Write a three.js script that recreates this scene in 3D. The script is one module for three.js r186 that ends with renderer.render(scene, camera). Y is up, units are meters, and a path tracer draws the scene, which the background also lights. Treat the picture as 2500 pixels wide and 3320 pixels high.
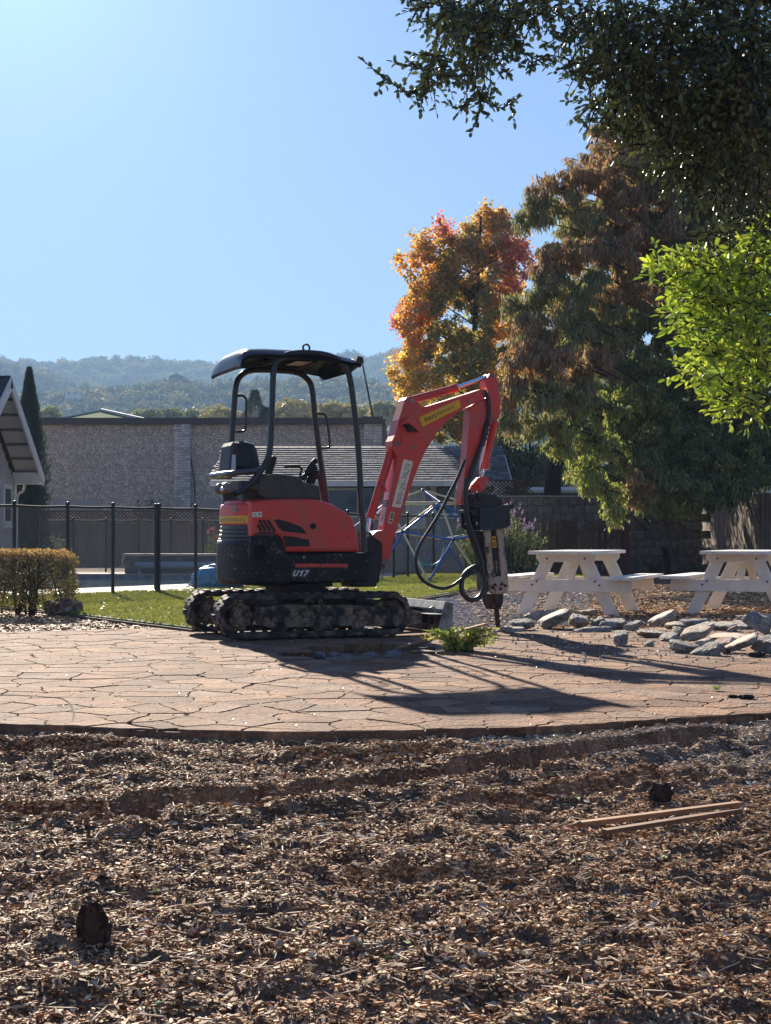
import * as THREE from 'three';
import { mergeGeometries, toCreasedNormals } from 'three/addons/utils/BufferGeometryUtils.js';
import { RoundedBoxGeometry } from 'three/addons/geometries/RoundedBoxGeometry.js';
import { createNoise2D, createNoise3D } from 'simplex-noise';

// ---------------------------------------------------------------- camera, sky, sun, exposure
const scene = new THREE.Scene();
const EYE = 0.87, FOCAL = 4800, HALF = 1660, MID = 1250, HORIZON = 1740;     // photograph is 2500 x 3320
const PITCH = Math.atan((HORIZON - HALF) / FOCAL);
const camera = new THREE.PerspectiveCamera(2 * Math.atan(HALF / FOCAL) * 180 / Math.PI, 771 / 1024, 0.1, 6000);
camera.position.set(0, EYE, 0);
camera.rotation.x = PITCH;
scene.add(camera);

const sunDir = new THREE.Vector3(-1.47, 2.45, -5.40).normalize();
{
  const W = 1024, H = 512, data = new Float32Array(W * H * 4);
  for (let j = 0; j < H; j++) {
    const el = ((j + 0.5) / H - 0.5) * Math.PI, y = Math.sin(el);
    for (let i = 0; i < W; i++) {
      const az = ((i + 0.5) / W - 0.5) * 2 * Math.PI, x = Math.cos(az) * Math.cos(el), z = Math.sin(az) * Math.cos(el);
      const c = x * sunDir.x + y * sunDir.y + z * sunDir.z, g = Math.acos(Math.min(1, Math.max(-1, c)));
      const t = 1 - Math.exp(-3.1 * Math.max(0, y)), ray = 0.66 + 0.14 * c + 0.24 * c * c;
      const glow = 0.62 * Math.exp(-g / 0.13) + 0.34 * Math.exp(-g / 0.42);
      const hor = [0.205, 0.345, 0.54], zen = [0.010, 0.050, 0.235], warm = [0.70, 0.88, 0.96];
      for (let k = 0; k < 3; k++) data[(j * W + i) * 4 + k] = (hor[k] + (zen[k] - hor[k]) * t) * ray * 0.70 + warm[k] * glow * 0.325;
      data[(j * W + i) * 4 + 3] = 1;
    }
  }
  const sky = new THREE.DataTexture(data, W, H, THREE.RGBAFormat, THREE.FloatType);
  sky.mapping = THREE.EquirectangularReflectionMapping; sky.magFilter = sky.minFilter = THREE.LinearFilter; sky.needsUpdate = true;
  scene.background = sky; scene.environment = sky;
  scene.environmentIntensity = 1; scene.backgroundIntensity = 1;
}
const sun = new THREE.DirectionalLight(new THREE.Color().setRGB(1, 0.90, 0.75), 5);
sun.position.copy(sunDir).multiplyScalar(60).add(new THREE.Vector3(0, 0, -18));
sun.target.position.set(0, 0, -18);
sun.castShadow = true; sun.shadow.mapSize.set(4096, 4096); sun.shadow.radius = 1;
Object.assign(sun.shadow.camera, { left: -30, right: 30, top: 30, bottom: -30, near: 1, far: 140 });
scene.add(sun, sun.target);
const renderer = new THREE.WebGLRenderer({ antialias: true });
renderer.toneMapping = THREE.LinearToneMapping; renderer.toneMappingExposure = 3.2;
renderer.shadowMap.enabled = true;
scene.fog = new THREE.FogExp2(new THREE.Color().setRGB(0.44, 0.69, 1.0), 0.00048);

// ---------------------------------------------------------------- helpers
let seed = 12345;
function rngOf(s) { let a = s >>> 0; return () => { a = (a + 0x6d2b79f5) | 0; let t = Math.imul(a ^ (a >>> 15), 1 | a); t = (t + Math.imul(t ^ (t >>> 7), 61 | t)) ^ t; return ((t ^ (t >>> 14)) >>> 0) / 4294967296; }; }
let rnd = rngOf(7);
const R = (a, b) => a + (b - a) * rnd(), pick = (a) => a[Math.floor(rnd() * a.length)];
const gauss = () => (rnd() + rnd() + rnd() - 1.5) / 0.75 * 0.7;
const n2 = createNoise2D(rngOf(11)), n3 = createNoise3D(rngOf(12));
const fbm2 = (x, y, o = 4) => { let s = 0, a = 0.5; for (let i = 0; i < o; i++) { s += a * n2(x, y); x = x * 2.03 + 5.1; y = y * 2.03 - 3.7; a *= 0.5; } return s; };
const fbm3 = (x, y, z, o = 3) => { let s = 0, a = 0.5; for (let i = 0; i < o; i++) { s += a * n3(x, y, z); x = x * 2.03 + 5.1; y = y * 2.03 - 3.7; z = z * 2.03 + 1.3; a *= 0.5; } return s; };
const V = (x, y, z) => new THREE.Vector3(x, y, z), clamp = THREE.MathUtils.clamp, lerp = THREE.MathUtils.lerp, sstep = THREE.MathUtils.smoothstep;
const cosP = Math.cos(PITCH), sinP = Math.sin(PITCH);
// direction of a pixel of the photograph, and the point on it at a given depth or height
function ray(px, py) { const x = (px - MID) / FOCAL, y = (HALF - py) / FOCAL; return V(x, y * cosP + sinP, -cosP + y * sinP); }
function at(px, py, depth) { const d = ray(px, py); return d.multiplyScalar(depth / -d.z).add(V(0, EYE, 0)); }
function onGround(px, py, h = 0) { const d = ray(px, py); return d.multiplyScalar((h - EYE) / d.y).add(V(0, EYE, 0)); }

const used = {};
function numbered(name) { const n = used[name] = (used[name] ?? -1) + 1; return n ? name + '_' + String(n).padStart(3, '0') : name; }
function tag(o, label, category, group, kind) { if (label) o.userData.label = label; if (category) o.userData.category = category; if (group) o.userData.group = group; if (kind) o.userData.kind = kind; return o; }
function thing(name, label, category, pos = [0, 0, 0], turn = 0, group) { const o = new THREE.Group(); o.name = numbered(name); scene.add(o); o.position.set(...pos); o.rotation.y = turn; return tag(o, label, category, group); }
function clean(g) {
  let h = g.index ? g.toNonIndexed() : g;
  for (const k of Object.keys(h.attributes)) if (!['position', 'normal', 'uv', 'color'].includes(k)) h.deleteAttribute(k);
  if (!h.attributes.normal) h.computeVertexNormals();
  if (!h.attributes.uv) h.setAttribute('uv', new THREE.BufferAttribute(new Float32Array(h.attributes.position.count * 2), 2));
  h.morphAttributes = {};
  return h;
}
function mg(list) { list = [].concat(list).map(clean); return list.length === 1 ? list[0] : mergeGeometries(list, false); }
function boxUV(g) {                                                           // uv in metres by the main direction of each face
  const p = g.attributes.position, n = g.attributes.normal, uv = g.attributes.uv;
  for (let i = 0; i < p.count; i++) {
    const ax = Math.abs(n.getX(i)), ay = Math.abs(n.getY(i)), az = Math.abs(n.getZ(i));
    if (ay >= ax && ay >= az) uv.setXY(i, p.getX(i), p.getZ(i)); else if (ax >= az) uv.setXY(i, p.getZ(i), p.getY(i)); else uv.setXY(i, p.getX(i), p.getY(i));
  }
  return g;
}
function obj(name, geos, mat, parent, uv = true) {
  const g = mg(geos); if (uv) boxUV(g);
  const m = new THREE.Mesh(g, mat); m.name = parent ? name : numbered(name); m.castShadow = m.receiveShadow = true;
  (parent ?? scene).add(m); return m;
}
function share(name, g, mat, parent) { const m = new THREE.Mesh(g, mat); m.name = parent ? name : numbered(name); m.castShadow = m.receiveShadow = true; (parent ?? scene).add(m); return m; }
function struct(name, geos, mat, uv = true) { return tag(obj(name, geos, mat, null, uv), null, null, null, 'structure'); }
const box = (w, h, d, x = 0, y = 0, z = 0, rx = 0, ry = 0, rz = 0) => { const g = new THREE.BoxGeometry(w, h, d); if (rx) g.rotateX(rx); if (ry) g.rotateY(ry); if (rz) g.rotateZ(rz); return g.translate(x, y, z); };
const rbox = (w, h, d, r, x = 0, y = 0, z = 0, rx = 0, ry = 0, rz = 0) => { const g = new RoundedBoxGeometry(w, h, d, 2, r); if (rx) g.rotateX(rx); if (ry) g.rotateY(ry); if (rz) g.rotateZ(rz); return g.translate(x, y, z); };
function rod(a, b, r1, r2 = r1, seg = 10) {
  const d = b.clone().sub(a), L = d.length(), g = new THREE.CylinderGeometry(r2, r1, L, seg, 1);
  g.translate(0, L / 2, 0); g.applyQuaternion(new THREE.Quaternion().setFromUnitVectors(V(0, 1, 0), d.normalize())); return g.translate(a.x, a.y, a.z);
}
function bar(a, b, w, h, up = V(0, 1, 0)) {                                   // box between two points, w across, h along 'up'
  const x = b.clone().sub(a), L = x.length(); x.normalize(); const z = x.clone().cross(up).normalize(), y = z.clone().cross(x);
  return new THREE.BoxGeometry(L, h, w).applyMatrix4(new THREE.Matrix4().makeBasis(x, y, z).setPosition(a.clone().add(b).multiplyScalar(0.5)));
}
const tube = (pts, r, seg = 40, rs = 8, tension = 0.5) => new THREE.TubeGeometry(new THREE.CatmullRomCurve3(pts, false, 'catmullrom', tension), seg, r, rs, false);
function prism(pts, z0, z1, b = 0.006, holes = []) {                          // outline in x,y, thickness along z
  const s = new THREE.Shape(pts.map((p) => new THREE.Vector2(p.x ?? p[0], p.y ?? p[1])));
  for (const h of holes) s.holes.push(new THREE.Path(h.map((p) => new THREE.Vector2(p.x ?? p[0], p.y ?? p[1]))));
  const g = new THREE.ExtrudeGeometry(s, { depth: Math.max(1e-4, z1 - z0 - 2 * b), bevelEnabled: b > 0, bevelThickness: b, bevelSize: b, bevelOffset: -b, bevelSegments: 2, curveSegments: 8 });
  return g.translate(0, 0, z0 + b);
}
function flat(pts, y) {                                                       // ground sheet from [x, z] points
  const s = new THREE.Shape(pts.map(([x, z]) => new THREE.Vector2(x, -z)));
  return new THREE.ShapeGeometry(s).rotateX(-Math.PI / 2).translate(0, y, 0);
}
function slab(pts, y0, y1, b = 0.01, holes = []) {
  const s = new THREE.Shape(pts.map(([x, z]) => new THREE.Vector2(x, -z)));
  for (const h of holes) s.holes.push(new THREE.Path(h.map(([x, z]) => new THREE.Vector2(x, -z))));
  const g = new THREE.ExtrudeGeometry(s, { depth: y1 - y0 - 2 * b, bevelEnabled: b > 0, bevelThickness: b, bevelSize: b, bevelOffset: -b, bevelSegments: 2 });
  return g.translate(0, 0, b).rotateX(-Math.PI / 2).translate(0, y0, 0);
}
function inPoly(x, z, pts) { let c = false; for (let i = 0, j = pts.length - 1; i < pts.length; j = i++) { const [xi, zi] = pts[i], [xj, zj] = pts[j]; if ((zi > z) !== (zj > z) && x < (xj - xi) * (z - zi) / (zj - zi) + xi) c = !c; } return c; }

// ---------------------------------------------------------------- procedural textures and materials
function hash(x, y, s) { let h = Math.imul(x, 374761393) + Math.imul(y, 668265263) + Math.imul(s, 2147483647); h = Math.imul(h ^ (h >>> 13), 1274126177); return ((h ^ (h >>> 16)) >>> 0) / 4294967296; }
function pnoise(u, v, per, s) {                                               // value noise that tiles after 'per' cells
  const x = u * per, y = v * per, xi = Math.floor(x), yi = Math.floor(y), fx = x - xi, fy = y - yi, a = fx * fx * (3 - 2 * fx), b = fy * fy * (3 - 2 * fy), m = (k) => ((k % per) + per) % per;
  return lerp(lerp(hash(m(xi), m(yi), s), hash(m(xi + 1), m(yi), s), a), lerp(hash(m(xi), m(yi + 1), s), hash(m(xi + 1), m(yi + 1), s), a), b);
}
function pf(u, v, per, oct, s) { let t = 0, a = 0.5, w = 0; for (let i = 0; i < oct; i++) { t += a * pnoise(u, v, per, s + i); w += a; a *= 0.55; per *= 2; } return t / w; }
function tex(size, fn, metres, srgb = true, w = size) {
  const d = new Uint8Array(w * size * 4);
  for (let j = 0; j < size; j++) for (let i = 0; i < w; i++) { const c = fn((i + 0.5) / w, (j + 0.5) / size), k = (j * w + i) * 4; d[k] = clamp(c[0], 0, 255); d[k + 1] = clamp(c[1], 0, 255); d[k + 2] = clamp(c[2], 0, 255); d[k + 3] = 255; }
  const t = new THREE.DataTexture(d, w, size); t.wrapS = t.wrapT = THREE.RepeatWrapping; t.magFilter = THREE.LinearFilter; t.minFilter = THREE.LinearMipmapLinearFilter; t.generateMipmaps = true;
  if (srgb) t.colorSpace = THREE.SRGBColorSpace;
  t.repeat.set(1 / (metres[0] ?? metres), 1 / (metres[1] ?? metres)); t.needsUpdate = true; return t;
}
const grey = (f) => (u, v) => { const g = 255 * f(u, v); return [g, g, g]; };
const mixc = (a, b, t) => [lerp(a[0], b[0], t), lerp(a[1], b[1], t), lerp(a[2], b[2], t)];
const std = (o) => new THREE.MeshStandardMaterial(o), lin = (r, g, b) => new THREE.Color().setRGB(r, g, b);
const mottle = (a, b, per = 6, s = 1, oct = 5, speck = 0) => (u, v) => { const n = pf(u, v, per, oct, s), k = pf(u, v, per * 12, 2, s + 40); const c = mixc(a, b, clamp((n - 0.3) * 2.5, 0, 1)); const f = 1 + (k - 0.5) * 0.35 + (hash(Math.floor(u * 512), Math.floor(v * 512), s) - 0.5) * speck; return c.map((q) => q * f); };
const fineBump = tex(256, grey((u, v) => pf(u, v, 24, 4, 5)), 0.35, false);
const grainBump = tex(256, grey((u, v) => pf(u, v, 60, 2, 9)), 0.2, false);

const M = {};
M.patio = [0, 1, 2, 3].map((k) => new THREE.MeshPhysicalMaterial({ specularIntensity: 0.35, color: [0xffffff, 0xeeddd0, 0xfff2e2, 0xe4d2c6][k], map: tex(512, mottle([143, 115, 95], [106, 84, 69], 4, 21 + k, 6, 0.36), 1.3), bumpMap: fineBump, bumpScale: 0.010, roughness: 0.9 }));
M.grout = std({ map: tex(256, mottle([112, 89, 74], [84, 66, 55], 8, 31, 5, 0.3), 0.8), roughness: 0.95 });
M.soil = std({ map: tex(512, mottle([134, 108, 84], [90, 70, 53], 14, 33, 6, 0.5), 1.5), bumpMap: fineBump, bumpScale: 0.02, roughness: 0.95 });
M.darkSoilAndCrackShade = std({ map: tex(256, mottle([58, 46, 42], [30, 24, 23], 14, 34, 6, 0.5), 1.2), bumpMap: fineBump, bumpScale: 0.02, roughness: 0.95 });
M.gravel = std({ map: tex(512, mottle([150, 142, 132], [104, 98, 92], 40, 35, 4, 0.6), 1.2), bumpMap: fineBump, bumpScale: 0.02, roughness: 0.95 });
M.turf = std({ map: tex(256, mottle([82, 96, 30], [58, 72, 22], 20, 36, 5, 0.5), 0.8), roughness: 0.95 });
M.deck = std({ map: tex(256, mottle([190, 168, 152], [170, 150, 136], 8, 37, 5, 0.1), 1.5), bumpMap: fineBump, bumpScale: 0.003, roughness: 0.8 });
M.water = std({ color: lin(0.02, 0.075, 0.105), roughness: 0.06, bumpMap: tex(256, grey((u, v) => pf(u, v, 6, 3, 91)), 2, false), bumpScale: 0.012 });
M.white = std({ map: tex(256, (u, v) => { const n = pf(u, v, 5, 5, 41), s = pf(u, v, 60, 2, 43); return mixc(mixc([226, 220, 210], [206, 198, 186], clamp((n - 0.3) * 2.2, 0, 1)), [176, 164, 148], clamp((s - 0.78) * 4, 0, 0.4)); }, 1.0), bumpMap: grainBump, bumpScale: 0.001, roughness: 0.55 });
function woodTex(a, b, s, len = 1.2, wid = 0.3) { return tex(512, (u, v) => { const n = pf(u, v * 1, 4, 3, s), g = pf(u + 0.13 * n, v, 32, 1, s + 3), st = pnoise(u, v, 2, s + 7); const line = Math.abs(Math.sin((pf(u, v, 3, 2, s + 9) * 9 + v * 10) * Math.PI)); const t = clamp(0.55 * line + 0.5 * g + 0.3 * st - 0.2, 0, 1); return mixc(a, b, t); }, [len, wid]); }
M.wood = std({ map: woodTex([164, 116, 74], [124, 84, 52], 51), roughness: 0.7, bumpMap: grainBump, bumpScale: 0.001 });
const weatherTex = tex(512, (u, v) => { const g = pf(u, v * 0.0 + v, 6, 3, 61), f = pnoise(u * 1, v / 8, 96, 62), h = pf(u, v, 40, 2, 63); return mixc([168, 150, 134], [104, 90, 79], clamp(0.5 * g + 0.5 * f + 0.3 * (h - 0.5), 0, 1)); }, [0.8, 2.4]);
M.fenceBoards = [0xffffff, 0xe2d8d0, 0xcfc4bc, 0xf0e4d4].map((c) => std({ color: c, map: weatherTex, roughness: 0.9, bumpMap: grainBump, bumpScale: 0.002 }));
M.darkBoards = [0xb89c88, 0x9c8674, 0xc8ac94].map((c) => std({ color: c, map: weatherTex, roughness: 0.95 }));
M.black = std({ color: lin(0.012, 0.012, 0.014), roughness: 0.45 });
M.blackMatte = std({ color: lin(0.018, 0.017, 0.017), roughness: 0.8 });
M.chrome = std({ color: lin(0.62, 0.66, 0.72), roughness: 0.18, metalness: 1 });
M.steel = std({ map: tex(256, mottle([150, 148, 144], [104, 98, 92], 10, 71, 5, 0.2), 0.4), roughness: 0.42, metalness: 0.75 });
M.glass = std({ color: lin(0.02, 0.025, 0.03), roughness: 0.05 });

class Leaves {                                                                // many small leaf faces in one geometry, each with its own colour
  constructor(round = false) { this.p = []; this.c = []; this.n = 0; this.round = round; }
  add(o, d, n, len, wid, col, fold = 0.15) {
    const rx = d.y * n.z - d.z * n.y, ry = d.z * n.x - d.x * n.z, rz = d.x * n.y - d.y * n.x, h = wid / 2, f = wid * fold, k = 0.45 * len;
    const mx = o.x + d.x * k + n.x * f, my = o.y + d.y * k + n.y * f, mz = o.z + d.z * k + n.z * f, tx = o.x + d.x * len, ty = o.y + d.y * len, tz = o.z + d.z * len;
    if (this.round) {
      const v = (t, s) => [o.x + d.x * len * t + rx * h * s + n.x * f * Math.abs(s), o.y + d.y * len * t + ry * h * s + n.y * f * Math.abs(s), o.z + d.z * len * t + rz * h * s + n.z * f * Math.abs(s)];
      const a = v(0, 0), b = v(0.3, 0.95), c = v(0.74, 0.85), e = v(1, 0), b2 = v(0.3, -0.95), c2 = v(0.74, -0.85);
      this.p.push(...a, ...b, ...c, ...a, ...c, ...e, ...a, ...c2, ...b2, ...a, ...e, ...c2);
      for (let i = 0; i < 12; i++) this.c.push(col[0], col[1], col[2]);
      this.n++; return;
    }
    this.p.push(o.x, o.y, o.z, mx + rx * h, my + ry * h, mz + rz * h, tx, ty, tz, o.x, o.y, o.z, tx, ty, tz, mx - rx * h, my - ry * h, mz - rz * h);
    for (let i = 0; i < 6; i++) this.c.push(col[0], col[1], col[2]);
    this.n++;
  }
  geometry() {
    const g = new THREE.BufferGeometry(); g.setAttribute('position', new THREE.BufferAttribute(new Float32Array(this.p), 3)); g.setAttribute('color', new THREE.BufferAttribute(new Float32Array(this.c), 3));
    g.setAttribute('uv', new THREE.BufferAttribute(new Float32Array(this.p.length / 3 * 2), 2)); g.computeVertexNormals(); return g;
  }
  mesh(name, mat, parent) { return share(name, this.geometry(), mat, parent); }
}
function rdir() { const z = R(-1, 1), a = R(0, 6.2832), s = Math.sqrt(1 - z * z); return V(s * Math.cos(a), z, s * Math.sin(a)); }
function normalTo(d, up = 0.0) { const r = rdir(); r.y += up; r.addScaledVector(d, -r.dot(d)); return r.normalize(); }
const leafMat = (rough = 0.55, tr = 0.35) => new THREE.MeshPhysicalMaterial({ vertexColors: true, side: THREE.DoubleSide, roughness: rough, transmission: tr, thickness: 0 });
M.leaf = leafMat(0.86, 0.55); M.glossLeaf = leafMat(0.5, 0.35); M.limeLeaf = leafMat(0.75, 0.5); M.autumnLeaf = leafMat(0.9, 0.66);
M.bark = std({ map: tex(256, (u, v) => mixc([84, 66, 54], [40, 31, 26], clamp(1.6 * pf(u, v, 8, 5, 81) - 0.3, 0, 1)), [0.5, 1.2]), bumpMap: fineBump, bumpScale: 0.02, roughness: 0.95 });
const jit = (c, a = 0.25) => { const f = 1 + R(-a, a); return [c[0] * f, c[1] * f * (1 + R(-0.06, 0.06)), c[2] * f]; };
function scatter(name, geo, mat, list, kindOnly = true, parent) {            // list of [Vector3 position, Euler, Vector3 scale, [r,g,b]]
  const im = new THREE.InstancedMesh(geo, mat, list.length), m = new THREE.Matrix4(), q = new THREE.Quaternion(), c = new THREE.Color();
  list.forEach(([p, e, s, col], i) => { m.compose(p, q.setFromEuler(e), s); im.setMatrixAt(i, m); if (col) im.setColorAt(i, c.setRGB(col[0], col[1], col[2])); });
  im.name = parent ? name : numbered(name); im.castShadow = im.receiveShadow = true; (parent ?? scene).add(im); im.userData.kind = 'stuff'; return im;
}
// ================================================================ GROUND
{ // one sheet to the horizon
  const g = new THREE.PlaneGeometry(5000, 5000, 1, 1).rotateX(-Math.PI / 2).translate(0, -0.16, -1200);
  struct('ground', g, M.soil);
}
const PATIO = [[-5.6, -12.5], [-5.4, -9.2], [-3.4, -7.9], [-1.8, -6.92], [-0.9, -6.68], [-0.35, -6.63], [0.6, -6.76], [1.92, -7.36], [3.0, -8.3], [4.1, -9.9], [4.6, -12], [4.3, -13.8], [2.4, -14.25], [-1.9, -14.25], [-3.5, -13.55]];
const PIT = [[-0.72, -11.35], [-0.5, -11.95], [-0.1, -12.15], [0.3, -11.9], [0.36, -11.2], [0.1, -10.75], [-0.35, -10.62], [-0.62, -10.85]];
// front bed: chips over soil, with the tracks pressed into it
const RUTS = [
  { pts: [[480, 2652], [620, 2648], [900, 2625], [1250, 2575], [1600, 2520], [1950, 2470], [2300, 2420]].map(([x, y]) => onGround(x, y, -0.09)), w: 0.18, d: 0.14 },
  { pts: [[-300, 2660], [0, 2655], [200, 2672], [420, 2700]].map(([x, y]) => onGround(x, y, -0.09)), w: 0.14, d: 0.08 },
  { pts: [[950, 2492], [1250, 2482], [1420, 2468]].map(([x, y]) => onGround(x, y, -0.09)), w: 0.12, d: 0.06 },
  { pts: [[1560, 2640], [1800, 2605], [2050, 2560], [2350, 2525]].map(([x, y]) => onGround(x, y, -0.09)), w: 0.13, d: 0.08 },
  { pts: [[-200, 2475], [60, 2462], [180, 2458], [330, 2470]].map(([x, y]) => onGround(x, y, -0.09)), w: 0.2, d: 0.09 },
  { pts: [[0, 2905], [200, 2890], [420, 2890]].map(([x, y]) => onGround(x, y, -0.09)), w: 0.06, d: 0.02 },
  { pts: [[1100, 2870], [1400, 2850], [1700, 2860]].map(([x, y]) => onGround(x, y, -0.09)), w: 0.08, d: 0.02 },
];
function bedHeight(x, z) {
  let near = 9; for (let i = 1; i < 9; i++) { const a = PATIO[i], b = PATIO[i + 1], dx = b[0] - a[0], dz = b[1] - a[1], t = clamp(((x - a[0]) * dx + (z - a[1]) * dz) / (dx * dx + dz * dz), 0, 1); near = Math.min(near, Math.hypot(x - a[0] - t * dx, z - a[1] - t * dz)); }
  let h = -0.082 + 0.03 * (1 - sstep(near, 0.1, 0.8)) + (0.35 + 0.65 * sstep(near, 0.05, 0.5)) * (0.03 * fbm2(x * 1.1, z * 1.6, 3) + 0.046 * fbm2(x * 3.6 + 3, z * 6.0, 4) + 0.016 * Math.max(0, n2(x * 9 + 7, z * 14)));
  for (const r of RUTS) {
    let best = 9, side = 1;
    for (let i = 0; i + 1 < r.pts.length; i++) {
      const a = r.pts[i], b = r.pts[i + 1], dx = b.x - a.x, dz = b.z - a.z, t = clamp(((x - a.x) * dx + (z - a.z) * dz) / (dx * dx + dz * dz), 0, 1), ex = x - a.x - t * dx, ez = z - a.z - t * dz, d = Math.hypot(ex, ez);
      if (d < best) { best = d; side = ez > 0 ? 1 : -1; }
    }
    const q = (best + 0.025 * n2(x * 3, z * 3)) / r.w, lug = 0.75 + 0.25 * Math.sin(x * 34 + z * 6) * n2(x, z * 2);
    if (q < 1.7) h += r.d * (q < 0.9 ? lerp(-lug, 0.4, sstep(q, 0.6, 0.92)) : 0.35 * (1 - sstep(q, 0.9, 1.7)));
  }
  return Math.min(h, -0.022);
}
{
  const nx = 300, nz = 300, x0 = -5.2, x1 = 5.2, z0 = -9.6, z1 = -0.6, g = new THREE.PlaneGeometry(1, 1, nx, nz), p = g.attributes.position, uv = g.attributes.uv;
  for (let j = 0; j <= nz; j++) for (let i = 0; i <= nx; i++) { const k = j * (nx + 1) + i, x = lerp(x0, x1, i / nx), z = lerp(z0, z1, j / nz); p.setXYZ(k, x, bedHeight(x, z), z); uv.setXY(k, x, z); }
  g.computeVertexNormals(); const n = g.attributes.normal; if (n.getY(5) < 0) { const ix = g.index.array; for (let i = 0; i < ix.length; i += 3) { const t = ix[i]; ix[i] = ix[i + 1]; ix[i + 1] = t; } g.computeVertexNormals(); }
  struct('mulch_bed', g, M.soil, false);
}
function chipGeo(k) {                                                        // a splintered flat chip
  const s = rngOf(100 + k), o = []; const nn = 6;
  for (let i = 0; i < nn; i++) { const a = i / nn * 6.2832 + (s() - 0.5) * 0.6; o.push([Math.cos(a) * 0.5 * (0.75 + 0.4 * s()), Math.sin(a) * 0.5 * (0.7 + 0.5 * s())]); }
  return prism(o, -0.5, 0.5, 0).rotateX(-Math.PI / 2);
}
const pebbleGeo = (k) => { const s = rngOf(200 + k), g = new THREE.IcosahedronGeometry(0.5, 1), p = g.attributes.position; const q = {}; for (let i = 0; i < p.count; i++) { const key = [p.getX(i), p.getY(i), p.getZ(i)].map((v) => v.toFixed(3)).join(); const f = q[key] ??= 0.78 + 0.35 * s(); p.setXYZ(i, p.getX(i) * f, p.getY(i) * f, p.getZ(i) * f); } g.computeVertexNormals(); return g; };
M.chip = new THREE.MeshPhysicalMaterial({ color: 0xffffff, roughness: 0.7, specularIntensity: 0.3 });
M.pebble = new THREE.MeshPhysicalMaterial({ color: 0xffffff, roughness: 0.9, specularIntensity: 0.25 });
const CHIP = [[0.36, 0.20, 0.095], [0.46, 0.28, 0.14], [0.18, 0.095, 0.045], [0.58, 0.39, 0.22], [0.26, 0.135, 0.06], [0.68, 0.50, 0.32], [0.12, 0.062, 0.03], [0.10, 0.055, 0.03], [0.40, 0.21, 0.09], [0.30, 0.15, 0.065]];
{
  rnd = rngOf(21);
  const sets = [[], [], []], sticks = [], leaves = new Leaves();
  const patioIn = (x, z) => inPoly(x, z, PATIO);
  for (let i = 0; i < 340000; i++) {
    const d = Math.pow(R(Math.pow(1.9, 1.5), Math.pow(8.6, 1.5)), 1 / 1.5), x = R(-1, 1) * (0.29 * d + 0.5), z = -d;
    if (patioIn(x, z)) continue;
    const gravelly = x > -0.3 && d > 5.6 && rnd() < sstep(x + (d - 6.2) * 0.8 + 0.5 * n2(x, z), 0.1, 1.4) * 0.75; if (gravelly && rnd() < 0.35) continue;
    const y = bedHeight(x, z), big = Math.pow(rnd(), 2.2), L = 0.005 + 0.022 * big, W = L * R(0.18, 0.62), T = R(0.0015, 0.004);
    const c = jit(gravelly ? pick([[0.34, 0.29, 0.24], [0.26, 0.22, 0.19], [0.42, 0.38, 0.33]]) : pick(CHIP), 0.3);
    sets[i % 3].push([V(x, y + R(0.0, 0.010), z), new THREE.Euler(gauss() * 0.5, R(0, 6.28), gauss() * 0.5), V(L, T, W), c]);
  }
  for (let i = 0; i < 7000; i++) { const d = Math.sqrt(R(1.9 * 1.9, 8.2 * 8.2)), x = R(-1, 1) * (0.30 * d + 0.6), z = -d; if (patioIn(x, z)) continue; sticks.push([V(x, bedHeight(x, z) + R(0.008, 0.018), z), new THREE.Euler(gauss() * 0.2, R(0, 6.28), gauss() * 0.3), V(R(0.02, 0.08), R(0.0015, 0.003), R(0.002, 0.006)), jit(pick([[0.4, 0.3, 0.2], [0.3, 0.2, 0.13], [0.46, 0.37, 0.27]]))]); }
  for (const r of RUTS) for (let i = 0; i < 9000; i++) {                     // chips clinging to the sides of the ruts
    const k = Math.floor(rnd() * (r.pts.length - 1)), p = r.pts[k].clone().lerp(r.pts[k + 1], rnd()), x = p.x + R(-1, 1) * r.w * 0.4, z = p.z + R(-1, 1) * r.w * 1.05; if (patioIn(x, z)) continue;
    const L = 0.005 + 0.022 * Math.pow(rnd(), 2.2), s = clamp((bedHeight(x, z + 0.02) - bedHeight(x, z - 0.02)) / 0.04, -1.6, 1.6);
    sets[i % 3].push([V(x, bedHeight(x, z) + R(0, 0.008), z), new THREE.Euler(-Math.atan(s) + gauss() * 0.5, R(-0.6, 0.6), gauss() * 0.5), V(L, R(0.0015, 0.004), L * R(0.2, 0.6)), jit(pick(CHIP), 0.3)]);
  }
  for (let k = 0; k < 3; k++) scatter(['bark_mulch', 'wood_chip_mulch', 'shredded_mulch'][k], chipGeo(k), M.chip, sets[k]);
  tag(scene.children[scene.children.length - 3], 'brown bark chips covering the front garden bed', 'bark chips');
  tag(scene.children[scene.children.length - 2], 'tan wood chips mixed through the front garden bed', 'wood chips');
  tag(scene.children[scene.children.length - 1], 'shredded splinters lying through the front garden bed', 'wood splinters');
  tag(scatter('twig_litter', chipGeo(9), M.chip, sticks), 'thin dry twigs strewn over the front mulch', 'twigs');
  for (let i = 0; i < 2400; i++) {
    const d = Math.sqrt(R(1.9 * 1.9, 8.2 * 8.2)), x = R(-1, 1) * (0.30 * d + 0.6), z = -d; if (patioIn(x, z)) continue;
    const a = R(0, 6.28), t = V(Math.cos(a), R(-0.25, 0.35), Math.sin(a)).normalize();
    leaves.add(V(x, bedHeight(x, z) + R(0.012, 0.022), z), t, normalTo(t, 2.5), R(0.018, 0.042), R(0.010, 0.020), rnd() < 0.06 ? [0.12, 0.22, 0.06] : rnd() < 0.12 ? [0.42, 0.14, 0.05] : jit(pick([[0.42, 0.33, 0.24], [0.32, 0.22, 0.15], [0.5, 0.42, 0.33]])), R(-0.3, 0.5));
  }
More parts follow.
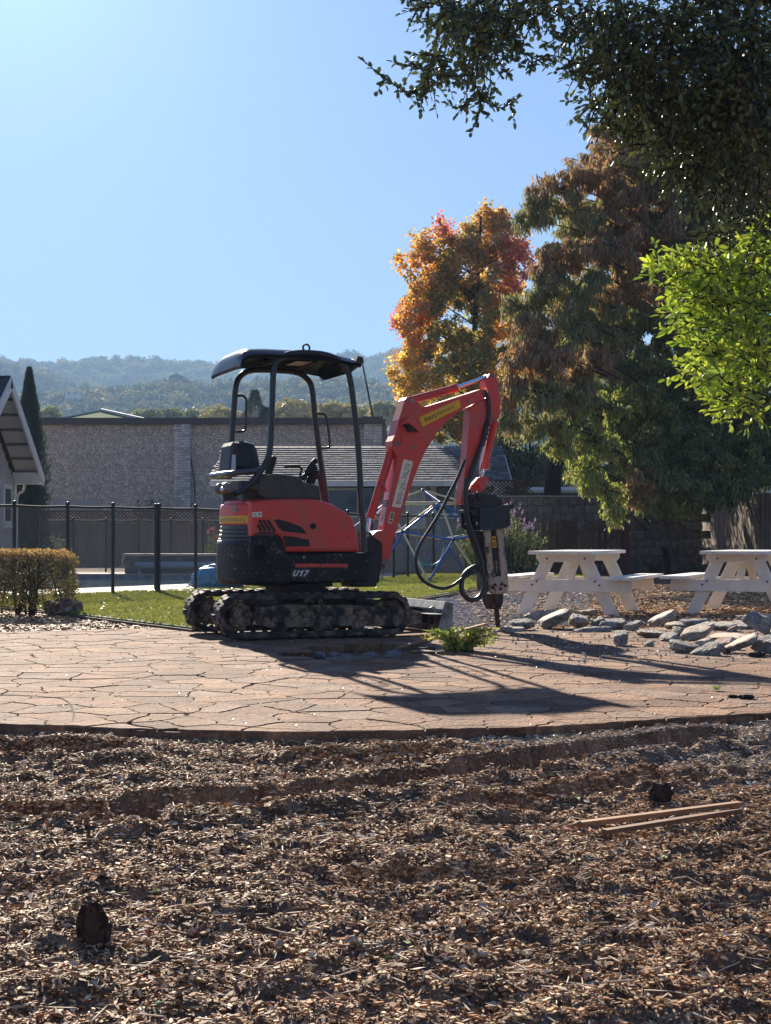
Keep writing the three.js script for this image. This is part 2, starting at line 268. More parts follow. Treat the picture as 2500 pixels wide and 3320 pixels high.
  tag(leaves.mesh('fallen_leaves', std({ vertexColors: true, side: THREE.DoubleSide, roughness: 0.9 })), 'small dry fallen leaves scattered over the front mulch', 'leaves', null, 'stuff');
  const peb = [];
  for (let i = 0; i < 800; i++) { const d = rnd() < 0.85 ? R(5.6, 8.0) : R(2.2, 6), x = R(-1, 1) * (0.30 * d + 0.5), z = -d; if (patioIn(x, z)) continue; const s = 0.006 + 0.026 * Math.pow(rnd(), 3.5); peb.push([V(x, bedHeight(x, z) + s * 0.35, z), new THREE.Euler(R(0, 6), R(0, 6), R(0, 6)), V(s * R(1, 1.6), s * R(0.6, 0.9), s), jit(pick([[0.34, 0.28, 0.22], [0.26, 0.21, 0.17], [0.44, 0.36, 0.29], [0.36, 0.25, 0.18]]))]); }
  tag(scatter('loose_pebbles', pebbleGeo(1), M.pebble, peb), 'loose pebbles along the foot of the patio edge', 'pebbles');
}

// ---- stamped concrete patio: each stone of its pattern is a piece of its own
{
  rnd = rngOf(31);
  const patio = tag(new THREE.Group(), 'tan stamped concrete patio with curved edge', null, null, 'structure'); patio.name = 'patio'; scene.add(patio);
  const sites = [], cell = 0.31;
  for (let x = -6; x <= 5; x += cell) for (let z = -14.8; z <= -6.2; z += cell * 0.82) { const row = Math.round(z / (cell * 0.82)); sites.push([x + (row % 2 ? cell / 2 : 0) + R(-0.15, 0.15), z + R(-0.13, 0.13)]); }
  const clipHalf = (poly, nx, nz, c) => { const out = []; for (let i = 0; i < poly.length; i++) { const a = poly[i], b = poly[(i + 1) % poly.length], da = a[0] * nx + a[1] * nz - c, db = b[0] * nx + b[1] * nz - c; if (da <= 0) out.push(a); if ((da < 0) !== (db < 0) && da !== 0 && db !== 0) { const t = da / (da - db); out.push([a[0] + (b[0] - a[0]) * t, a[1] + (b[1] - a[1]) * t]); } } return out; };
  const area = (p) => { let s = 0; for (let i = 0; i < p.length; i++) { const a = p[i], b = p[(i + 1) % p.length]; s += a[0] * b[1] - a[1] * b[0]; } return s / 2; };
  const outA = area(PATIO);
  const cells = [];
  for (const s of sites) {
    let poly = [[s[0] - 1.2, s[1] - 1.2], [s[0] + 1.2, s[1] - 1.2], [s[0] + 1.2, s[1] + 1.2], [s[0] - 1.2, s[1] + 1.2]];
    for (const o of sites) { const dx = o[0] - s[0], dz = o[1] - s[1]; if (o === s || Math.abs(dx) > 1.6 || Math.abs(dz) > 1.6) continue; poly = clipHalf(poly, dx, dz, dx * (s[0] + o[0]) / 2 + dz * (s[1] + o[1]) / 2); if (poly.length < 3) break; }
    for (let i = 0; i < PATIO.length && poly.length > 2; i++) { const a = PATIO[i], b = PATIO[(i + 1) % PATIO.length]; let nx = b[1] - a[1], nz = -(b[0] - a[0]); if (outA < 0) { nx = -nx; nz = -nz; } poly = clipHalf(poly, nx, nz, nx * a[0] + nz * a[1]); }
    if (poly.length > 2) { poly = poly.filter((p, i) => { const q = poly[(i + 1) % poly.length]; return Math.hypot(p[0] - q[0], p[1] - q[1]) > 0.02; }); }
    if (poly.length < 3 || Math.abs(area(poly)) < 0.004) continue;
    if (area(poly) < 0) poly.reverse();
    const c = [poly.reduce((t, p) => t + p[0], 0) / poly.length, poly.reduce((t, p) => t + p[1], 0) / poly.length];
    if (inPoly(c[0], c[1], PIT)) continue;
    cells.push({ poly, c });
  }
  const ring = (poly, inset) => { const n = poly.length, out = []; for (let i = 0; i < n; i++) { const a = poly[(i + n - 1) % n], b = poly[i], c = poly[(i + 1) % n]; const e1 = [b[0] - a[0], b[1] - a[1]], e2 = [c[0] - b[0], c[1] - b[1]], l1 = Math.hypot(...e1), l2 = Math.hypot(...e2); const m1 = [-e1[1] / l1, e1[0] / l1], m2 = [-e2[1] / l2, e2[0] / l2]; let bx = m1[0] + m2[0], bz = m1[1] + m2[1]; const k = 1 + m1[0] * m2[0] + m1[1] * m2[1]; const f = Math.min(2.5, 1 / Math.max(0.3, k)); out.push([b[0] + bx * inset * f, b[1] + bz * inset * f]); } return out; };
  const stone = (poly) => {                                                  // wavy-edged prism with an eased arris, top at 0
    const wav = []; for (let i = 0; i < poly.length; i++) { const a = poly[i], b = poly[(i + 1) % poly.length], L = Math.hypot(b[0] - a[0], b[1] - a[1]); wav.push(a); const k = L > 0.22 ? 3 : L > 0.15 ? 2 : L > 0.09 ? 1 : 0; for (let j = 1; j <= k; j++) { const t = j / (k + 1), X = lerp(a[0], b[0], t), Z = lerp(a[1], b[1], t), w = 0.024 * n2(X * 7, Z * 7) * (b[0] > a[0] ? 1 : -1); wav.push([X - (b[1] - a[1]) / L * w, Z + (b[0] - a[0]) / L * w]); } }
    const r = [[ring(wav, 0.0072), 0], [ring(wav, 0.0038), -0.003], [ring(wav, 0.0022), -0.011], [ring(wav, 0.0022), -0.115]], pos = [], n = wav.length, dy = R(-0.0025, 0.0015);
    const top = r[0][0], cx = top.reduce((t, p) => t + p[0], 0) / n, cz = top.reduce((t, p) => t + p[1], 0) / n, tilt = [R(-0.006, 0.006), R(-0.006, 0.006)];
    const yy = (p, y) => y + dy + (y > -0.02 ? (p[0] - cx) * tilt[0] + (p[1] - cz) * tilt[1] : 0);
    for (let i = 0; i < n; i++) { const a = top[i], b = top[(i + 1) % n]; pos.push(cx, dy, cz, b[0], yy(b, 0), b[1], a[0], yy(a, 0), a[1]); }
    for (let k = 0; k < 3; k++) for (let i = 0; i < n; i++) { const j = (i + 1) % n, a = r[k][0][i], b = r[k][0][j], c = r[k + 1][0][j], d = r[k + 1][0][i], y0 = r[k][1], y1 = r[k + 1][1]; pos.push(a[0], yy(a, y0), a[1], b[0], yy(b, y0), b[1], c[0], yy(c, y1), c[1], a[0], yy(a, y0), a[1], c[0], yy(c, y1), c[1], d[0], yy(d, y1), d[1]); }
    const g = new THREE.BufferGeometry(); g.setAttribute('position', new THREE.BufferAttribute(new Float32Array(pos), 3)); g.computeVertexNormals(); return g;
  };
  const seen = (c) => Math.abs(c[0]) < 0.262 * -c[1] + 0.1;
  const vis = cells.filter((c) => seen(c.c)).sort((a, b) => b.c[1] - a.c[1]), first = new Set(vis.slice(0, 295));
  const rest = [[], [], [], []];
  for (const c of cells) { const g = stone(c.poly), k = Math.floor(hash(Math.round(c.c[0] * 100), Math.round(c.c[1] * 100), 3) * 4); if (first.has(c)) obj('paving_stone', g, M.patio[k], patio); else rest[k].push(g); }
  rest.forEach((l, k) => { if (l.length) tag(obj('paving_stones', l, M.patio[k], patio), null, null, null, 'stuff'); });
  obj('grout', cells.map((c) => { const s = new THREE.Shape(c.poly.map((p) => new THREE.Vector2(p[0], -p[1]))); return new THREE.ShapeGeometry(s).rotateX(-Math.PI / 2).translate(0, -0.0105, 0); }), M.grout, patio);
  const inner = ring(outA > 0 ? PATIO : [...PATIO].reverse(), 0.012), edge = [];
  for (let i = 0; i < inner.length; i++) { const a = inner[i], b = inner[(i + 1) % inner.length]; edge.push(bar(V(a[0], -0.07, a[1]), V(b[0], -0.07, b[1]), 0.014, 0.115)); }
  obj('slab_edge', edge, M.patio[0], patio);
  // litter on the slab: little leaves and crumbs
  const lv = new Leaves(), crumbs = [];
  for (let i = 0; i < 420; i++) { const d = R(6.7, 14), x = R(-0.28, 0.28) * d, z = -d; if (!inPoly(x, z, PATIO) || inPoly(x, z, PIT)) continue; const a = R(0, 6.28), t = V(Math.cos(a), R(0, 0.3), Math.sin(a)).normalize(); lv.add(V(x, 0.006, z), t, normalTo(t, 3), R(0.015, 0.035), R(0.008, 0.016), jit(pick([[0.55, 0.48, 0.38], [0.4, 0.3, 0.2], [0.3, 0.2, 0.12], [0.2, 0.26, 0.1]])), 0.3); }
  tag(lv.mesh('patio_litter', std({ vertexColors: true, side: THREE.DoubleSide, roughness: 0.5 })), 'tiny dry leaves littering the stamped patio', 'leaves', null, 'stuff');
  for (let i = 0; i < 900; i++) { const c = onGround(R(1650, 2500), R(2030, 2150)), s = 0.004 + 0.02 * Math.pow(rnd(), 4); if (c.x > 4 || c.z > -8) continue; crumbs.push([V(c.x, s * 0.4, c.z), new THREE.Euler(R(0, 6), R(0, 6), R(0, 6)), V(s * 1.4, s * 0.8, s), jit(pick([[0.46, 0.40, 0.34], [0.50, 0.39, 0.31], [0.36, 0.32, 0.28]]))]); }
  tag(scatter('concrete_crumbs', pebbleGeo(2), M.pebble, crumbs), 'small grey concrete crumbs spilled around the rubble', 'crumbs');
}
// soil in the pit, under the slab
struct('pit_soil', flat(PIT.map(([x, z]) => [-0.12 + (x + 0.12) * 1.25, -11.35 + (z + 11.35) * 1.25]), -0.085), M.soil);

// ---- yard behind the patio
const POOL = [[-10, -19.5], [-7.4, -21.8], [-5.15, -24.6], [-3.4, -27.3], [-1.6, -30.6], [-1.2, -34.2], [-10.5, -34.2]];
{
  const back = [[-30, -60], [30, -60], [30, -8], [5.2, -8.5], [4.5, -12], [4.2, -13.7], [2.4, -14.15], [-1.9, -14.15], [-3.5, -13.45], [-5.5, -12.4], [-5.6, -9], [-30, -7]];
  const s = new THREE.Shape(back.map(([x, z]) => new THREE.Vector2(x, -z))); s.holes.push(new THREE.Path(POOL.map(([x, z]) => new THREE.Vector2(x, -z))));
  struct('rear_yard', new THREE.ShapeGeometry(s).rotateX(-Math.PI / 2).translate(0, -0.03, 0), M.soil);
}
struct('gravel_path', flat([[-1.6, -14.3], [1.2, -14.3], [1.9, -14.9], [2.4, -17.5], [3.4, -24], [5, -30], [1.5, -30], [0, -20]], -0.026), M.gravel);
const TURF = [[-1.75, -13.6], [0.36, -20], [1.18, -22.9], [2.0, -26], [4.0, -30], [4.6, -33], [0.9, -33.2], [0.2, -30.2], [-2.95, -23.0], [-6.7, -19.7], [-5.0, -18.4], [-3.35, -16.07]];
struct('lawn', slab(TURF, -0.12, 0.035, 0.012), M.turf);
obj('lawn_edging', (() => { const o = []; for (let i = 0; i < 4; i++) { const a = TURF[i], b = TURF[i + 1]; o.push(bar(V(a[0] + 0.03, -0.03, a[1] + 0.01), V(b[0] + 0.03, -0.03, b[1] + 0.01), 0.03, 0.10)); } for (const [i, j] of [[0, 11], [11, 10]]) { const a = TURF[i], b = TURF[j]; o.push(bar(V(a[0] - 0.02, -0.03, a[1] + 0.03), V(b[0] - 0.02, -0.03, b[1] + 0.03), 0.03, 0.10)); } return o; })(), M.darkBoards[1]);
tag(scene.children[scene.children.length - 1], 'dark timber edging strip around the artificial lawn', 'edging');
{
  rnd = rngOf(41);
  const tuft = new Leaves(); for (let k = 0; k < 6; k++) { const d = V(R(-0.5, 0.5), 1, R(-0.5, 0.5)).normalize(); tuft.add(V(R(-0.4, 0.4), 0, R(-0.4, 0.4)), d, normalTo(d), R(0.8, 1.2), 0.22, [1, 1, 1], 0.1); }
  const tg = tuft.geometry(); tg.deleteAttribute('color');
  const list = [];
  for (let i = 0; i < 150000; i++) { const d = Math.sqrt(R(13.4 * 13.4, 33 * 33)), x = R(-0.3, 0.3) * d, z = -d; if (!inPoly(x, z, TURF)) continue; const s = R(0.022, 0.036) * (d > 22 ? 1.4 : 1); list.push([V(x, 0.032, z), new THREE.Euler(0, R(0, 6.28), 0), V(s * 1.2, s, s * 1.2), jit(pick([[0.21, 0.24, 0.04], [0.26, 0.27, 0.05], [0.16, 0.20, 0.03], [0.31, 0.28, 0.08]]))]); }
  const m = new THREE.MeshPhysicalMaterial({ side: THREE.DoubleSide, roughness: 0.85, transmission: 0.5, thickness: 0 });
  tag(scatter('lawn_grass', tg, m, list), 'short yellow-green artificial grass of the lawn', 'grass');
  const lv = new Leaves();
  for (let i = 0; i < 260; i++) { const d = R(14, 24), x = R(-0.27, 0.1) * d, z = -d; if (!inPoly(x, z, TURF)) continue; const a = R(0, 6.28), t = V(Math.cos(a), R(0, 0.3), Math.sin(a)).normalize(); lv.add(V(x, 0.075, z), t, normalTo(t, 3), R(0.03, 0.07), R(0.02, 0.035), jit(pick([[0.6, 0.56, 0.5], [0.5, 0.42, 0.3], [0.7, 0.7, 0.7]])), 0.3); }
  tag(lv.mesh('lawn_litter', std({ vertexColors: true, side: THREE.DoubleSide, roughness: 0.35 })), 'pale dry leaves lying on the artificial lawn', 'leaves', null, 'stuff');
}
{ // gravel, mulch under the tables, dark bed beside the hedge
  rnd = rngOf(51); const gr = [], mu = [], dk = [];
  const GP = [[-1.6, -14.25], [1.2, -14.2], [2.0, -14.9], [2.4, -17.5], [3.4, -24], [5, -30], [1.5, -30], [0, -20]];
  for (let i = 0; i < 60000; i++) { const d = R(14.1, 30), x = R(-2, 5.2), z = -d; if (!inPoly(x, z, GP) || inPoly(x, z, TURF)) continue; const s = R(0.012, 0.03); gr.push([V(x, -0.024 + s * 0.3, z), new THREE.Euler(R(0, 6), R(0, 6), R(0, 6)), V(s * 1.3, s * 0.8, s), jit(pick([[0.36, 0.34, 0.31], [0.26, 0.25, 0.24], [0.48, 0.45, 0.41], [0.34, 0.29, 0.24]]))]); }
  for (let i = 0; i < 60000; i++) { const d = R(14.0, 27), x = R(1.0, 7.6), z = -d; if (x > 0.3 * d + 0.5 || inPoly(x, z, TURF) || inPoly(x, z, PATIO) || (inPoly(x, z, GP) && rnd() < 0.8)) continue; const L = R(0.03, 0.08); mu.push([V(x, -0.02 + R(0, 0.02), z), new THREE.Euler(gauss() * 0.4, R(0, 6.28), gauss() * 0.4), V(L, R(0.003, 0.008), L * R(0.3, 0.7)), jit(pick(CHIP), 0.3)]); }
  for (let i = 0; i < 30000; i++) { const d = R(13.0, 18.5), x = R(-5.6, -1.5), z = -d; if (inPoly(x, z, PATIO) || inPoly(x, z, TURF)) continue; const L = R(0.02, 0.06); dk.push([V(x, -0.02 + R(0, 0.02), z), new THREE.Euler(gauss() * 0.4, R(0, 6.28), gauss() * 0.4), V(L, R(0.003, 0.008), L * R(0.3, 0.8)), rnd() < 0.02 ? [0.55, 0.5, 0.44] : jit(pick(CHIP), 0.3)]); }
  tag(scatter('gravel', pebbleGeo(3), M.pebble, gr), 'grey gravel between the patio and the picnic tables', 'gravel');
  tag(scatter('rear_mulch', chipGeo(4), M.chip, mu), 'brown wood chips spread under the picnic tables', 'wood chips');
  tag(scatter('hedge_mulch', chipGeo(5), M.chip, dk), 'bark mulch in the bed below the clipped hedge', 'mulch');
}
// ---- pool
struct('pool_water', flat(POOL, -0.11), M.water);
{
  const deck = [[-10.2, -18.6], [-6.7, -19.6], [-2.95, -22.9], [0.2, -30.1], [0.2, -35.5], [-11, -35.5], [-11, -34]];
  const wall = []; for (let i = 0; i < POOL.length; i++) { const a = POOL[i], b = POOL[(i + 1) % POOL.length]; wall.push(bar(V(a[0], -0.15, a[1]), V(b[0], -0.15, b[1]), 0.05, 0.26)); }
  struct('pool_wall', wall, std({ map: tex(128, (u, v) => mixc([70, 92, 110], [120, 140, 150], (Math.floor(u * 8) + Math.floor(v * 4)) % 2 * 0.4 + pf(u, v, 8, 3, 7) * 0.4), [1.2, 0.6]), roughness: 0.3 }));
  struct('pool_deck', slab(deck, -0.02, 0.012, 0.004, [POOL.map(([x, z]) => [x, z])]), M.deck);
}

// ================================================================ HILLS
function ridgeTop(list, px) { if (px <= list[0][0]) return list[0][1]; for (let i = 0; i + 1 < list.length; i++) if (px <= list[i + 1][0]) return lerp(list[i][1], list[i + 1][1], sstep(px, list[i][0], list[i + 1][0])); return list[list.length - 1][1]; }
const CREST_NEAR = [[-1500, 1290], [-300, 1300], [100, 1285], [300, 1268], [560, 1232], [700, 1250], [900, 1235], [1290, 1235], [2000, 1200], [4000, 1240]];
const CREST_FAR = [[-1500, 1120], [0, 1150], [130, 1165], [230, 1152], [400, 1150], [600, 1152], [700, 1172], [820, 1200], [980, 1175], [1050, 1150], [1100, 1132], [1200, 1142], [1290, 1122], [1700, 1100], [4000, 1130]];
const CREST_SPUR = [[-1500, 1080], [0, 1148], [120, 1185], [250, 1235], [420, 1275], [700, 1330], [4000, 1340]];
function hillAt(list, d0, d1, px, t) {                                        // t 0 foot .. 1 crest .. 1.35 beyond
  const d = lerp(d0, d1, t), top = (HORIZON - ridgeTop(list, px)) / FOCAL * d1 + EYE, k = t < 1 ? sstep(t, -0.25, 1.12) * 0.965 + 0.0 : 0.955 - (t - 1) * 0.55;
  const p = at(px, HORIZON, d); p.y = top * k + 0.035 * top * fbm2(p.x / 60, p.z / 60, 3); return p;
}
function hill(name, list, d0, d1, mat) {
  const nx = 120, nz = 24, g = new THREE.PlaneGeometry(1, 1, nx, nz), p = g.attributes.position, uv = g.attributes.uv;
  for (let j = 0; j <= nz; j++) for (let i = 0; i <= nx; i++) { const q = hillAt(list, d0, d1, lerp(-1500, 4000, i / nx), j / nz * 1.35), k = j * (nx + 1) + i; p.setXYZ(k, q.x, q.y - (j === 0 ? 6 : 0), q.z); uv.setXY(k, q.x, q.z); }
  g.computeVertexNormals(); return struct(name, g, mat, false);
}
M.hill = std({ map: tex(256, mottle([96, 98, 62], [66, 72, 46], 8, 101, 5, 0.2), 60), roughness: 1, side: THREE.DoubleSide });
hill('near_hill', CREST_NEAR, 420, 700, M.hill); hill('spur_hill', CREST_SPUR, 760, 960, M.hill); hill('far_hill', CREST_FAR, 900, 1300, M.hill);
function crownGeo(s, n, lobes) {                                              // a domed tree crown of clumped leaf faces, one unit wide
  rnd = rngOf(s); const L = new Leaves(), cl = []; for (let i = 0; i < lobes; i++) { const a = R(0, 6.28), r = R(0, 0.3); cl.push([V(Math.cos(a) * r, R(-0.02, 0.28), Math.sin(a) * r), R(0.16, 0.26)]); }
  for (let i = 0; i < n; i++) { const [c, r] = pick(cl), d = rdir(); d.y = d.y < -0.3 ? -d.y : d.y; const p = c.clone().addScaledVector(d, r * Math.pow(rnd(), 0.25)), t = rdir(), nn = d.clone().addScaledVector(rdir(), 0.7).normalize(); t.addScaledVector(nn, -t.dot(nn)).normalize(); L.add(p, t, nn, R(0.09, 0.15), R(0.08, 0.12), [1, 1, 1], 0.1); }
  const g = L.geometry(); g.deleteAttribute('color'); return g;
}
M.forest = new THREE.MeshPhysicalMaterial({ side: THREE.DoubleSide, roughness: 0.9, transmission: 0.35, thickness: 0 });
const crowns = [crownGeo(301, 260, 9), crownGeo(302, 260, 6), crownGeo(303, 220, 12)];
const GREENS = [[0.10, 0.12, 0.045], [0.075, 0.095, 0.04], [0.14, 0.15, 0.06], [0.20, 0.19, 0.08], [0.24, 0.19, 0.07], [0.06, 0.075, 0.04]];
function forest(name, list, d0, d1, n, s0, s1, label, seed0) {
  rnd = rngOf(seed0); const sets = [[], [], []];
  for (let i = 0; i < n; i++) { const px = R(-700, 3200), t = Math.pow(rnd(), 0.8) * 1.12, p = hillAt(list, d0, d1, px, t); if (n2(p.x / 45 + 9, p.z / 45) > 0.72) continue; const s = R(s0, s1) * (0.75 + 0.5 * rnd()); p.y -= s * 0.06; sets[i % 3].push([p, new THREE.Euler(0, R(0, 6.28), 0), V(s, s * R(0.75, 1.15), s), jit(pick(GREENS), 0.3)]); }
  sets.forEach((l, k) => tag(scatter(name, crowns[k], M.forest, l), [label + ', rounded crowns', label + ', broad crowns', label + ', dense crowns'][k], 'forest'));
}
forest('near_hill_forest', CREST_NEAR, 420, 700, 7500, 8, 13, 'oak woodland on the near hillside behind the wall', 401);
forest('spur_forest', CREST_SPUR, 760, 960, 4200, 9, 14, 'hazy woodland on the spur at the edge of the ridge', 402);
forest('far_ridge_forest', CREST_FAR, 900, 1300, 11000, 10, 16, 'blue hazy woodland on the far ridge', 403);
// ================================================================ BUILDINGS AND FENCES BEHIND
const onDepth = (px, py, d) => at(px, py, d);
{ // pebble-dash hall with brick piers
  const D = 55, X = (px) => (px - MID) / FOCAL * D, Y = (py) => EYE + (HORIZON - py) / FOCAL * D;
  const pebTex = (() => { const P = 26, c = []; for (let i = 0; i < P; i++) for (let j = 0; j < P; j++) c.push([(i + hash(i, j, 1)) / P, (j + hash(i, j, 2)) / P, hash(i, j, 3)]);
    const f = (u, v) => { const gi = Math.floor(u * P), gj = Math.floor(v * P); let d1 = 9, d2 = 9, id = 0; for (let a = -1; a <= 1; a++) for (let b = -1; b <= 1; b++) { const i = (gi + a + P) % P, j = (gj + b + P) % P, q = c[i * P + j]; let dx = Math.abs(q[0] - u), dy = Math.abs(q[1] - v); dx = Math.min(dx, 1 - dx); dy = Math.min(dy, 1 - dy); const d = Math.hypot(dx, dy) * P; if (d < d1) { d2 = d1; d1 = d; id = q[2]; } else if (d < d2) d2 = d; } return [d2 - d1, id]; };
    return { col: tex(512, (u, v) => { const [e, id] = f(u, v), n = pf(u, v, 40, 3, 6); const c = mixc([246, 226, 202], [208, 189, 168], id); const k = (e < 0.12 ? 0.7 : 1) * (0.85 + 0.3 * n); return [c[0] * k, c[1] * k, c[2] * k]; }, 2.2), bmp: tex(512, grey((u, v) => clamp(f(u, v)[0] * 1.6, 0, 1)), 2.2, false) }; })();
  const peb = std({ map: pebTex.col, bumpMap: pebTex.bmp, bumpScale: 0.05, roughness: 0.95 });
  const hall = thing('hall_building', 'grey pebble-dash hall with pale brick piers and brown coping', 'building', [0, 0, -D]);
  const x0 = X(118), x1 = X(1180), top = Y(1374);
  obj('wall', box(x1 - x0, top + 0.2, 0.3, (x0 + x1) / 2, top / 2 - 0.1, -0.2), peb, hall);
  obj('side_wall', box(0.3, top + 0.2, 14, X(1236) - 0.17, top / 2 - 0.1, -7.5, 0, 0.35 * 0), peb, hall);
  const cop = std({ color: lin(0.075, 0.058, 0.052), roughness: 0.7 });
  obj('coping', [box(x1 - x0 + 0.2, 0.24, 0.5, (x0 + x1) / 2, top + 0.1, -0.12), box(X(1242) - X(1176), 0.26, 0.62, X(1209), top + 0.13, -0.1), box(0.5, 0.24, 14, X(1236) - 0.1, top + 0.1, -7.5)], cop, hall);
  obj('roof', box(x1 - x0, 0.1, 14, (x0 + x1) / 2, top - 0.3, -7.4), cop, hall);
  const brickM = [[214, 206, 196], [194, 185, 176], [226, 218, 208]].map((c, k) => std({ map: tex(64, mottle(c, c.map((v) => v * 0.85), 6, 110 + k, 4, 0.1), 0.5), roughness: 0.9 }));
  const bg = [0.36, 0.17].map((w) => boxUV(mg(rbox(w, 0.083, 0.16, 0.008))));
  rnd = rngOf(61);
  for (const [a, b] of [[565, 619], [1180, 1239]]) {
    const xa = X(a), xb = X(b), w = xb - xa;
    const pier = obj('pier', box(w - 0.02, top + 0.1, 0.1, (xa + xb) / 2, top / 2 - 0.1, -0.02), std({ color: lin(0.26, 0.235, 0.21), roughness: 0.95 }), hall);
    for (let r = 0, y = top - 0.05; y > 0.7; y -= 0.098, r++) {
      const ws = r % 2 ? [0.36, w - 0.36 - 0.024] : [w - 0.36 - 0.024, 0.36]; let x = xa;
      for (const q of ws) { const m = share('brick', bg[0], pick(brickM), pier); m.scale.x = q / 0.36; m.position.set(x + q / 2, y, 0.02 + R(0, 0.006)); x += q + 0.014; }
    }
  }
  obj('patch', [box(X(330) - X(172), Y(1620) - Y(1660), 0.04, X(250), Y(1640), -0.03)], std({ color: lin(0.36, 0.33, 0.30), roughness: 0.9 }), hall);
  obj('patch', [box(X(705) - X(652), Y(1618) - Y(1660), 0.04, X(679), Y(1640), -0.03)], std({ color: lin(0.36, 0.33, 0.30), roughness: 0.9 }), hall);
  obj('cable', tube([V(X(618), Y(1480), 0.06), V(X(630), Y(1560), 0.05), V(X(634), Y(1660), 0.05)], 0.02, 12, 5), M.blackMatte, hall);
}
{ // green hip roof behind the hall
  const t = thing('green_roof_house', 'house with green hip roof showing over the pebble-dash hall', 'house', [0, 0, -76]); const D = 76, X = (px) => (px - MID) / FOCAL * D, Y = (py) => EYE + (HORIZON - py) / FOCAL * D;
  const gm = new THREE.MeshPhysicalMaterial({ specularIntensity: 0.1, map: tex(128, (u, v) => mixc([92, 112, 74], [74, 94, 62], pf(u, v, 8, 3, 5) * 0.6 + (v * 8 % 1 < 0.14 ? 0.5 : 0)), [2, 2]), roughness: 0.95 });
  const a = V(X(130), Y(1368), 0), b = V(X(500), Y(1368), 0), p = V(X(292), Y(1314), -3), q = V(X(500), Y(1368), -9), p2 = V(X(292), Y(1314), -5), c = V(X(130), Y(1368), -9);
  const tri = (...v) => { const g = new THREE.BufferGeometry(); g.setAttribute('position', new THREE.BufferAttribute(new Float32Array(v.flatMap((k) => [k.x, k.y, k.z])), 3)); g.computeVertexNormals(); return g; };
  obj('roof', [tri(a, b, p), tri(b, q, p2), tri(b, p2, p), tri(q, c, p2), tri(c, a, p), tri(c, p, p2)], gm, t);
  obj('ridge_cap', [rod(p, b, 0.11, 0.11, 6), rod(p, a, 0.06, 0.06, 6)], std({ color: lin(0.5, 0.45, 0.38), roughness: 0.6 }), t);
  obj('wall', box(X(490) - X(140), Y(1368), 8, X(315), Y(1368) / 2, -4.5), M.deck, t);
}
{ // brown roofed house peeping over the hall
  const D = 90, X = (px) => (px - MID) / FOCAL * D, Y = (py) => EYE + (HORIZON - py) / FOCAL * D;
  const t = thing('far_house', 'small far house with brown roof beyond the hall wall', 'house', [0, 0, -D]);
  obj('roof', prism([[X(768), Y(1365)], [X(845), Y(1365)], [X(790), Y(1335)]], -5, 0, 0.02), new THREE.MeshPhysicalMaterial({ specularIntensity: 0.1, color: lin(0.22, 0.14, 0.11), roughness: 0.95 }), t);
  obj('wall', box(X(840) - X(770), Y(1366), 4.6, X(805), Y(1366) / 2, -2.5), M.deck, t);
}
tag(obj('antenna_pole', rod(at(1213, 1372, 62), at(1176, 1182, 62), 0.05, 0.035, 6), M.blackMatte), 'thin leaning pole rising behind the hall roof', 'pole');
for (const [px, py, w, h, d, lab, kind] of [[240, 1268, 46, 9, 640, 'white house half hidden in trees on the hillside', 0], [575, 1232, 46, 22, 690, 'dark house on the crest of the wooded near hill', 1]]) {
  const p = at(px, py, d), t = thing('hillside_house', lab, 'house', [p.x, p.y - 2, p.z]), W = w / FOCAL * d, H = h / FOCAL * d;
  obj('wall', box(W, H + 4, 6, 0, H / 2 - 2, 0), std({ color: kind ? lin(0.12, 0.12, 0.13) : lin(0.6, 0.58, 0.55), roughness: 0.9 }), t);
  obj('roof', prism([[-W * 0.56, H], [W * 0.56, H], [0, H * 1.5]], -3.6, 3.6, 0.05), std({ color: kind ? lin(0.05, 0.05, 0.06) : lin(0.5, 0.47, 0.44), roughness: 0.9 }), t);
  for (const k of [-0.25, 0.2]) obj('window', box(W * 0.16, H * 0.4, 0.1, k * W, H * 0.5, 3.05), M.glass, t);
}
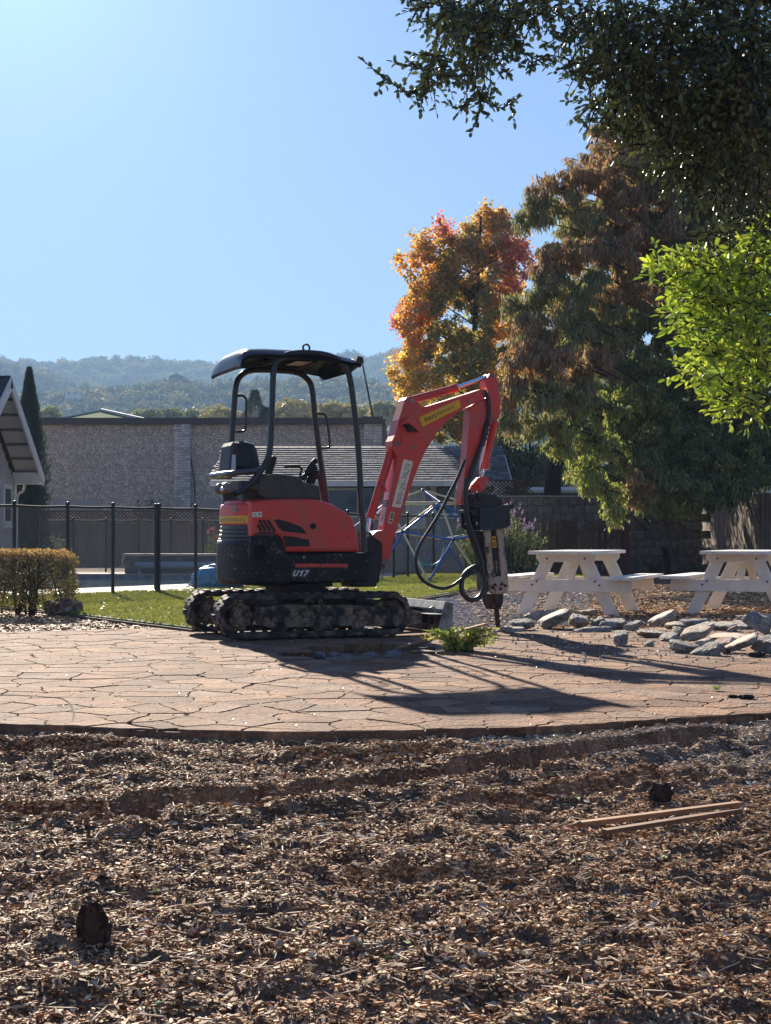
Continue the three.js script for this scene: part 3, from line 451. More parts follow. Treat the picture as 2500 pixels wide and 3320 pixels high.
{ // gabled house at the left: its gable wall faces right, ridge across the picture
  const h = thing('gable_house', 'greige house with white gable trim and deep eaves', 'house');
  const XW = -8.97, XF = -8.38, zR = -33.0, half = 3.15, eaveY = 2.32, ridgeY = 4.36, slope = (ridgeY - eaveY) / half;
  const sid = std({ map: tex(256, mottle([186, 180, 174], [172, 166, 160], 6, 120, 4, 0.05), 1), roughness: 0.8 });
  const core = [[zR - half + 0.35, -0.1], [zR + half - 0.35, -0.1], [zR + half - 0.35, eaveY - 0.1], [zR, ridgeY - 0.22], [zR - half + 0.35, eaveY - 0.1]];
  const wall = obj('wall', prism(core.map(([z, y]) => [-z, y]), -0.2, 0, 0).rotateY(-Math.PI / 2 + Math.PI).translate(XW - 0.03, 0, 0), sid, h);
  for (let y = 0; y < ridgeY - 0.5; y += 0.19) {                              // lap siding boards on the gable wall
    const w = Math.min(half - 0.35, (ridgeY - 0.3 - y - 0.19) / slope); if (w > 0.15) obj('siding_board', box(0.022, 0.187, 2 * w, XW - 0.012, y + 0.095, zR, 0, 0, -0.06), sid, wall);
  }
  const roofM = std({ map: tex(256, (u, v) => mixc([52, 54, 60], [34, 36, 42], pf(u, v, 16, 3, 9)), 1), roughness: 0.95 });
  const L = Math.hypot(half, ridgeY - eaveY), ang = Math.atan2(ridgeY - eaveY, half);
  for (const s of [-1, 1]) {
    const roof = obj('roof', box(9, 0.07, L + 0.1, XF - 4.5, (ridgeY + eaveY) / 2 + 0.05, zR + s * half / 2, s * ang), roofM, h);
    obj('rake_board', box(0.045, 0.24, L + 0.12, XF + 0.02, (ridgeY + eaveY) / 2 - 0.08, zR + s * half / 2, s * ang), M.white, roof);
    obj('soffit', box(XF - XW, 0.03, L, (XF + XW) / 2, (ridgeY + eaveY) / 2 - 0.035, zR + s * half / 2, s * ang), std({ color: lin(0.5, 0.46, 0.42), roughness: 0.8 }), roof);
    for (let k = 1; k <= 6; k++) { const f = k / 6.6, z = zR + s * half * f, y = lerp(ridgeY, eaveY, f); obj('soffit_batten', box(XF - XW - 0.04, 0.05, 0.05, (XF + XW) / 2, y - 0.075, z, s * ang), std({ color: lin(0.13, 0.12, 0.115), roughness: 0.8 }), roof); }
  }
  obj('eave_box', box(0.62, 0.28, 0.34, (XF + XW) / 2 - 0.03, eaveY - 0.04, zR - half + 0.22), M.white, h);
  obj('corner_board', box(0.05, eaveY - 0.15, 0.11, XW + 0.02, eaveY / 2 - 0.1, zR - half + 0.4), M.white, h);
  obj('downspout', tube([V(XW + 0.2, eaveY - 0.18, zR - half + 0.2), V(XW + 0.19, eaveY - 0.34, zR - half + 0.25), V(XW + 0.06, eaveY - 0.5, zR - half + 0.36), V(XW + 0.06, 0.1, zR - half + 0.36)], 0.035, 24, 6, 0.2), M.white, h);
  const zc = -35.05, yc = 1.62; const w = obj('window', box(0.05, 0.98, 0.72, XW + 0.02, yc, zc + 0.05), M.white, h);
  obj('pane', box(0.02, 0.76, 0.5, XW + 0.045, yc, zc + 0.05), M.glass, w); obj('sill', box(0.09, 0.06, 0.82, XW + 0.05, yc - 0.52, zc + 0.05), M.white, w);
}
{ // low house with shingle roof
  const De = 37.4, Dr = 40.4, ye = EYE + (HORIZON - 1562) / FOCAL * De, yr = EYE + (HORIZON - 1449) / FOCAL * Dr, x0 = -4.4, x1 = 3.18;
  const h = thing('shingle_house', 'low greige house with grey shingle roof and white windows', 'house');
  const zw = -37.95, X = (px) => (px - MID) / FOCAL * -zw, Y = (py) => EYE + (HORIZON - py) / FOCAL * -zw;
  const sid = std({ map: tex(256, mottle([164, 158, 148], [150, 144, 136], 6, 130, 4, 0.05), 1), roughness: 0.85 });
  const xr = X(1592); const holes = [[1178, 1216, 1578, 1668], [1060, 1158, 1590, 1672], [1330, 1366, 1566, 1700], [1414, 1500, 1572, 1664]];
  const wall = obj('wall', prism([[x0 + 0.4, -0.1], [xr, -0.1], [xr, ye + 0.1], [x0 + 0.4, ye + 0.1]], -0.12, 0, 0, holes.map(([a, b, c, d]) => [[X(a), Y(d)], [X(b), Y(d)], [X(b), Y(c)], [X(a), Y(c)]])).translate(0, 0, zw), sid, h);
  obj('side_wall', box(0.12, ye + 1.0, 4.4, xr - 0.06, ye / 2, zw - 2.4), sid, h); obj('inner_wall', box(xr - x0, ye, 0.1, (xr + x0) / 2, ye / 2, zw - 2.2), sid, h);
  holes.forEach(([a, b, c, d], k) => {
    const xa = X(a), xb = X(b), ya = Y(d), yb = Y(c), fr = (t) => [box(xb - xa + 2 * t, t, 0.06, (xa + xb) / 2, yb + t / 2, zw + 0.02), box(xb - xa + 2 * t, t, 0.06, (xa + xb) / 2, ya - t / 2, zw + 0.02), box(t, yb - ya, 0.06, xa - t / 2, (ya + yb) / 2, zw + 0.02), box(t, yb - ya, 0.06, xb + t / 2, (ya + yb) / 2, zw + 0.02)];
    if (k === 2) { const dr = obj('door', [box(xb - xa - 0.02, yb - ya - 0.02, 0.05, (xa + xb) / 2, (ya + yb) / 2, zw - 0.03), ...fr(0.11)], M.white, h); obj('door_panel', [box((xb - xa) * 0.3, (yb - ya) * 0.36, 0.03, lerp(xa, xb, 0.28), lerp(ya, yb, 0.72), zw + 0.0), box((xb - xa) * 0.3, (yb - ya) * 0.36, 0.03, lerp(xa, xb, 0.72), lerp(ya, yb, 0.72), zw + 0.0)], std({ color: lin(0.55, 0.54, 0.52), roughness: 0.6 }), dr); return; }
    const win = obj('window', [...fr(k === 1 ? 0.06 : 0.14), ...(k === 3 ? [box(0.05, yb - ya, 0.05, lerp(xa, xb, 0.72), (ya + yb) / 2, zw + 0.0)] : [])], M.white, h);
    obj('pane', box(xb - xa, yb - ya, 0.012, (xa + xb) / 2, (ya + yb) / 2, zw - 0.06), M.glass, win);
  });
  const L = Math.hypot(Dr - De, yr - ye), ang = Math.atan2(yr - ye, Dr - De);
  const roof = obj('roof', [box(x1 - x0, 0.05, L, (x0 + x1) / 2, (ye + yr) / 2 - 0.03, -(De + Dr) / 2, ang), box(x1 - x0, 0.05, L, (x0 + x1) / 2, (ye + yr) / 2 - 0.03, -Dr - (Dr - De) / 2, -ang)], M.blackMatte, h);
  const shM = [[120, 118, 118], [98, 97, 98], [138, 134, 130], [84, 83, 86], [110, 104, 98]].map((c, k) => std({ map: tex(64, mottle(c, c.map((v) => v * 0.8), 8, 140 + k, 4, 0.15), 0.6), roughness: 0.9 }));
  rnd = rngOf(71); const bg = boxUV(mg(box(1, 0.022, 0.24))); const list = [];
  const rows = 16; for (let r = 0; r < rows; r++) { let x = x0 + R(-0.1, 0); const s = (r + 0.55) / rows; while (x < x1 - 0.02) { const w = Math.min(R(0.14, 0.34), x1 - x); list.push([x + w / 2, w - 0.008, lerp(ye, yr, s) + 0.012, -lerp(De, Dr, s), r]); x += w; } }
  const px = (e) => e[0] / -e[3] * FOCAL + MID; list.sort((a, b) => (px(b) > 850 ? 1 : 0) - (px(a) > 850 ? 1 : 0) || Math.abs(px(a) - 1400) - Math.abs(px(b) - 1400));
  const rest = [];
  list.forEach(([x, w, y, z], i) => { const tilt = ang - 0.09 + R(-0.02, 0.02); if (i < 298) { const m = share('shingle', bg, pick(shM), roof); m.scale.x = w; m.position.set(x, y, z); m.rotation.x = tilt; } else { const g = bg.clone(); g.scale(w, 1, 1); g.rotateX(tilt); rest.push(g.translate(x, y, z)); } });
  tag(obj('shingles', rest, shM[1], roof), null, null, null, 'stuff');
  obj('gutter', box(x1 - x0 + 0.06, 0.13, 0.12, (x0 + x1) / 2, ye - 0.05, -De + 0.07), M.white, h);
  obj('gutter_return', box(0.10, 0.12, 2.6, x1 + 0.02, (ye + yr) / 2 - 0.2, -(De + Dr) / 2, ang), M.white, h);
  obj('downspout', tube([V(x1 - 0.25, ye - 0.12, -De + 0.05), V(x1 - 0.28, ye - 0.35, -De + 0.04), V(xr + 0.08, ye - 0.55, zw + 0.1)], 0.045, 16, 6, 0.2), M.white, h);
}
// ---- board fence with lattice top in front of the hall
function boardFence(name, label, a, b, hgt, mats, bw = 0.14, parentPos) {
  const t = thing(name, label, 'fence'); const L = a.distanceTo(b), dir = b.clone().sub(a).normalize(), turn = Math.atan2(-dir.z, dir.x);
  const g = boxUV(mg(box(bw - 0.008, 1, 0.02, 0, 0.5, 0))); const n = Math.round(L / bw), rest = [];
  for (let i = 0; i < n; i++) { const p = a.clone().addScaledVector(dir, (i + 0.5) * bw), m = share('board', g, pick(mats), t); m.position.set(p.x, a.y, p.z); m.rotation.set(0, turn, R(-0.006, 0.006)); const hh = typeof hgt === 'function' ? hgt((i + 0.5) / n) : hgt; m.scale.y = hh + R(-0.015, 0.015); }
  return { t, dir, turn, L };
}
{
  rnd = rngOf(81);
  const a = V(-12.5, -0.05, -46), b = V(-3.0, -0.05, -46), f = boardFence('lattice_fence', 'weathered board fence with lattice top in front of the hall', a, b, 1.36, M.fenceBoards, 0.2);
  obj('rail', [bar(V(a.x, 1.35, -45.97), V(b.x, 1.35, -45.97), 0.09, 0.05), bar(V(a.x, 1.66, -45.97), V(b.x, 1.66, -45.97), 0.12, 0.05)], M.darkBoards[0], f.t);
  const slats = []; for (let x = a.x; x < b.x; x += 0.11) { slats.push(bar(V(x, 1.37, -45.99), V(x + 0.27, 1.64, -45.99), 0.008, 0.035, V(0, 1, 0.001)), bar(V(x + 0.27, 1.37, -46.0), V(x, 1.64, -46.0), 0.008, 0.035)); }
  tag(obj('lattice', slats, M.darkBoards[2], f.t), null, null, null, 'stuff');
}
// ---- block wall with lattice on it, right of the low house
{
  rnd = rngOf(82); const D = 35.5, X = (px) => (px - MID) / FOCAL * D, Y = (py) => EYE + (HORIZON - py) / FOCAL * D, x0 = X(1600), x1 = X(2275), top = Y(1612);
  const w = thing('block_wall', 'dark concrete block wall behind the picket gate', 'wall', [0, 0, -D]);
  obj('core', box(x1 - x0, top, 0.1, (x0 + x1) / 2, top / 2 - 0.05, -0.1), std({ color: lin(0.07, 0.062, 0.056), roughness: 1 }), w);
  const bm = [[150, 134, 122], [130, 116, 106], [166, 150, 136], [138, 118, 102]].map((c, k) => std({ map: tex(128, mottle(c, c.map((v) => v * 0.72), 7, 150 + k, 5, 0.2), 0.6), bumpMap: fineBump, bumpScale: 0.01, roughness: 1 }));
  const g = boxUV(mg(rbox(0.392, 0.192, 0.16, 0.008))); let r = 0;
  for (let y = top - 0.1; y > -0.2; y -= 0.2, r++) for (let x = x0 + (r % 2 ? 0 : 0.2); x < x1 + 0.15; x += 0.4) { const m = share('block', g, pick(bm), w); m.position.set(x, y, R(-0.004, 0.006)); }
  obj('cap', box(x1 - x0 + 0.3, 0.035, 0.26, (x0 + x1) / 2 + 0.05, top + 0.02, 0), std({ color: lin(0.36, 0.35, 0.33), roughness: 0.8 }), w);
  const lt = thing('lattice_screen', 'brown diagonal lattice screen standing above the block wall', 'lattice', [0, 0, -D - 1.2]), sl = [], xa = X(1560) , xb = X(1775), ya = Y(1607), yb = Y(1552);
  for (let x = xa - 0.5; x < xb; x += 0.10) { for (const s of [1, -1]) { const p = V(s > 0 ? x : x + 0.5, ya, s * 0.006), q = V(s > 0 ? x + 0.5 : x, yb, s * 0.006); if (Math.min(p.x, q.x) < xa || Math.max(p.x, q.x) > xb) continue; sl.push(bar(p, q, 0.006, 0.03)); } }
  tag(obj('slats', sl, M.darkBoards[0], lt), null, null, null, 'stuff');
  obj('frame', [box(xb - xa, 0.05, 0.06, (xa + xb) / 2, yb, 0), box(0.08, yb + 0.3, 0.08, X(1716), (yb) / 2 + 0.1, 0.02), box(xb - xa, 0.04, 0.05, (xa + xb) / 2, ya, 0)], M.darkBoards[0], lt);
  const sh = thing('pale_shed', 'pale green shed seen between the tree trunk and the wall', 'shed', [X(1860), 0, -D - 4]);
  obj('wall', box(1.3, 2.15, 1.2, 0, 1.02, 0), std({ color: lin(0.24, 0.29, 0.22), roughness: 0.8 }), sh); obj('roof', box(1.6, 0.08, 1.6, 0, 2.12, 0.05, 0.08), M.white, sh);
}
// ---- picket gate and its post
{
  rnd = rngOf(83); const D = 33, X = (px) => (px - MID) / FOCAL * D, Y = (py) => EYE + (HORIZON - py) / FOCAL * D;
  const t = thing('picket_fence', 'dark picket fence with a missing section beside the flowering bush', 'fence', [0, 0, -D]); const g = boxUV(mg(box(1, 1, 0.02, 0, 0.5, 0)));
  for (const [a, b, top] of [[1752, 1772, 1692], [1776, 1796, 1690], [1799, 1815, 1690], [1818, 1872, 1688]]) { const m = share('picket', g, pick(M.darkBoards), t); m.position.set(X((a + b) / 2), -0.05, 0); m.scale.set(X(b) - X(a), Y(top) + 0.05, 1); }
  obj('rail', [box(X(1880) - X(1745), 0.08, 0.04, X(1812), 0.3, -0.04), box(X(1880) - X(1745), 0.08, 0.04, X(1812), 0.95, -0.04)], M.darkBoards[1], t);
  const gt = thing('picket_gate', 'brown picket gate standing beside a reddish post', 'gate', [0, 0, -D + 0.25]);
  for (let k = 0, px = 1880; px < 2012; px += 18, k++) { const m = share('picket', g, pick(M.darkBoards), gt); m.position.set(X(px + 5), 0.04, 0); m.scale.set(X(11) - X(0), Y(1698 + (k % 2) * 3) - 0.04, 1); m.rotation.z = R(-0.01, 0.01); }
  obj('rail', [box(X(2016) - X(1874), 0.09, 0.04, X(1945), 0.32, -0.04), box(X(2016) - X(1874), 0.09, 0.04, X(1945), 1.0, -0.04), bar(V(X(1880), 0.3, -0.05), V(X(2010), 1.0, -0.05), 0.03, 0.07)], M.darkBoards[0], gt);
  tag(obj('gate_post', rbox(0.1, Y(1704) + 0.1, 0.1, 0.008, X(2025), Y(1704) / 2 - 0.05, -D + 0.25), std({ map: woodTex([120, 62, 44], [84, 42, 32], 55), roughness: 0.8 })), 'reddish wooden gate post at the end of the picket gate', 'post');
  const p = onGround(2165, 1875, -0.03); tag(obj('stub_post', rod(V(p.x, -0.05, p.z), V(p.x - 0.04, 0.62, p.z), 0.075, 0.07, 9), M.bark), 'short round wooden post standing in the corner weeds', 'post');
}
// ---- plank fence down the right side
{
  rnd = rngOf(84);
  const f1 = boardFence('plank_fence', 'tall weathered plank fence running along the right side of the yard', V(8.7, -0.05, -41), V(7.55, -0.05, -24), (t) => 1.86 - 0.02 * t, M.fenceBoards, 0.145);
  obj('rail', [0.35, 1.5].map((y) => bar(V(8.76, y, -41), V(7.61, y, -24), 0.05, 0.09)), M.darkBoards[0], f1.t);
  const f2 = boardFence('corner_fence', 'lower plank fence closing the corner behind the tall fence', V(7.9, -0.05, -44.5), V(8.72, -0.05, -41.1), 1.42, M.fenceBoards, 0.145);
  obj('rail', [bar(V(7.96, 1.1, -44.5), V(8.78, 1.1, -41.1), 0.05, 0.09)], M.darkBoards[0], f2.t);
}
// ---- mesh pool fences
const meshMat = new THREE.MeshStandardMaterial({ color: lin(0.20, 0.18, 0.16), roughness: 1, transparent: true, opacity: 0.17, side: THREE.DoubleSide });
function poolFence(name, label, pts, hgt, postR, grade, gates = []) {
  const t = thing(name, label, 'fence', [0, 0, 0]);
  const bandM = M.blackMatte;
  for (let i = 0; i < pts.length; i++) {
    const p = V(pts[i][0], grade, pts[i][1]); const post = obj('post', rod(p, p.clone().add(V(0, hgt, 0)), postR, postR, 10), M.black, t);
    obj('post_cap', new THREE.SphereGeometry(postR * 1.25, 10, 6).translate(p.x, p.y + hgt + postR * 0.4, p.z), M.black, post);
    if (i + 1 < pts.length) { const q = V(pts[i + 1][0], grade, pts[i + 1][1]), sag = 0.003 + 0.004 * rnd(); if (p.distanceTo(q) < 0.15) continue;
      obj('mesh_panel', bar(p.clone().setY(grade + hgt * 0.5), q.clone().setY(grade + hgt * 0.5), 0.003, hgt - 0.05), meshMat, t);
      obj('top_band', tube([p.clone().setY(grade + hgt - 0.03), p.clone().lerp(q, 0.5).setY(grade + hgt - 0.035 - sag), q.clone().setY(grade + hgt - 0.03)], 0.017, 8, 6), bandM, t); }
  }
  return t;
}
{
  rnd = rngOf(85);
  const a = [[-6.9, -18.6], [-6.1, -19.4], [-5.14, -20.5], [-4.52, -21.05], [-3.98, -21.62], [-3.44, -22.18], [-3.40, -22.22], [-2.93, -22.85], [-2.45, -23.7], [-2.02, -24.6], [-1.58, -25.5], [-1.14, -26.4], [-0.7, -27.3], [-0.26, -28.2], [0.16, -29.1], [0.45, -30.1], [0.98, -30.25], [1.65, -30.4], [2.3, -30.5]];
  poolFence('pool_fence', 'black mesh pool fence along the edge of the lawn', a, 1.30, 0.026, 0.03);
  const b = []; for (let i = 0; i < 9; i++) b.push([-8.4 + i * 0.76 * 1.02, -36 - i * 0.14]); poolFence('far_pool_fence', 'black mesh fence on the far side of the swimming pool', b, 1.30, 0.024, 0.0);
}
{ // raised pool bench wall and cover reel
  const t = thing('pool_bench_wall', 'low grey raised wall at the far end of the pool', 'wall', [-5.2, 0, -34.9]);
  obj('wall', rbox(3.3, 0.42, 0.55, 0.02, 0.75, 0.2, 0), std({ map: tex(128, mottle([120, 112, 106], [96, 90, 86], 6, 160, 4, 0.1), 1), roughness: 0.85 }), t); obj('cap', rbox(3.42, 0.06, 0.66, 0.015, 0.75, 0.44, 0), M.deck, t);
  const r = thing('pool_cover_reel', 'grey pool cover rolled on a reel beside the pool', 'reel', [-4.4, 0, -34.38]);
  obj('cover_roll', rod(V(-1.4, 0.2, 0), V(1.6, 0.2, 0), 0.085, 0.085, 12), std({ color: lin(0.28, 0.3, 0.33), roughness: 0.5 }), r);
  for (const x of [-1.3, 1.5]) obj('stand', [box(0.05, 0.22, 0.05, x, 0.1, 0.12), box(0.05, 0.22, 0.05, x, 0.1, -0.12)], M.steel, r);
  const c = onGround(403, 1838, 0.0); const l = thing('lantern', 'small white lantern standing by the far pool fence', 'lantern', [c.x, 0, c.z]); obj('base', rbox(0.14, 0.03, 0.14, 0.005, 0, 0.02, 0), M.white, l); obj('frame', [-1, 1].flatMap((x) => [-1, 1].map((z) => box(0.015, 0.2, 0.015, x * 0.055, 0.13, z * 0.055))), M.white, l); obj('cap', new THREE.ConeGeometry(0.1, 0.07, 4).rotateY(0.785).translate(0, 0.265, 0), M.white, l);
}
// ================================================================ MINI EXCAVATOR WITH BREAKER
const SCR = Array.from({ length: 46 }, (_, i) => { const a = hash(i, 1, 9) * 6.28; return [hash(i, 2, 9), hash(i, 3, 9), Math.cos(a), Math.sin(a), 0.02 + 0.1 * hash(i, 4, 9) ** 2]; });
const redTex = tex(512, (u, v) => { const n = pf(u, v, 5, 5, 201), d = pf(u, v, 9, 5, 207), s = pf(u, v, 70, 2, 211); let c = mixc([214, 54, 36], [198, 60, 46], n); c = mixc(c, [158, 100, 88], clamp((d - 0.5) * 2.6, 0, 0.42)); if (s > 0.74) c = mixc(c, [120, 70, 60], clamp((s - 0.74) * 6, 0, 0.6)); for (const [x, y, dx, dy, L] of SCR) { const ex = u - x, ey = v - y, t = ex * dx + ey * dy; if (t > 0 && t < L && Math.abs(ex * dy - ey * dx) < 0.0016) c = mixc(c, [206, 150, 138], 0.55); } return c; }, 1.1);
const redRough = tex(256, grey((u, v) => 0.34 + 0.4 * pf(u, v, 7, 4, 207)), 1.1, false);
M.red = new THREE.MeshPhysicalMaterial({ map: redTex, roughnessMap: redRough, roughness: 1, clearcoat: 0.25, clearcoatRoughness: 0.35 });
const dirtyBlack = tex(512, (u, v) => { const d = pf(u, v, 6, 5, 221), s = pf(u * 1, v, 48, 3, 223), l = pnoise(u, v, 60, 229); let c = mixc([17, 17, 20], [25, 24, 26], d); c = mixc(c, [112, 96, 84], clamp((d - 0.5) * 3, 0, 0.42) * clamp((s - 0.3) * 2.2, 0, 1)); if (s > 0.66) c = mixc(c, [146, 128, 112], clamp((s - 0.66) * 5, 0, 0.7)); return c; }, 0.9);
M.bodyBlack = new THREE.MeshPhysicalMaterial({ map: dirtyBlack, specularIntensity: 0.45, roughness: 0.42, bumpMap: fineBump, bumpScale: 0.001 });
M.tread = std({ map: tex(512, (u, v) => { const d = pf(u, v, 8, 5, 231), s = pf(u, v, 40, 3, 233); return mixc([34, 30, 29], [140, 116, 98], clamp((d - 0.38) * 3, 0, 0.8) * (0.35 + s)); }, 0.6), roughness: 0.85, bumpMap: fineBump, bumpScale: 0.004 });
M.muddy = std({ map: tex(512, (u, v) => { const d = pf(u, v, 7, 5, 241), s = pf(u, v, 36, 3, 243); return mixc([44, 36, 33], [166, 138, 112], clamp((d - 0.34) * 3, 0, 0.9) * (0.4 + s * 0.9)); }, 0.5), roughness: 0.9, bumpMap: fineBump, bumpScale: 0.006 });
M.hose = std({ color: lin(0.014, 0.016, 0.017), roughness: 0.42 });
M.tubeBlack = std({ color: lin(0.016, 0.018, 0.022), roughness: 0.28 });
M.seat = std({ map: tex(128, mottle([30, 32, 38], [22, 23, 27], 8, 251, 4, 0.1), 0.4), roughness: 0.55, bumpMap: grainBump, bumpScale: 0.001 });
M.greyPlastic = std({ map: tex(256, mottle([74, 68, 62], [54, 50, 47], 6, 253, 5, 0.1), 0.5), roughness: 0.6 });
M.breaker = std({ map: tex(512, (u, v) => { const d = pf(u, v, 6, 5, 261), s = pf(u, v, 44, 3, 263); let c = [168, 154, 134]; c = mixc(c, [58, 44, 36], clamp((d - 0.47) * 4, 0, 0.9)); return mixc(c, [84, 56, 40], clamp((s - 0.62) * 5, 0, 0.9)); }, 0.45), roughness: 0.6, bumpMap: fineBump, bumpScale: 0.002 });
M.rust = std({ map: tex(256, mottle([86, 66, 54], [44, 34, 30], 9, 271, 5, 0.3), 0.3), roughness: 0.75, metalness: 0.3, bumpMap: fineBump, bumpScale: 0.003 });
M.darkIron = std({ map: tex(256, mottle([44, 42, 44], [26, 25, 27], 9, 273, 5, 0.3), 0.4), roughness: 0.55, metalness: 0.2, bumpMap: fineBump, bumpScale: 0.002 });

const EX = { th: 22 * Math.PI / 180, o: V(-0.78, 0, -13.18) };
const exF = V(Math.cos(EX.th), 0, -Math.sin(EX.th)), exR = V(Math.sin(EX.th), 0, Math.cos(EX.th));
const crop = (x0, y0, s) => (z) => (x, y) => { const d = ray(x0 + x * s, y0 + y * s), c = V(0, EYE, 0).sub(EX.o), t = (z - c.dot(exR)) / d.dot(exR), p = c.addScaledVector(d, t); return V(p.dot(exF), p.y, z); };
const cA = crop(580, 1080, 0.42017), cB = crop(580, 1580, 0.42017), cC = crop(1120, 1180, 0.36166), cD = crop(1280, 1500, 0.31213);
const via = (c, z, pts) => { const f = c(z); return pts.map(([x, y]) => f(x, y)); };
const ex = thing('mini_excavator', 'red and black tracked mini excavator with canopy and hydraulic breaker', 'excavator', [EX.o.x, 0, EX.o.z], EX.th);
function canvasTex(w, h, draw) { const c = document.createElement('canvas'); c.width = w; c.height = h; const g = c.getContext('2d'); draw(g, w, h); const t = new THREE.CanvasTexture(c); t.colorSpace = THREE.SRGBColorSpace; t.magFilter = THREE.LinearFilter; return t; }
function decal(name, corners, draw, w, h, parent, rough = 0.45) {            // flat sticker; corners: top-left, top-right, bottom-right, bottom-left
  const [a, b, c, d] = corners, g = new THREE.BufferGeometry();
  g.setAttribute('position', new THREE.BufferAttribute(new Float32Array([a, d, c, a, c, b].flatMap((p) => [p.x, p.y, p.z])), 3));
  g.setAttribute('uv', new THREE.BufferAttribute(new Float32Array([0, 1, 0, 0, 1, 0, 0, 1, 1, 0, 1, 1]), 2)); g.computeVertexNormals();
  return share(name, g, std({ map: canvasTex(w, h, draw), roughness: rough, side: THREE.DoubleSide }), parent);
}
// ---- tracks
{
  const X0 = -0.905, X1 = 0.86, R0 = 0.18, T = 0.044, cy = R0 + 0.022, xa = X0 + R0 + 0.02, xb = X1 - R0 - 0.02;
  const stad = (r, n = 20) => { const p = []; for (let i = 0; i <= n; i++) { const a = Math.PI / 2 + i / n * Math.PI; p.push([xa + r * Math.cos(a), cy + r * Math.sin(a)]); } for (let i = 0; i <= n; i++) { const a = -Math.PI / 2 + i / n * Math.PI; p.push([xb + r * Math.cos(a), cy + r * Math.sin(a)]); } return p; };
  const per = 2 * (xb - xa) + 2 * Math.PI * R0, NL = 38;
  const along = (s) => { s = ((s % per) + per) % per; const L = xb - xa, H = Math.PI * R0; if (s < L) return [xa + s, cy + R0, Math.PI / 2]; s -= L; if (s < H) { const a = Math.PI / 2 - s / R0; return [xb + R0 * Math.cos(a), cy + R0 * Math.sin(a), a]; } s -= H; if (s < L) return [xb - s, cy - R0, -Math.PI / 2]; s -= L; const a = -Math.PI / 2 - s / R0; return [xa + R0 * Math.cos(a), cy + R0 * Math.sin(a), a]; };
  const lugG = boxUV(mg([rbox(0.022, 0.052, 0.114, 0.008, 0.001, 0.012, 0.057), rbox(0.022, 0.052, 0.114, 0.008, 0.001, -0.012, -0.057)]));
  const innerG = boxUV(mg(rbox(0.026, 0.035, 0.05, 0.006, -0.04, 0, 0)));
  for (const s of [1, -1]) {
    const zc = 0.487 * s;
    const belt = obj('rubber_track', prism(stad(R0), zc - 0.115, zc + 0.115, 0.006, [stad(R0 - T)]), M.tread, ex);
    for (let i = 0; i < NL; i++) { const [x, y, a] = along(i / NL * per); const m = share('lug', lugG, M.tread, belt); m.position.set(x, y, zc); m.rotation.z = a; const k = share('guide_tooth', innerG, M.tread, belt); k.position.set(x, y, zc); k.rotation.z = a; }
    // frame, sprocket, idler, rollers
    const fr = via(cB, 0.5, [[600, 925], [780, 905], [1290, 905], [1660, 930], [1850, 960], [1860, 1050], [1700, 1075], [1400, 1065], [1000, 1075], [700, 1085], [610, 1060]]);
    const frame = obj('track_frame', [prism(fr, zc - 0.06, zc + 0.075, 0.008), prism(via(cB, 0.5, [[800, 900], [880, 900], [880, 965], [800, 965]]), zc + 0.05, zc + 0.095, 0.004), prism(via(cB, 0.5, [[690, 930], [910, 930], [925, 1075], [700, 1075]]), zc, zc + 0.09, 0.006)], M.muddy, ex);
    const ring = (r0, r1, z0, z1, x, y, n = 24) => { const o = [], h = []; for (let i = 0; i < n; i++) { const a = i / n * 6.2832; o.push([x + r1 * Math.cos(a), y + r1 * Math.sin(a)]); h.push([x + r0 * Math.cos(a), y + r0 * Math.sin(a)]); } return prism(o, z0, z1, 0.004, r0 > 0 ? [h] : []); };
    const sp = []; for (let i = 0; i < 44; i++) { const a = i / 44 * 6.2832, r = i % 4 < 2 ? 0.138 : 0.118; sp.push([xa + r * Math.cos(a), cy + r * Math.sin(a)]); }
    const spro = obj('sprocket', [prism(sp, zc - 0.018, zc + 0.018, 0.004), ring(0, 0.092, zc - 0.07, zc + 0.085, xa, cy), ring(0.045, 0.062, zc + 0.08, zc + 0.1, xa, cy)], M.muddy, ex);
    for (let i = 0; i < 8; i++) { const a = i / 8 * 6.2832; obj('bolt', new THREE.CylinderGeometry(0.009, 0.009, 0.02, 6).rotateX(Math.PI / 2).translate(xa + 0.077 * Math.cos(a), cy + 0.077 * Math.sin(a), zc + 0.09), M.rust, spro); }
    obj('idler', [ring(0.1, 0.135, zc - 0.03, zc + 0.03, xb, cy), ring(0, 0.1, zc - 0.012, zc + 0.012, xb, cy), ring(0, 0.045, zc - 0.06, zc + 0.06, xb, cy)], M.muddy, ex);
    for (const x of [-0.34, 0.02, 0.36]) obj('roller', [ring(0, 0.062, zc - 0.075, zc - 0.02, x, 0.112), ring(0, 0.062, zc + 0.02, zc + 0.075, x, 0.112), ring(0, 0.04, zc - 0.08, zc + 0.09, x, 0.112)], M.muddy, ex);
    obj('roller', [ring(0, 0.04, zc - 0.05, zc + 0.05, 0.0, 0.345)], M.muddy, ex);
  }
  obj('undercarriage', [rbox(0.62, 0.16, 0.76, 0.02, 0.0, 0.27, 0), rbox(0.4, 0.12, 1.0, 0.02, 0, 0.24, 0), new THREE.CylinderGeometry(0.27, 0.27, 0.12, 32).translate(-0.02, 0.4, 0), rbox(0.3, 0.1, 0.3, 0.02, 0.35, 0.34, 0.1), new THREE.CylinderGeometry(0.33, 0.33, 0.03, 32).translate(-0.02, 0.445, 0)], M.darkIron, ex);
  // dozer blade with its arms
  const prof = [[1.24, 0.015], [1.215, 0.07], [1.205, 0.14], [1.222, 0.22], [1.255, 0.285], [1.28, 0.285], [1.25, 0.215], [1.236, 0.14], [1.245, 0.075], [1.272, 0.015]];
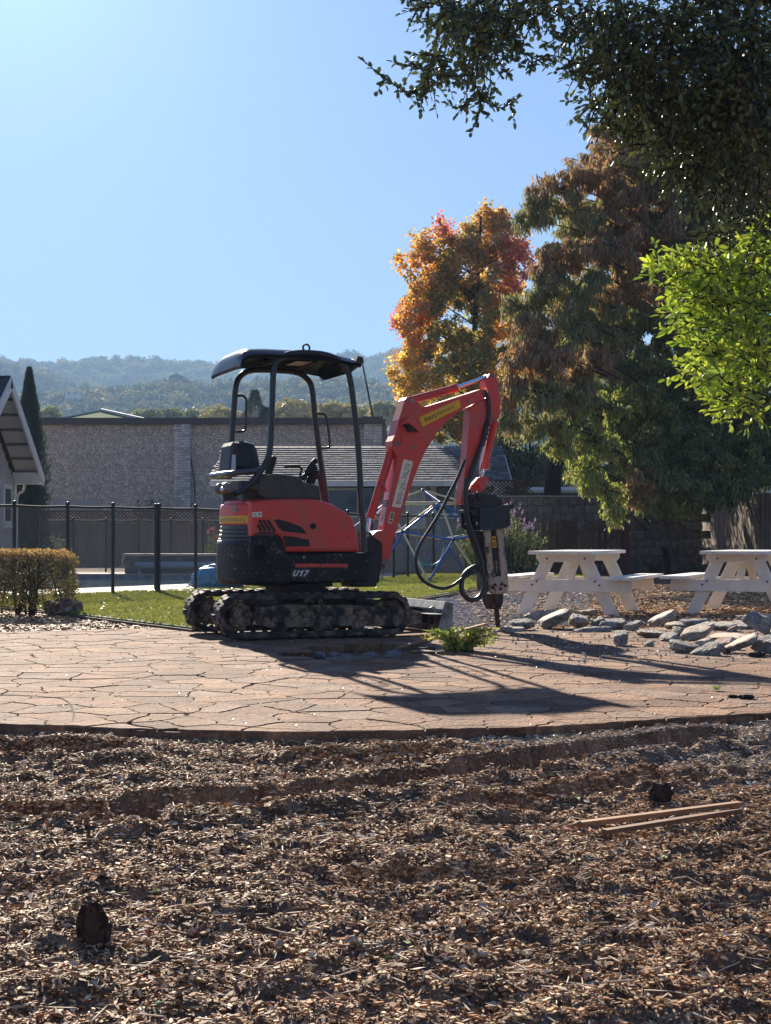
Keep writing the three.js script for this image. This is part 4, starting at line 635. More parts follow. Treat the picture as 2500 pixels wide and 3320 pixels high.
  const blade = obj('dozer_blade', [prism(prof, -0.52, 0.52, 0.003), prism([[1.12, 0.03], [1.27, 0.012], [1.275, 0.285], [1.2, 0.29]], 0.518, 0.53, 0.002), prism([[1.12, 0.03], [1.27, 0.012], [1.275, 0.285], [1.2, 0.29]], -0.53, -0.518, 0.002)], std({ map: tex(256, mottle([142, 142, 142], [92, 88, 84], 6, 283, 5, 0.2), 0.5), roughness: 0.5, metalness: 0.3 }), ex);
  obj('wear_edge', rbox(0.02, 0.05, 1.04, 0.004, 1.282, 0.03, 0), M.steel, blade);
  obj('blade_arm', [0.22, -0.22].map((z) => bar(V(0.45, 0.26, z), V(1.21, 0.12, z), 0.06, 0.09)), M.darkIron, ex);
  obj('blade_cylinder', [rod(V(0.5, 0.3, 0), V(0.95, 0.24, 0), 0.035, 0.035, 14), rod(V(0.95, 0.24, 0), V(1.21, 0.2, 0), 0.017, 0.017, 10)], M.darkIron, ex);
  obj('lock_pin', tube(via(cD, 0.5, [[365, 1515], [400, 1500], [415, 1520], [418, 1560]]), 0.008, 14, 6), M.steel, ex);
  obj('blade_bracket', [prism(via(cD, 0.5, [[330, 1570], [520, 1575], [550, 1590], [520, 1600], [330, 1590]]), 0.3, 0.52, 0.003), prism(via(cD, 0.5, [[350, 1590], [366, 1590], [366, 1720], [350, 1720]]), 0.46, 0.5, 0.002)], M.darkIron, ex);
}
// ---- upper structure
{
  // black base and rounded counterweight: plan outline (x, z), tail swings on its own radius
  const tail = (r, w, xf, n = 22) => { const a0 = Math.asin(Math.min(1, w / r)), p = []; for (let i = 0; i <= n; i++) { const a = a0 - i / n * 2 * a0; p.push([-r * Math.cos(a), r * Math.sin(a)]); } p.push([xf, -w], [xf, w]); return p; };
  const layer = (pts, y0, y1, b) => slab(pts, y0, y1, b);
  const base = obj('base_skirt', [layer(tail(0.66, 0.46, 0.5), 0.47, 0.73, 0.02)], M.bodyBlack, ex);
  obj('counterweight', [layer(tail(0.72, 0.475, -0.29), 0.455, 0.845, 0.035), prism(via(cB, 0.47, [[545, 480], [560, 390], [610, 372], [755, 372], [790, 400], [815, 470], [830, 505], [835, 560], [545, 560]]), -0.46, 0.477, 0.01)], M.bodyBlack, ex);
  // louvred rear insert
  const lou = []; for (let k = 0; k < 4; k++) lou.push(layer(tail(0.705 - k * 0.006, 0.47, -0.36), 0.825 + k * 0.035, 0.855 + k * 0.035, 0.008));
  obj('rear_louvre', [layer(tail(0.68, 0.45, -0.36), 0.82, 0.97, 0.005), ...lou], std({ color: lin(0.02, 0.024, 0.03), roughness: 0.35 }), ex);
  // red rear hood and right-hand hood
  obj('rear_hood', [layer(tail(0.69, 0.465, -0.375), 0.962, 1.155, 0.03), layer(tail(0.66, 0.44, -0.36), 1.1, 1.19, 0.04)], M.red, ex);
  const hoodPts = via(cB, 0.47, [[558, 112], [700, 92], [900, 85], [1060, 88], [1180, 125], [1290, 190], [1345, 235], [1368, 300], [1386, 380], [1398, 498], [830, 500], [815, 465], [795, 400], [765, 372], [600, 370], [556, 378]]);
  const hood = obj('side_hood', prism(hoodPts, 0.13, 0.47, 0.03), M.red, ex); hood.userData.label = 'red side hood with black vents';
  obj('side_hood', prism(via(cB, 0.47, [[558, 250], [900, 250], [1200, 320], [1300, 500], [830, 500], [800, 400], [600, 370]]), -0.47, -0.13, 0.03), M.red, ex);
  const zs = 0.4725, ventM = std({ map: tex(128, (u, v) => { const k = (Math.floor(u * 32) + Math.floor(v * 32)) % 2 ? 22 : 8; return [k, k, k + 2]; }, 0.12), roughness: 0.6 });
  obj('vent', prism(via(cB, 0.47, [[735, 252], [765, 246], [850, 268], [950, 308], [970, 335], [985, 360], [900, 350], [800, 338], [770, 310]]), zs - 0.01, zs + 0.002, 0.0015), ventM, hood);
  obj('vent', prism(via(cB, 0.47, [[805, 376], [870, 378], [1000, 404], [1012, 455], [828, 458]]), zs - 0.01, zs + 0.002, 0.0015), ventM, hood);
  for (const [x0, y0, x1, y1] of [[610, 288, 634, 336], [620, 252, 668, 338], [650, 250, 705, 340], [684, 250, 740, 340]]) { const a = cB(0.47)(x0, y0), b = cB(0.47)(x1, y1); obj('vent_slot', bar(a.setZ(zs - 0.002), b.setZ(zs - 0.002), 0.008, 0.022), M.blackMatte, hood); }
  const kn = cB(0.47)(1035, 300); obj('lock_knob', [new THREE.CylinderGeometry(0.024, 0.026, 0.014, 20).rotateX(Math.PI / 2).translate(kn.x, kn.y, zs + 0.003), rbox(0.03, 0.008, 0.006, 0.002, kn.x, kn.y, zs + 0.012, 0, 0, 0.7)], M.blackMatte, hood);
  const eh = cB(0.477)(622, 495); obj('exhaust_port', [new THREE.TorusGeometry(0.052, 0.009, 8, 28).translate(eh.x, eh.y, 0.479), new THREE.CylinderGeometry(0.05, 0.05, 0.004, 24).rotateX(Math.PI / 2).translate(eh.x, eh.y, 0.478)], std({ color: lin(0.004, 0.004, 0.004), roughness: 0.9 }), ex);
  const sh = cB(0.477)(530, 567); obj('tie_hole', new THREE.CylinderGeometry(0.02, 0.02, 0.006, 18).rotateX(Math.PI / 2).translate(sh.x, sh.y, 0.47), M.blackMatte, ex);
  for (const [a, b] of [[898, 1086], [1094, 1304]]) { const p = cB(0.46)(a, 604), q = cB(0.46)(b, 604); obj('red_strip', rbox(q.x - p.x, 0.03, 0.006, 0.002, (p.x + q.x) / 2, p.y, 0.461), M.red, base); }
  const bolt = cB(0.46)(965, 540); obj('cover_bolt', new THREE.CylinderGeometry(0.012, 0.012, 0.01, 8).rotateX(Math.PI / 2).translate(bolt.x, bolt.y, 0.462), M.steel, base);
  const quad = (c, z, pts) => via(c, z, pts);
  decal('model_lettering', quad(cB, 0.4615, [[868, 626], [1012, 626], [1000, 694], [856, 694]]), (g, w, h) => { g.fillStyle = '#1c1b1e'; g.fillRect(0, 0, w, h); g.fillStyle = '#c9c8c6'; g.font = 'italic 900 118px sans-serif'; g.textAlign = 'center'; g.textBaseline = 'middle'; g.fillText('U17', w / 2, h / 2 + 6); g.fillStyle = '#1c1b1e'; for (const [x, y, r] of [[70, 40, 7], [120, 90, 9], [190, 46, 6], [95, 66, 8]]) { g.beginPath(); g.arc(x, y, r, 0, 7); g.fill(); } }, 256, 128, base);
  decal('warning_sticker', quad(cB, zs, [[566, 192], [640, 188], [642, 228], [568, 232]]), (g, w, h) => { g.fillStyle = '#d6cbb8'; g.fillRect(0, 0, w, h); g.strokeStyle = '#3a3330'; g.lineWidth = 4; g.beginPath(); g.moveTo(18, 50); g.lineTo(38, 14); g.lineTo(58, 50); g.closePath(); g.stroke(); g.beginPath(); g.moveTo(38, 24); g.lineTo(38, 40); g.stroke(); g.fillStyle = '#3a5a48'; g.fillRect(84, 14, 14, 34); g.fillRect(98, 22, 14, 10); }, 128, 64, hood);
  // stickers on the rounded rear hood: laid on the curve
  const curved = (name, r, a0, a1, y0, y1, draw, w, h) => { const n = 10, pos = [], uv = []; for (let i = 0; i < n; i++) { const p = (k) => { const a = lerp(a0, a1, k / n); return [-r * Math.cos(a), r * Math.sin(a)]; }, [x0, z0] = p(i), [x1, z1] = p(i + 1), u0 = i / n, u1 = (i + 1) / n; pos.push(x0, y0, z0, x1, y0, z1, x1, y1, z1, x0, y0, z0, x1, y1, z1, x0, y1, z0); uv.push(u0, 0, u1, 0, u1, 1, u0, 0, u1, 1, u0, 1); } const g = new THREE.BufferGeometry(); g.setAttribute('position', new THREE.BufferAttribute(new Float32Array(pos), 3)); g.setAttribute('uv', new THREE.BufferAttribute(new Float32Array(uv), 2)); g.computeVertexNormals(); return share(name, g, std({ map: canvasTex(w, h, draw), roughness: 0.45, side: THREE.DoubleSide }), ex); };
  curved('rental_sticker', 0.693, -0.30, 0.62, 0.985, 1.05, (g, w, h) => { g.fillStyle = '#d9a520'; g.fillRect(0, 0, w, h); g.fillStyle = '#1e1a16'; g.textBaseline = 'middle'; g.font = 'bold 74px sans-serif'; g.fillText('Herc', 60, h / 2); const k = g.measureText('Herc').width; g.font = '74px sans-serif'; g.fillText('Rentals', 60 + k, h / 2); }, 512, 96);
  curved('tail_sticker', 0.693, 0.635, 0.735, 0.985, 1.045, (g, w, h) => { g.fillStyle = '#c9c6c0'; g.fillRect(0, 0, 40, h); g.fillStyle = '#2c3550'; g.fillRect(40, 0, w, h); g.fillStyle = '#9aa2b8'; g.fillRect(52, 14, 60, 6); g.fillRect(52, 30, 48, 6); g.fillRect(52, 46, 56, 5); }, 128, 64);
  curved('round_badge', 0.693, 0.28, 0.40, 1.075, 1.135, (g, w, h) => { g.fillStyle = '#ba2c28'; g.fillRect(0, 0, w, h); g.fillStyle = '#26242a'; g.beginPath(); g.arc(64, 64, 56, 0, 7); g.fill(); g.strokeStyle = '#c9c6c2'; g.lineWidth = 9; g.beginPath(); g.arc(64, 64, 50, 0, 7); g.stroke(); g.beginPath(); g.moveTo(78, 36); g.lineTo(50, 64); g.lineTo(78, 92); g.moveTo(50, 40); g.lineTo(50, 90); g.stroke(); }, 128, 128);
  // fuel cap pod behind the seat, with its lamp
  obj('rear_cover', [rbox(0.24, 0.10, 0.78, 0.04, -0.55, 1.30, 0.02), rbox(0.2, 0.12, 0.6, 0.03, -0.5, 1.22, 0)], M.greyPlastic, ex);
  obj('rear_bar', tube([V(-0.5, 1.42, -0.40), V(-0.70, 1.41, -0.34), V(-0.72, 1.41, 0.0), V(-0.70, 1.41, 0.34), V(-0.46, 1.44, 0.42)], 0.026, 40, 10), std({ color: lin(0.05, 0.055, 0.065), roughness: 0.25 }), ex);
  const lp = cA(0.3)(340, 1205); obj('rear_lamp', new THREE.SphereGeometry(0.024, 12, 8).translate(lp.x, lp.y, 0.3), M.chrome, ex);
  // floor, consoles, seat
  obj('floor', rbox(0.84, 0.1, 0.62, 0.02, 0.08, 0.78, -0.14), M.bodyBlack, ex);
  const con = obj('side_console', prism(via(cA, 0.3, [[590, 1150], [620, 1095], [760, 1090], [900, 1110], [930, 1150], [1050, 1180], [1062, 1290], [640, 1292], [585, 1250]]), 0.12, 0.42, 0.02), M.greyPlastic, ex);
  obj('seat_base', [rbox(0.42, 0.2, 0.42, 0.03, -0.17, 1.14, -0.12), rbox(0.3, 0.3, 0.5, 0.03, -0.45, 1.2, -0.1)], M.blackMatte, ex);
  const seat = obj('seat', [rbox(0.46, 0.12, 0.46, 0.05, -0.17, 1.31, -0.12)], M.seat, ex);
  obj('backrest', prism(via(cA, 0.0, [[370, 1075], [390, 870], [410, 840], [500, 832], [560, 850], [590, 900], [618, 1040], [600, 1090]]), -0.32, 0.10, 0.06), M.seat, seat);
  decal('seat_label', via(cA, 0.104, [[412, 938], [438, 938], [438, 1062], [404, 1060]]), (g, w, h) => { g.fillStyle = '#c8ccd2'; g.fillRect(0, 0, w, h); g.fillStyle = '#6a6e78'; for (const y of [20, 38, 58, 90, 110, 140, 165, 190, 215]) g.fillRect(10, y, 34, 6); }, 64, 256, seat);
  obj('armrest', [prism(via(cA, 0.2, [[670, 1075], [700, 960], [725, 945], [748, 960], [745, 990], [715, 1080], [725, 1110], [690, 1115]]), 0.16, 0.24, 0.012)], M.blackMatte, ex);
  obj('control_lever', [tube(via(cA, 0.1, [[945, 1150], [938, 1080], [950, 1050], [915, 1025]]), 0.011, 16, 7), rod(cA(0.1)(815, 1030), cA(0.1)(935, 1026), 0.017, 0.015, 8), tube(via(cA, 0.28, [[945, 1290], [955, 1160], [1000, 1110]]), 0.007, 12, 6)], M.black, ex);
  obj('travel_lever', [tube(via(cA, -0.1, [[930, 1160], [960, 1115], [1010, 1070], [1060, 1035]]), 0.024, 16, 8), tube(via(cA, -0.1, [[985, 1080], [1030, 1010], [1060, 980]]), 0.026, 10, 8)], M.seat, ex);
  obj('bellows', Array.from({ length: 8 }, (_, k) => { const c = cA(-0.05)(1045 - k * 6, 1070 + k * 16); return new THREE.TorusGeometry(0.04 - k * 0.001, 0.011, 6, 16).rotateX(Math.PI / 2).translate(c.x, c.y, c.z); }), M.blackMatte, ex);
  obj('hydraulic_line', [0, 1, 2].map((k) => tube(via(cA, -0.3, [[1065 + k * 14, 1080], [1090 + k * 14, 1180], [1115 + k * 18, 1290], [1130 + k * 18, 1330]]), 0.010, 16, 6)), std({ color: lin(0.06, 0.02, 0.022), roughness: 0.5 }), ex);
}
// ---- canopy
{
  const nearH = via(cA, 0.43, [[430, 1238], [470, 1222], [540, 1170], [620, 1080], [690, 960], [708, 830], [718, 600], [728, 330], [738, 250], [775, 195], [850, 163], [960, 152], [1110, 163], [1210, 195], [1280, 250], [1318, 340], [1350, 560], [1385, 900], [1405, 1250], [1422, 1500], [1430, 1690]]);
  obj('canopy_hoop', tube(nearH, 0.027, 110, 12), M.tubeBlack, ex).userData.label = 'near black tubular hoop of the canopy';
  const farH = via(cA, -0.40, [[390, 1080], [408, 850], [424, 600], [438, 430], [462, 350], [520, 300], [600, 284], [760, 288], [900, 302], [975, 340], [1025, 420], [1050, 640], [1085, 920], [1125, 1180], [1150, 1340]]);
  obj('canopy_hoop', tube(farH, 0.027, 100, 12), M.tubeBlack, ex);
  obj('grab_handle', tube(via(cA, -0.40, [[448, 482], [495, 484], [518, 510], [520, 560], [515, 720], [500, 755], [440, 762]]), 0.012, 40, 8), M.tubeBlack, ex);
  obj('grab_handle', tube(via(cA, -0.40, [[1068, 622], [1115, 624], [1138, 650], [1150, 720], [1165, 850], [1150, 885], [1098, 890]]), 0.012, 40, 8), M.tubeBlack, ex);
  // roof shell: side profile swept across, sides turned down
  const prof = [[-0.672, 2.325], [-0.668, 2.35], [-0.655, 2.42], [-0.62, 2.47], [-0.56, 2.493], [-0.42, 2.5], [-0.2, 2.5], [0.05, 2.495], [0.25, 2.475], [0.38, 2.45], [0.43, 2.43]], nz = 16, np = prof.length, pos = [], idx = [];
  const shell = (dy, inset) => { const b = pos.length / 3; for (let j = 0; j <= nz; j++) { const w = (j / nz * 2 - 1), z = w * (0.47 - inset), drop = 0.075 * Math.pow(Math.abs(w), 5); for (const [x, y] of prof) pos.push(x + (x < 0 ? inset : -inset), y - drop * clamp((y - 2.3) * 6, 0, 1) + dy, z); } return b; };
  const b0 = shell(0, 0), b1 = shell(-0.025, 0.012);
  for (let j = 0; j < nz; j++) for (let i = 0; i + 1 < np; i++) { const a = b0 + j * np + i, b = a + np; idx.push(a, b, a + 1, b, b + 1, a + 1); const c = b1 + j * np + i, d = c + np; idx.push(c, c + 1, d, d, c + 1, d + 1); }
  for (let j = 0; j < nz; j++) for (const i of [0, np - 1]) { const a = b0 + j * np + i, b = a + np, c = b1 + j * np + i, d = c + np; idx.push(a, c, b, b, c, d); }
  for (let i = 0; i + 1 < np; i++) for (const j of [0, nz]) { const a = b0 + j * np + i, c = b1 + j * np + i; idx.push(a, a + 1, c, a + 1, c + 1, c); }
  const g = new THREE.BufferGeometry(); g.setAttribute('position', new THREE.BufferAttribute(new Float32Array(pos), 3)); g.setIndex(idx); g.computeVertexNormals();
  const roof = obj('canopy_roof', toCreasedNormals(g, 0.6), new THREE.MeshPhysicalMaterial({ color: lin(0.009, 0.011, 0.016), roughness: 0.24, specularIntensity: 0.2 }), ex);
  obj('roof_rib', [box(0.05, 0.03, 0.8, 0.12, 2.42, 0), box(0.05, 0.03, 0.8, -0.2, 2.44, 0), box(0.6, 0.025, 0.04, -0.05, 2.44, 0.2), box(0.6, 0.025, 0.04, -0.05, 2.44, -0.2)], M.blackMatte, roof);
  obj('front_skirt', prism([[0.335, 2.30], [0.455, 2.39], [0.445, 2.44], [0.40, 2.45]], -0.46, 0.46, 0.006), std({ color: lin(0.010, 0.012, 0.016), roughness: 0.3 }), roof);
  const st = V(0.22, 2.43, 0); decal('roof_sticker', [V(-0.05, 2.419, -0.2), V(0.1, 2.419, -0.2), V(0.1, 2.419, 0.12), V(-0.05, 2.419, 0.12)], (c, w, h) => { c.fillStyle = '#b8b2aa'; c.fillRect(0, 0, w, h); c.fillStyle = '#6a645e'; for (let y = 8; y < h; y += 14) c.fillRect(8, y, w - 20, 5); }, 64, 128, roof);
  decal('front_sticker', [V(0.383, 2.415, 0.16), V(0.383, 2.415, 0.28), V(0.348, 2.335, 0.28), V(0.348, 2.335, 0.16)], (c, w, h) => { c.fillStyle = '#c4a08c'; c.fillRect(0, 0, w, h); c.fillStyle = '#7a4a3a'; for (let y = 8; y < h; y += 12) c.fillRect(8, y, w - 16, 4); }, 64, 64, roof);
  const e = cA(0.43)(983, 118); obj('lifting_eye', [new THREE.TorusGeometry(0.03, 0.009, 8, 20).translate(e.x, e.y + 0.005, 0.43), rbox(0.07, 0.05, 0.02, 0.004, e.x, e.y - 0.045, 0.43)], M.darkIron, roof);
}
// ---- boom, arm, cylinders
{
  const br = obj('swing_bracket', [prism(via(cC, 0.1, [[185, 1500], [235, 1510], [250, 1560], [270, 1600], [300, 1580], [325, 1600], [330, 1700], [320, 1830], [300, 1960], [200, 1985], [180, 1985], [215, 1920], [222, 1700], [180, 1690]]), -0.13, 0.11, 0.012), rbox(0.24, 0.28, 0.3, 0.02, 0.58, 0.56, 0)], M.darkIron, ex);
  const boomPts = via(cC, 0.085, [[322, 1800], [320, 1740], [333, 1640], [300, 1585], [255, 1560], [245, 1535], [280, 1500], [345, 1490], [360, 1400], [385, 1280], [415, 1130], [445, 960], [462, 840], [440, 780], [418, 735], [420, 690], [445, 640], [480, 500], [535, 320], [552, 298], [590, 288], [640, 305], [655, 350], [690, 385], [740, 378], [900, 328], [1050, 280], [1110, 262], [1215, 226], [1250, 226], [1276, 250], [1272, 290], [1235, 318], [1120, 372], [1010, 428], [910, 510], [835, 600], [770, 700], [710, 800], [650, 940], [585, 1110], [525, 1285], [478, 1420], [448, 1530], [425, 1620], [402, 1730], [385, 1795], [365, 1818], [340, 1820]]);
  const boom = obj('boom', prism(boomPts, -0.085, 0.085, 0.006), M.red, ex); boom.userData.label = 'red bent boom with yellow and white stickers';
  const pinAt = (c, z, x, y, r, parent, name = 'pin', mat = M.steel, len = 0.014) => { const p = c(z)(x, y); return obj(name, [new THREE.CylinderGeometry(r, r, len, 16).rotateX(Math.PI / 2).translate(p.x, p.y, z + len / 2 - 0.002), new THREE.CylinderGeometry(r * 0.45, r * 0.45, len + 0.006, 10).rotateX(Math.PI / 2).translate(p.x, p.y, z + len / 2)], mat, parent); };
  pinAt(cC, 0.085, 355, 1775, 0.032, boom); pinAt(cC, 0.085, 593, 330, 0.022, boom); pinAt(cC, 0.085, 465, 715, 0.024, boom); pinAt(cC, 0.085, 1243, 253, 0.022, boom); pinAt(cC, 0.11, 197, 1535, 0.018, br, 'pin', M.steel); pinAt(cC, 0.085, 605, 752, 0.016, boom, 'plug'); pinAt(cC, 0.085, 1108, 335, 0.014, boom, 'plug');
  // work-lamp guard plate on the boom side
  const gd = obj('lamp_guard', [prism(via(cC, 0.1, [[545, 478], [560, 482], [665, 560], [660, 585], [640, 615], [545, 535], [485, 545], [510, 515]]), 0.083, 0.165, 0.003), prism(via(cC, 0.1, [[498, 600], [580, 610], [600, 585], [560, 650], [510, 700], [500, 660]]), 0.083, 0.095, 0.003)], M.red, boom);
  obj('work_lamp', prism(via(cC, 0.1, [[520, 545], [560, 545], [625, 605], [560, 605]]), 0.086, 0.15, 0.004), M.blackMatte, gd);
  decal('rental_sticker', via(cC, 0.0875, [[660, 478], [1022, 316], [1036, 388], [690, 566]]), (g, w, h) => { g.fillStyle = '#dca722'; g.fillRect(0, 0, w, h); g.fillStyle = '#1c1814'; g.textBaseline = 'middle'; g.font = 'bold 100px sans-serif'; const k = g.measureText('Herc').width; g.fillText('Herc', 68, h / 2 + 4); g.font = '96px sans-serif'; g.fillText('Rentals', 72 + k, h / 2 + 4); g.font = '20px sans-serif'; g.fillText('TM', 78 + k + g.measureText('Rentals').width * 4.8, h / 2 - 34); }, 720, 160, boom);
  decal('number_sticker', via(cC, 0.0875, [[416, 1278], [522, 852], [608, 876], [497, 1292]]), (g, w, h) => { g.fillStyle = '#dcd2bc'; g.fillRect(0, 0, w, h); g.fillStyle = '#16130f'; g.textBaseline = 'middle'; g.textAlign = 'center'; g.font = '100px sans-serif'; g.fillText('800-26-7629', w / 2, h * 0.58, w * 0.92); g.fillStyle = '#8a8272'; g.fillRect(w * 0.42, 10, w * 0.2, 4); g.fillRect(w * 0.45, 20, w * 0.14, 4); }, 640, 150, boom);
  decal('code_sticker', via(cC, 0.0875, [[404, 1322], [442, 1330], [418, 1436], [378, 1424]]), (g, w, h) => { g.fillStyle = '#c9b99c'; g.fillRect(0, 0, w, h); g.fillStyle = '#1a1712'; g.fillRect(18, 10, 34, 62); g.fillRect(14, 92, 16, 12); g.fillRect(36, 88, 18, 22); g.fillStyle = '#c9b99c'; g.fillRect(26, 18, 8, 10); g.fillRect(38, 30, 8, 12); g.fillRect(24, 46, 8, 14); }, 64, 128, boom);
  // small stickers on the face turned to the seat
  const rear = (y0, y1, draw, w, h, nm) => { const f = (y) => { const k = (p, q, t) => p + (q - p) * t, P = [[345, 1490], [360, 1400], [385, 1280], [415, 1130]]; let i = 0; while (i < 2 && y < P[i + 1][1]) i++; const [a, b] = [P[i], P[i + 1]]; return cC(0.085)(k(a[0], b[0], (y - a[1]) / (b[1] - a[1])), y); }; const a = f(y0), b = f(y1), nrm = V(b.y - a.y, -(b.x - a.x), 0).normalize(); if (nrm.x > 0) nrm.negate(); const o = nrm.multiplyScalar(0.004), P = (p, z) => V(p.x + o.x, p.y + o.y, z); return decal(nm, [P(b, -0.06), P(b, 0.06), P(a, 0.06), P(a, -0.06)], draw, w, h, boom); };
  rear(1450, 1285, (g, w, h) => { g.fillStyle = '#cfc6bc'; g.fillRect(0, 0, w, h); g.strokeStyle = '#6b625a'; g.lineWidth = 3; g.strokeRect(6, 6, w - 12, h - 12); g.fillStyle = '#5c544c'; g.beginPath(); g.ellipse(w / 2, h * 0.62, 16, 30, 0.4, 0, 7); g.fill(); for (let y = 20; y < 70; y += 12) g.fillRect(16, y, w - 34, 4); }, 96, 160, 'manual_sticker');
  rear(1275, 1222, (g, w, h) => { g.fillStyle = '#3a3a44'; g.fillRect(0, 0, w, h); g.fillStyle = '#a4a4aa'; g.fillRect(10, 12, 70, 6); g.fillRect(10, 28, 60, 6); }, 96, 48, 'small_sticker');
  rear(1215, 1155, (g, w, h) => { g.fillStyle = '#d4ccc4'; g.fillRect(0, 0, w, h); g.fillStyle = '#5c544c'; g.fillRect(40, 14, 14, 28); }, 96, 56, 'pictogram_sticker');
  // boom cylinder
  const C0 = cC(0); const bc = obj('boom_cylinder', [rod(C0(225, 1375), C0(402, 800), 0.039, 0.039, 18), rod(C0(402, 800), C0(425, 735), 0.03, 0.03, 12), rod(C0(222, 1385), C0(228, 1365), 0.044, 0.044, 18), rod(C0(392, 832), C0(403, 797), 0.044, 0.044, 18)], M.red, ex);
  obj('rod', rod(C0(195, 1540), C0(225, 1375), 0.02, 0.02, 12), M.chrome, bc);
  obj('pipe', tube([C0(290, 1000).setZ(0.05), C0(310, 1080).setZ(0.052), C0(345, 1135).setZ(0.05)], 0.009, 14, 6), M.red, bc);
  // arm cylinder on top
  const ac = obj('arm_cylinder', [rod(C0(600, 322), C0(992, 214), 0.036, 0.036, 18), rod(C0(965, 222), C0(995, 213), 0.041, 0.041, 18), rod(C0(590, 330), C0(625, 318), 0.028, 0.028, 12)], M.red, ex);
  obj('rod', rod(C0(990, 214), C0(1290, 108), 0.019, 0.019, 12), M.chrome, ac); obj('feed_pipe', tube([C0(660, 330).setZ(0.045), C0(800, 292).setZ(0.05), C0(905, 262).setZ(0.045)], 0.009, 12, 6), M.red, ac);
  // arm
  const armPts = via(cC, 0.07, [[1262, 140], [1295, 88], [1335, 80], [1358, 120], [1368, 190], [1392, 300], [1392, 440], [1372, 490], [1330, 520], [1292, 560], [1250, 680], [1200, 840], [1140, 1010], [1105, 1130], [1085, 1250], [1070, 1262], [1042, 1260], [1034, 1240], [1060, 1060], [1090, 800], [1110, 560], [1124, 385], [1160, 370], [1240, 322], [1284, 290], [1284, 240], [1262, 200]]);
  const arm = obj('arm', prism(armPts, -0.07, 0.07, 0.006, [via(cC, 0.07, [[1272, 290], [1296, 296], [1300, 380], [1296, 450], [1276, 455], [1266, 400]])]), M.red, ex); arm.userData.label = 'red dipper arm with hoses';
  pinAt(cC, 0.07, 1330, 110, 0.02, arm); pinAt(cC, 0.07, 1340, 505, 0.02, arm);
  obj('arm_hose', [tube(via(cC, 0.085, [[1240, 240], [1275, 300], [1290, 420], [1278, 510], [1245, 640], [1190, 800], [1125, 1000], [1085, 1120], [1075, 1230]]), 0.02, 60, 8), tube(via(cC, 0.10, [[1290, 500], [1268, 580], [1240, 680], [1170, 850], [1110, 1020]]), 0.016, 40, 8), ...[560, 600, 640, 680].map((y) => { const p = cC(0.09)(1266 - (y - 560) * 0.22, y); return rod(p, p.clone().add(V(0.008, 0.028, 0)), 0.029, 0.029, 10); })], M.hose, ex);
  const bk = obj('bucket_cylinder', [rod(cC(0)(1338, 510), cC(0)(1250, 920), 0.037, 0.037, 18), rod(cC(0)(1254, 900), cC(0)(1246, 940), 0.042, 0.042, 18)], M.red, ex);
  obj('rod', rod(cC(0)(1248, 930), cC(0)(1205, 1050), 0.02, 0.02, 12), M.chrome, bk); obj('cylinder_hose', tube([cC(0.05)(1240, 740), cC(0.055)(1215, 850), cC(0.05)(1200, 960), cC(0.02)(1210, 1010)], 0.01, 14, 6), M.chrome, bk);
  obj('bucket_link', [prism(via(cC, 0.06, [[1108, 1125], [1130, 1080], [1180, 1022], [1232, 1004], [1278, 1018], [1280, 1052], [1256, 1070], [1248, 1115], [1215, 1152], [1180, 1152], [1196, 1112], [1178, 1082], [1152, 1092], [1140, 1142], [1115, 1150]]), 0.035, 0.075, 0.006), prism(via(cC, -0.05, [[1108, 1125], [1130, 1080], [1180, 1022], [1232, 1004], [1278, 1018], [1248, 1115], [1215, 1152], [1180, 1152], [1152, 1092], [1115, 1150]]), -0.075, -0.035, 0.006)], M.red, ex);
  obj('side_link', prism(via(cC, -0.05, [[1018, 1150], [1012, 1115], [1030, 1075], [1065, 1060], [1090, 1100], [1100, 1180], [1060, 1200], [1030, 1190]]), -0.11, -0.07, 0.006), M.darkIron, ex);
  // breaker bracket
  const bk2 = obj('breaker_bracket', [prism(via(cC, 0.1, [[1085, 1200], [1110, 1172], [1160, 1162], [1210, 1160], [1330, 1170], [1385, 1205], [1412, 1258], [1380, 1268], [1200, 1300], [1130, 1292], [1096, 1262]]), 0.08, 0.105, 0.005), prism(via(cC, -0.1, [[1000, 1195], [1025, 1180], [1085, 1180], [1210, 1160], [1330, 1170], [1385, 1205], [1412, 1258], [1200, 1300], [1060, 1320], [1020, 1260]]), -0.105, -0.08, 0.005), prism(via(cC, 0, [[1045, 1312], [1200, 1298], [1400, 1262], [1460, 1262], [1460, 1300], [1048, 1340]]), -0.11, 0.115, 0.004)], M.darkIron, ex);
  obj('side_plate', prism(via(cC, 0.12, [[1196, 1292], [1462, 1260], [1478, 1448], [1412, 1476], [1204, 1490]]), 0.115, 0.135, 0.003, [via(cC, 0.12, [[1322, 1408], [1348, 1404], [1350, 1432], [1324, 1436]]), via(cC, 0.12, [[1418, 1394], [1444, 1390], [1447, 1422], [1422, 1426]])]), std({ map: tex(128, mottle([26, 36, 42], [36, 40, 42], 8, 281, 4, 0.2), 0.3), roughness: 0.6 }), bk2);
  obj('side_plate', prism(via(cC, -0.1, [[1042, 1310], [1200, 1292], [1460, 1262], [1472, 1448], [1400, 1478], [1204, 1490], [1100, 1490], [1052, 1470]]), -0.135, -0.115, 0.003, [via(cC, -0.1, [[1072, 1420], [1092, 1420], [1094, 1455], [1074, 1455]]), via(cC, -0.1, [[1170, 1415], [1200, 1412], [1204, 1450], [1172, 1452]])]), M.darkIron, bk2);
  obj('spacer', [rod(cC(0.115)(1080, 1390), cC(-0.115)(1080, 1390), 0.03, 0.03, 12), rod(cC(0.115)(1160, 1340), cC(-0.115)(1160, 1340), 0.03, 0.03, 12), prism(via(cC, 0, [[1100, 1380], [1180, 1375], [1182, 1402], [1102, 1406]]), -0.1, 0.1, 0.004)], M.darkIron, bk2);
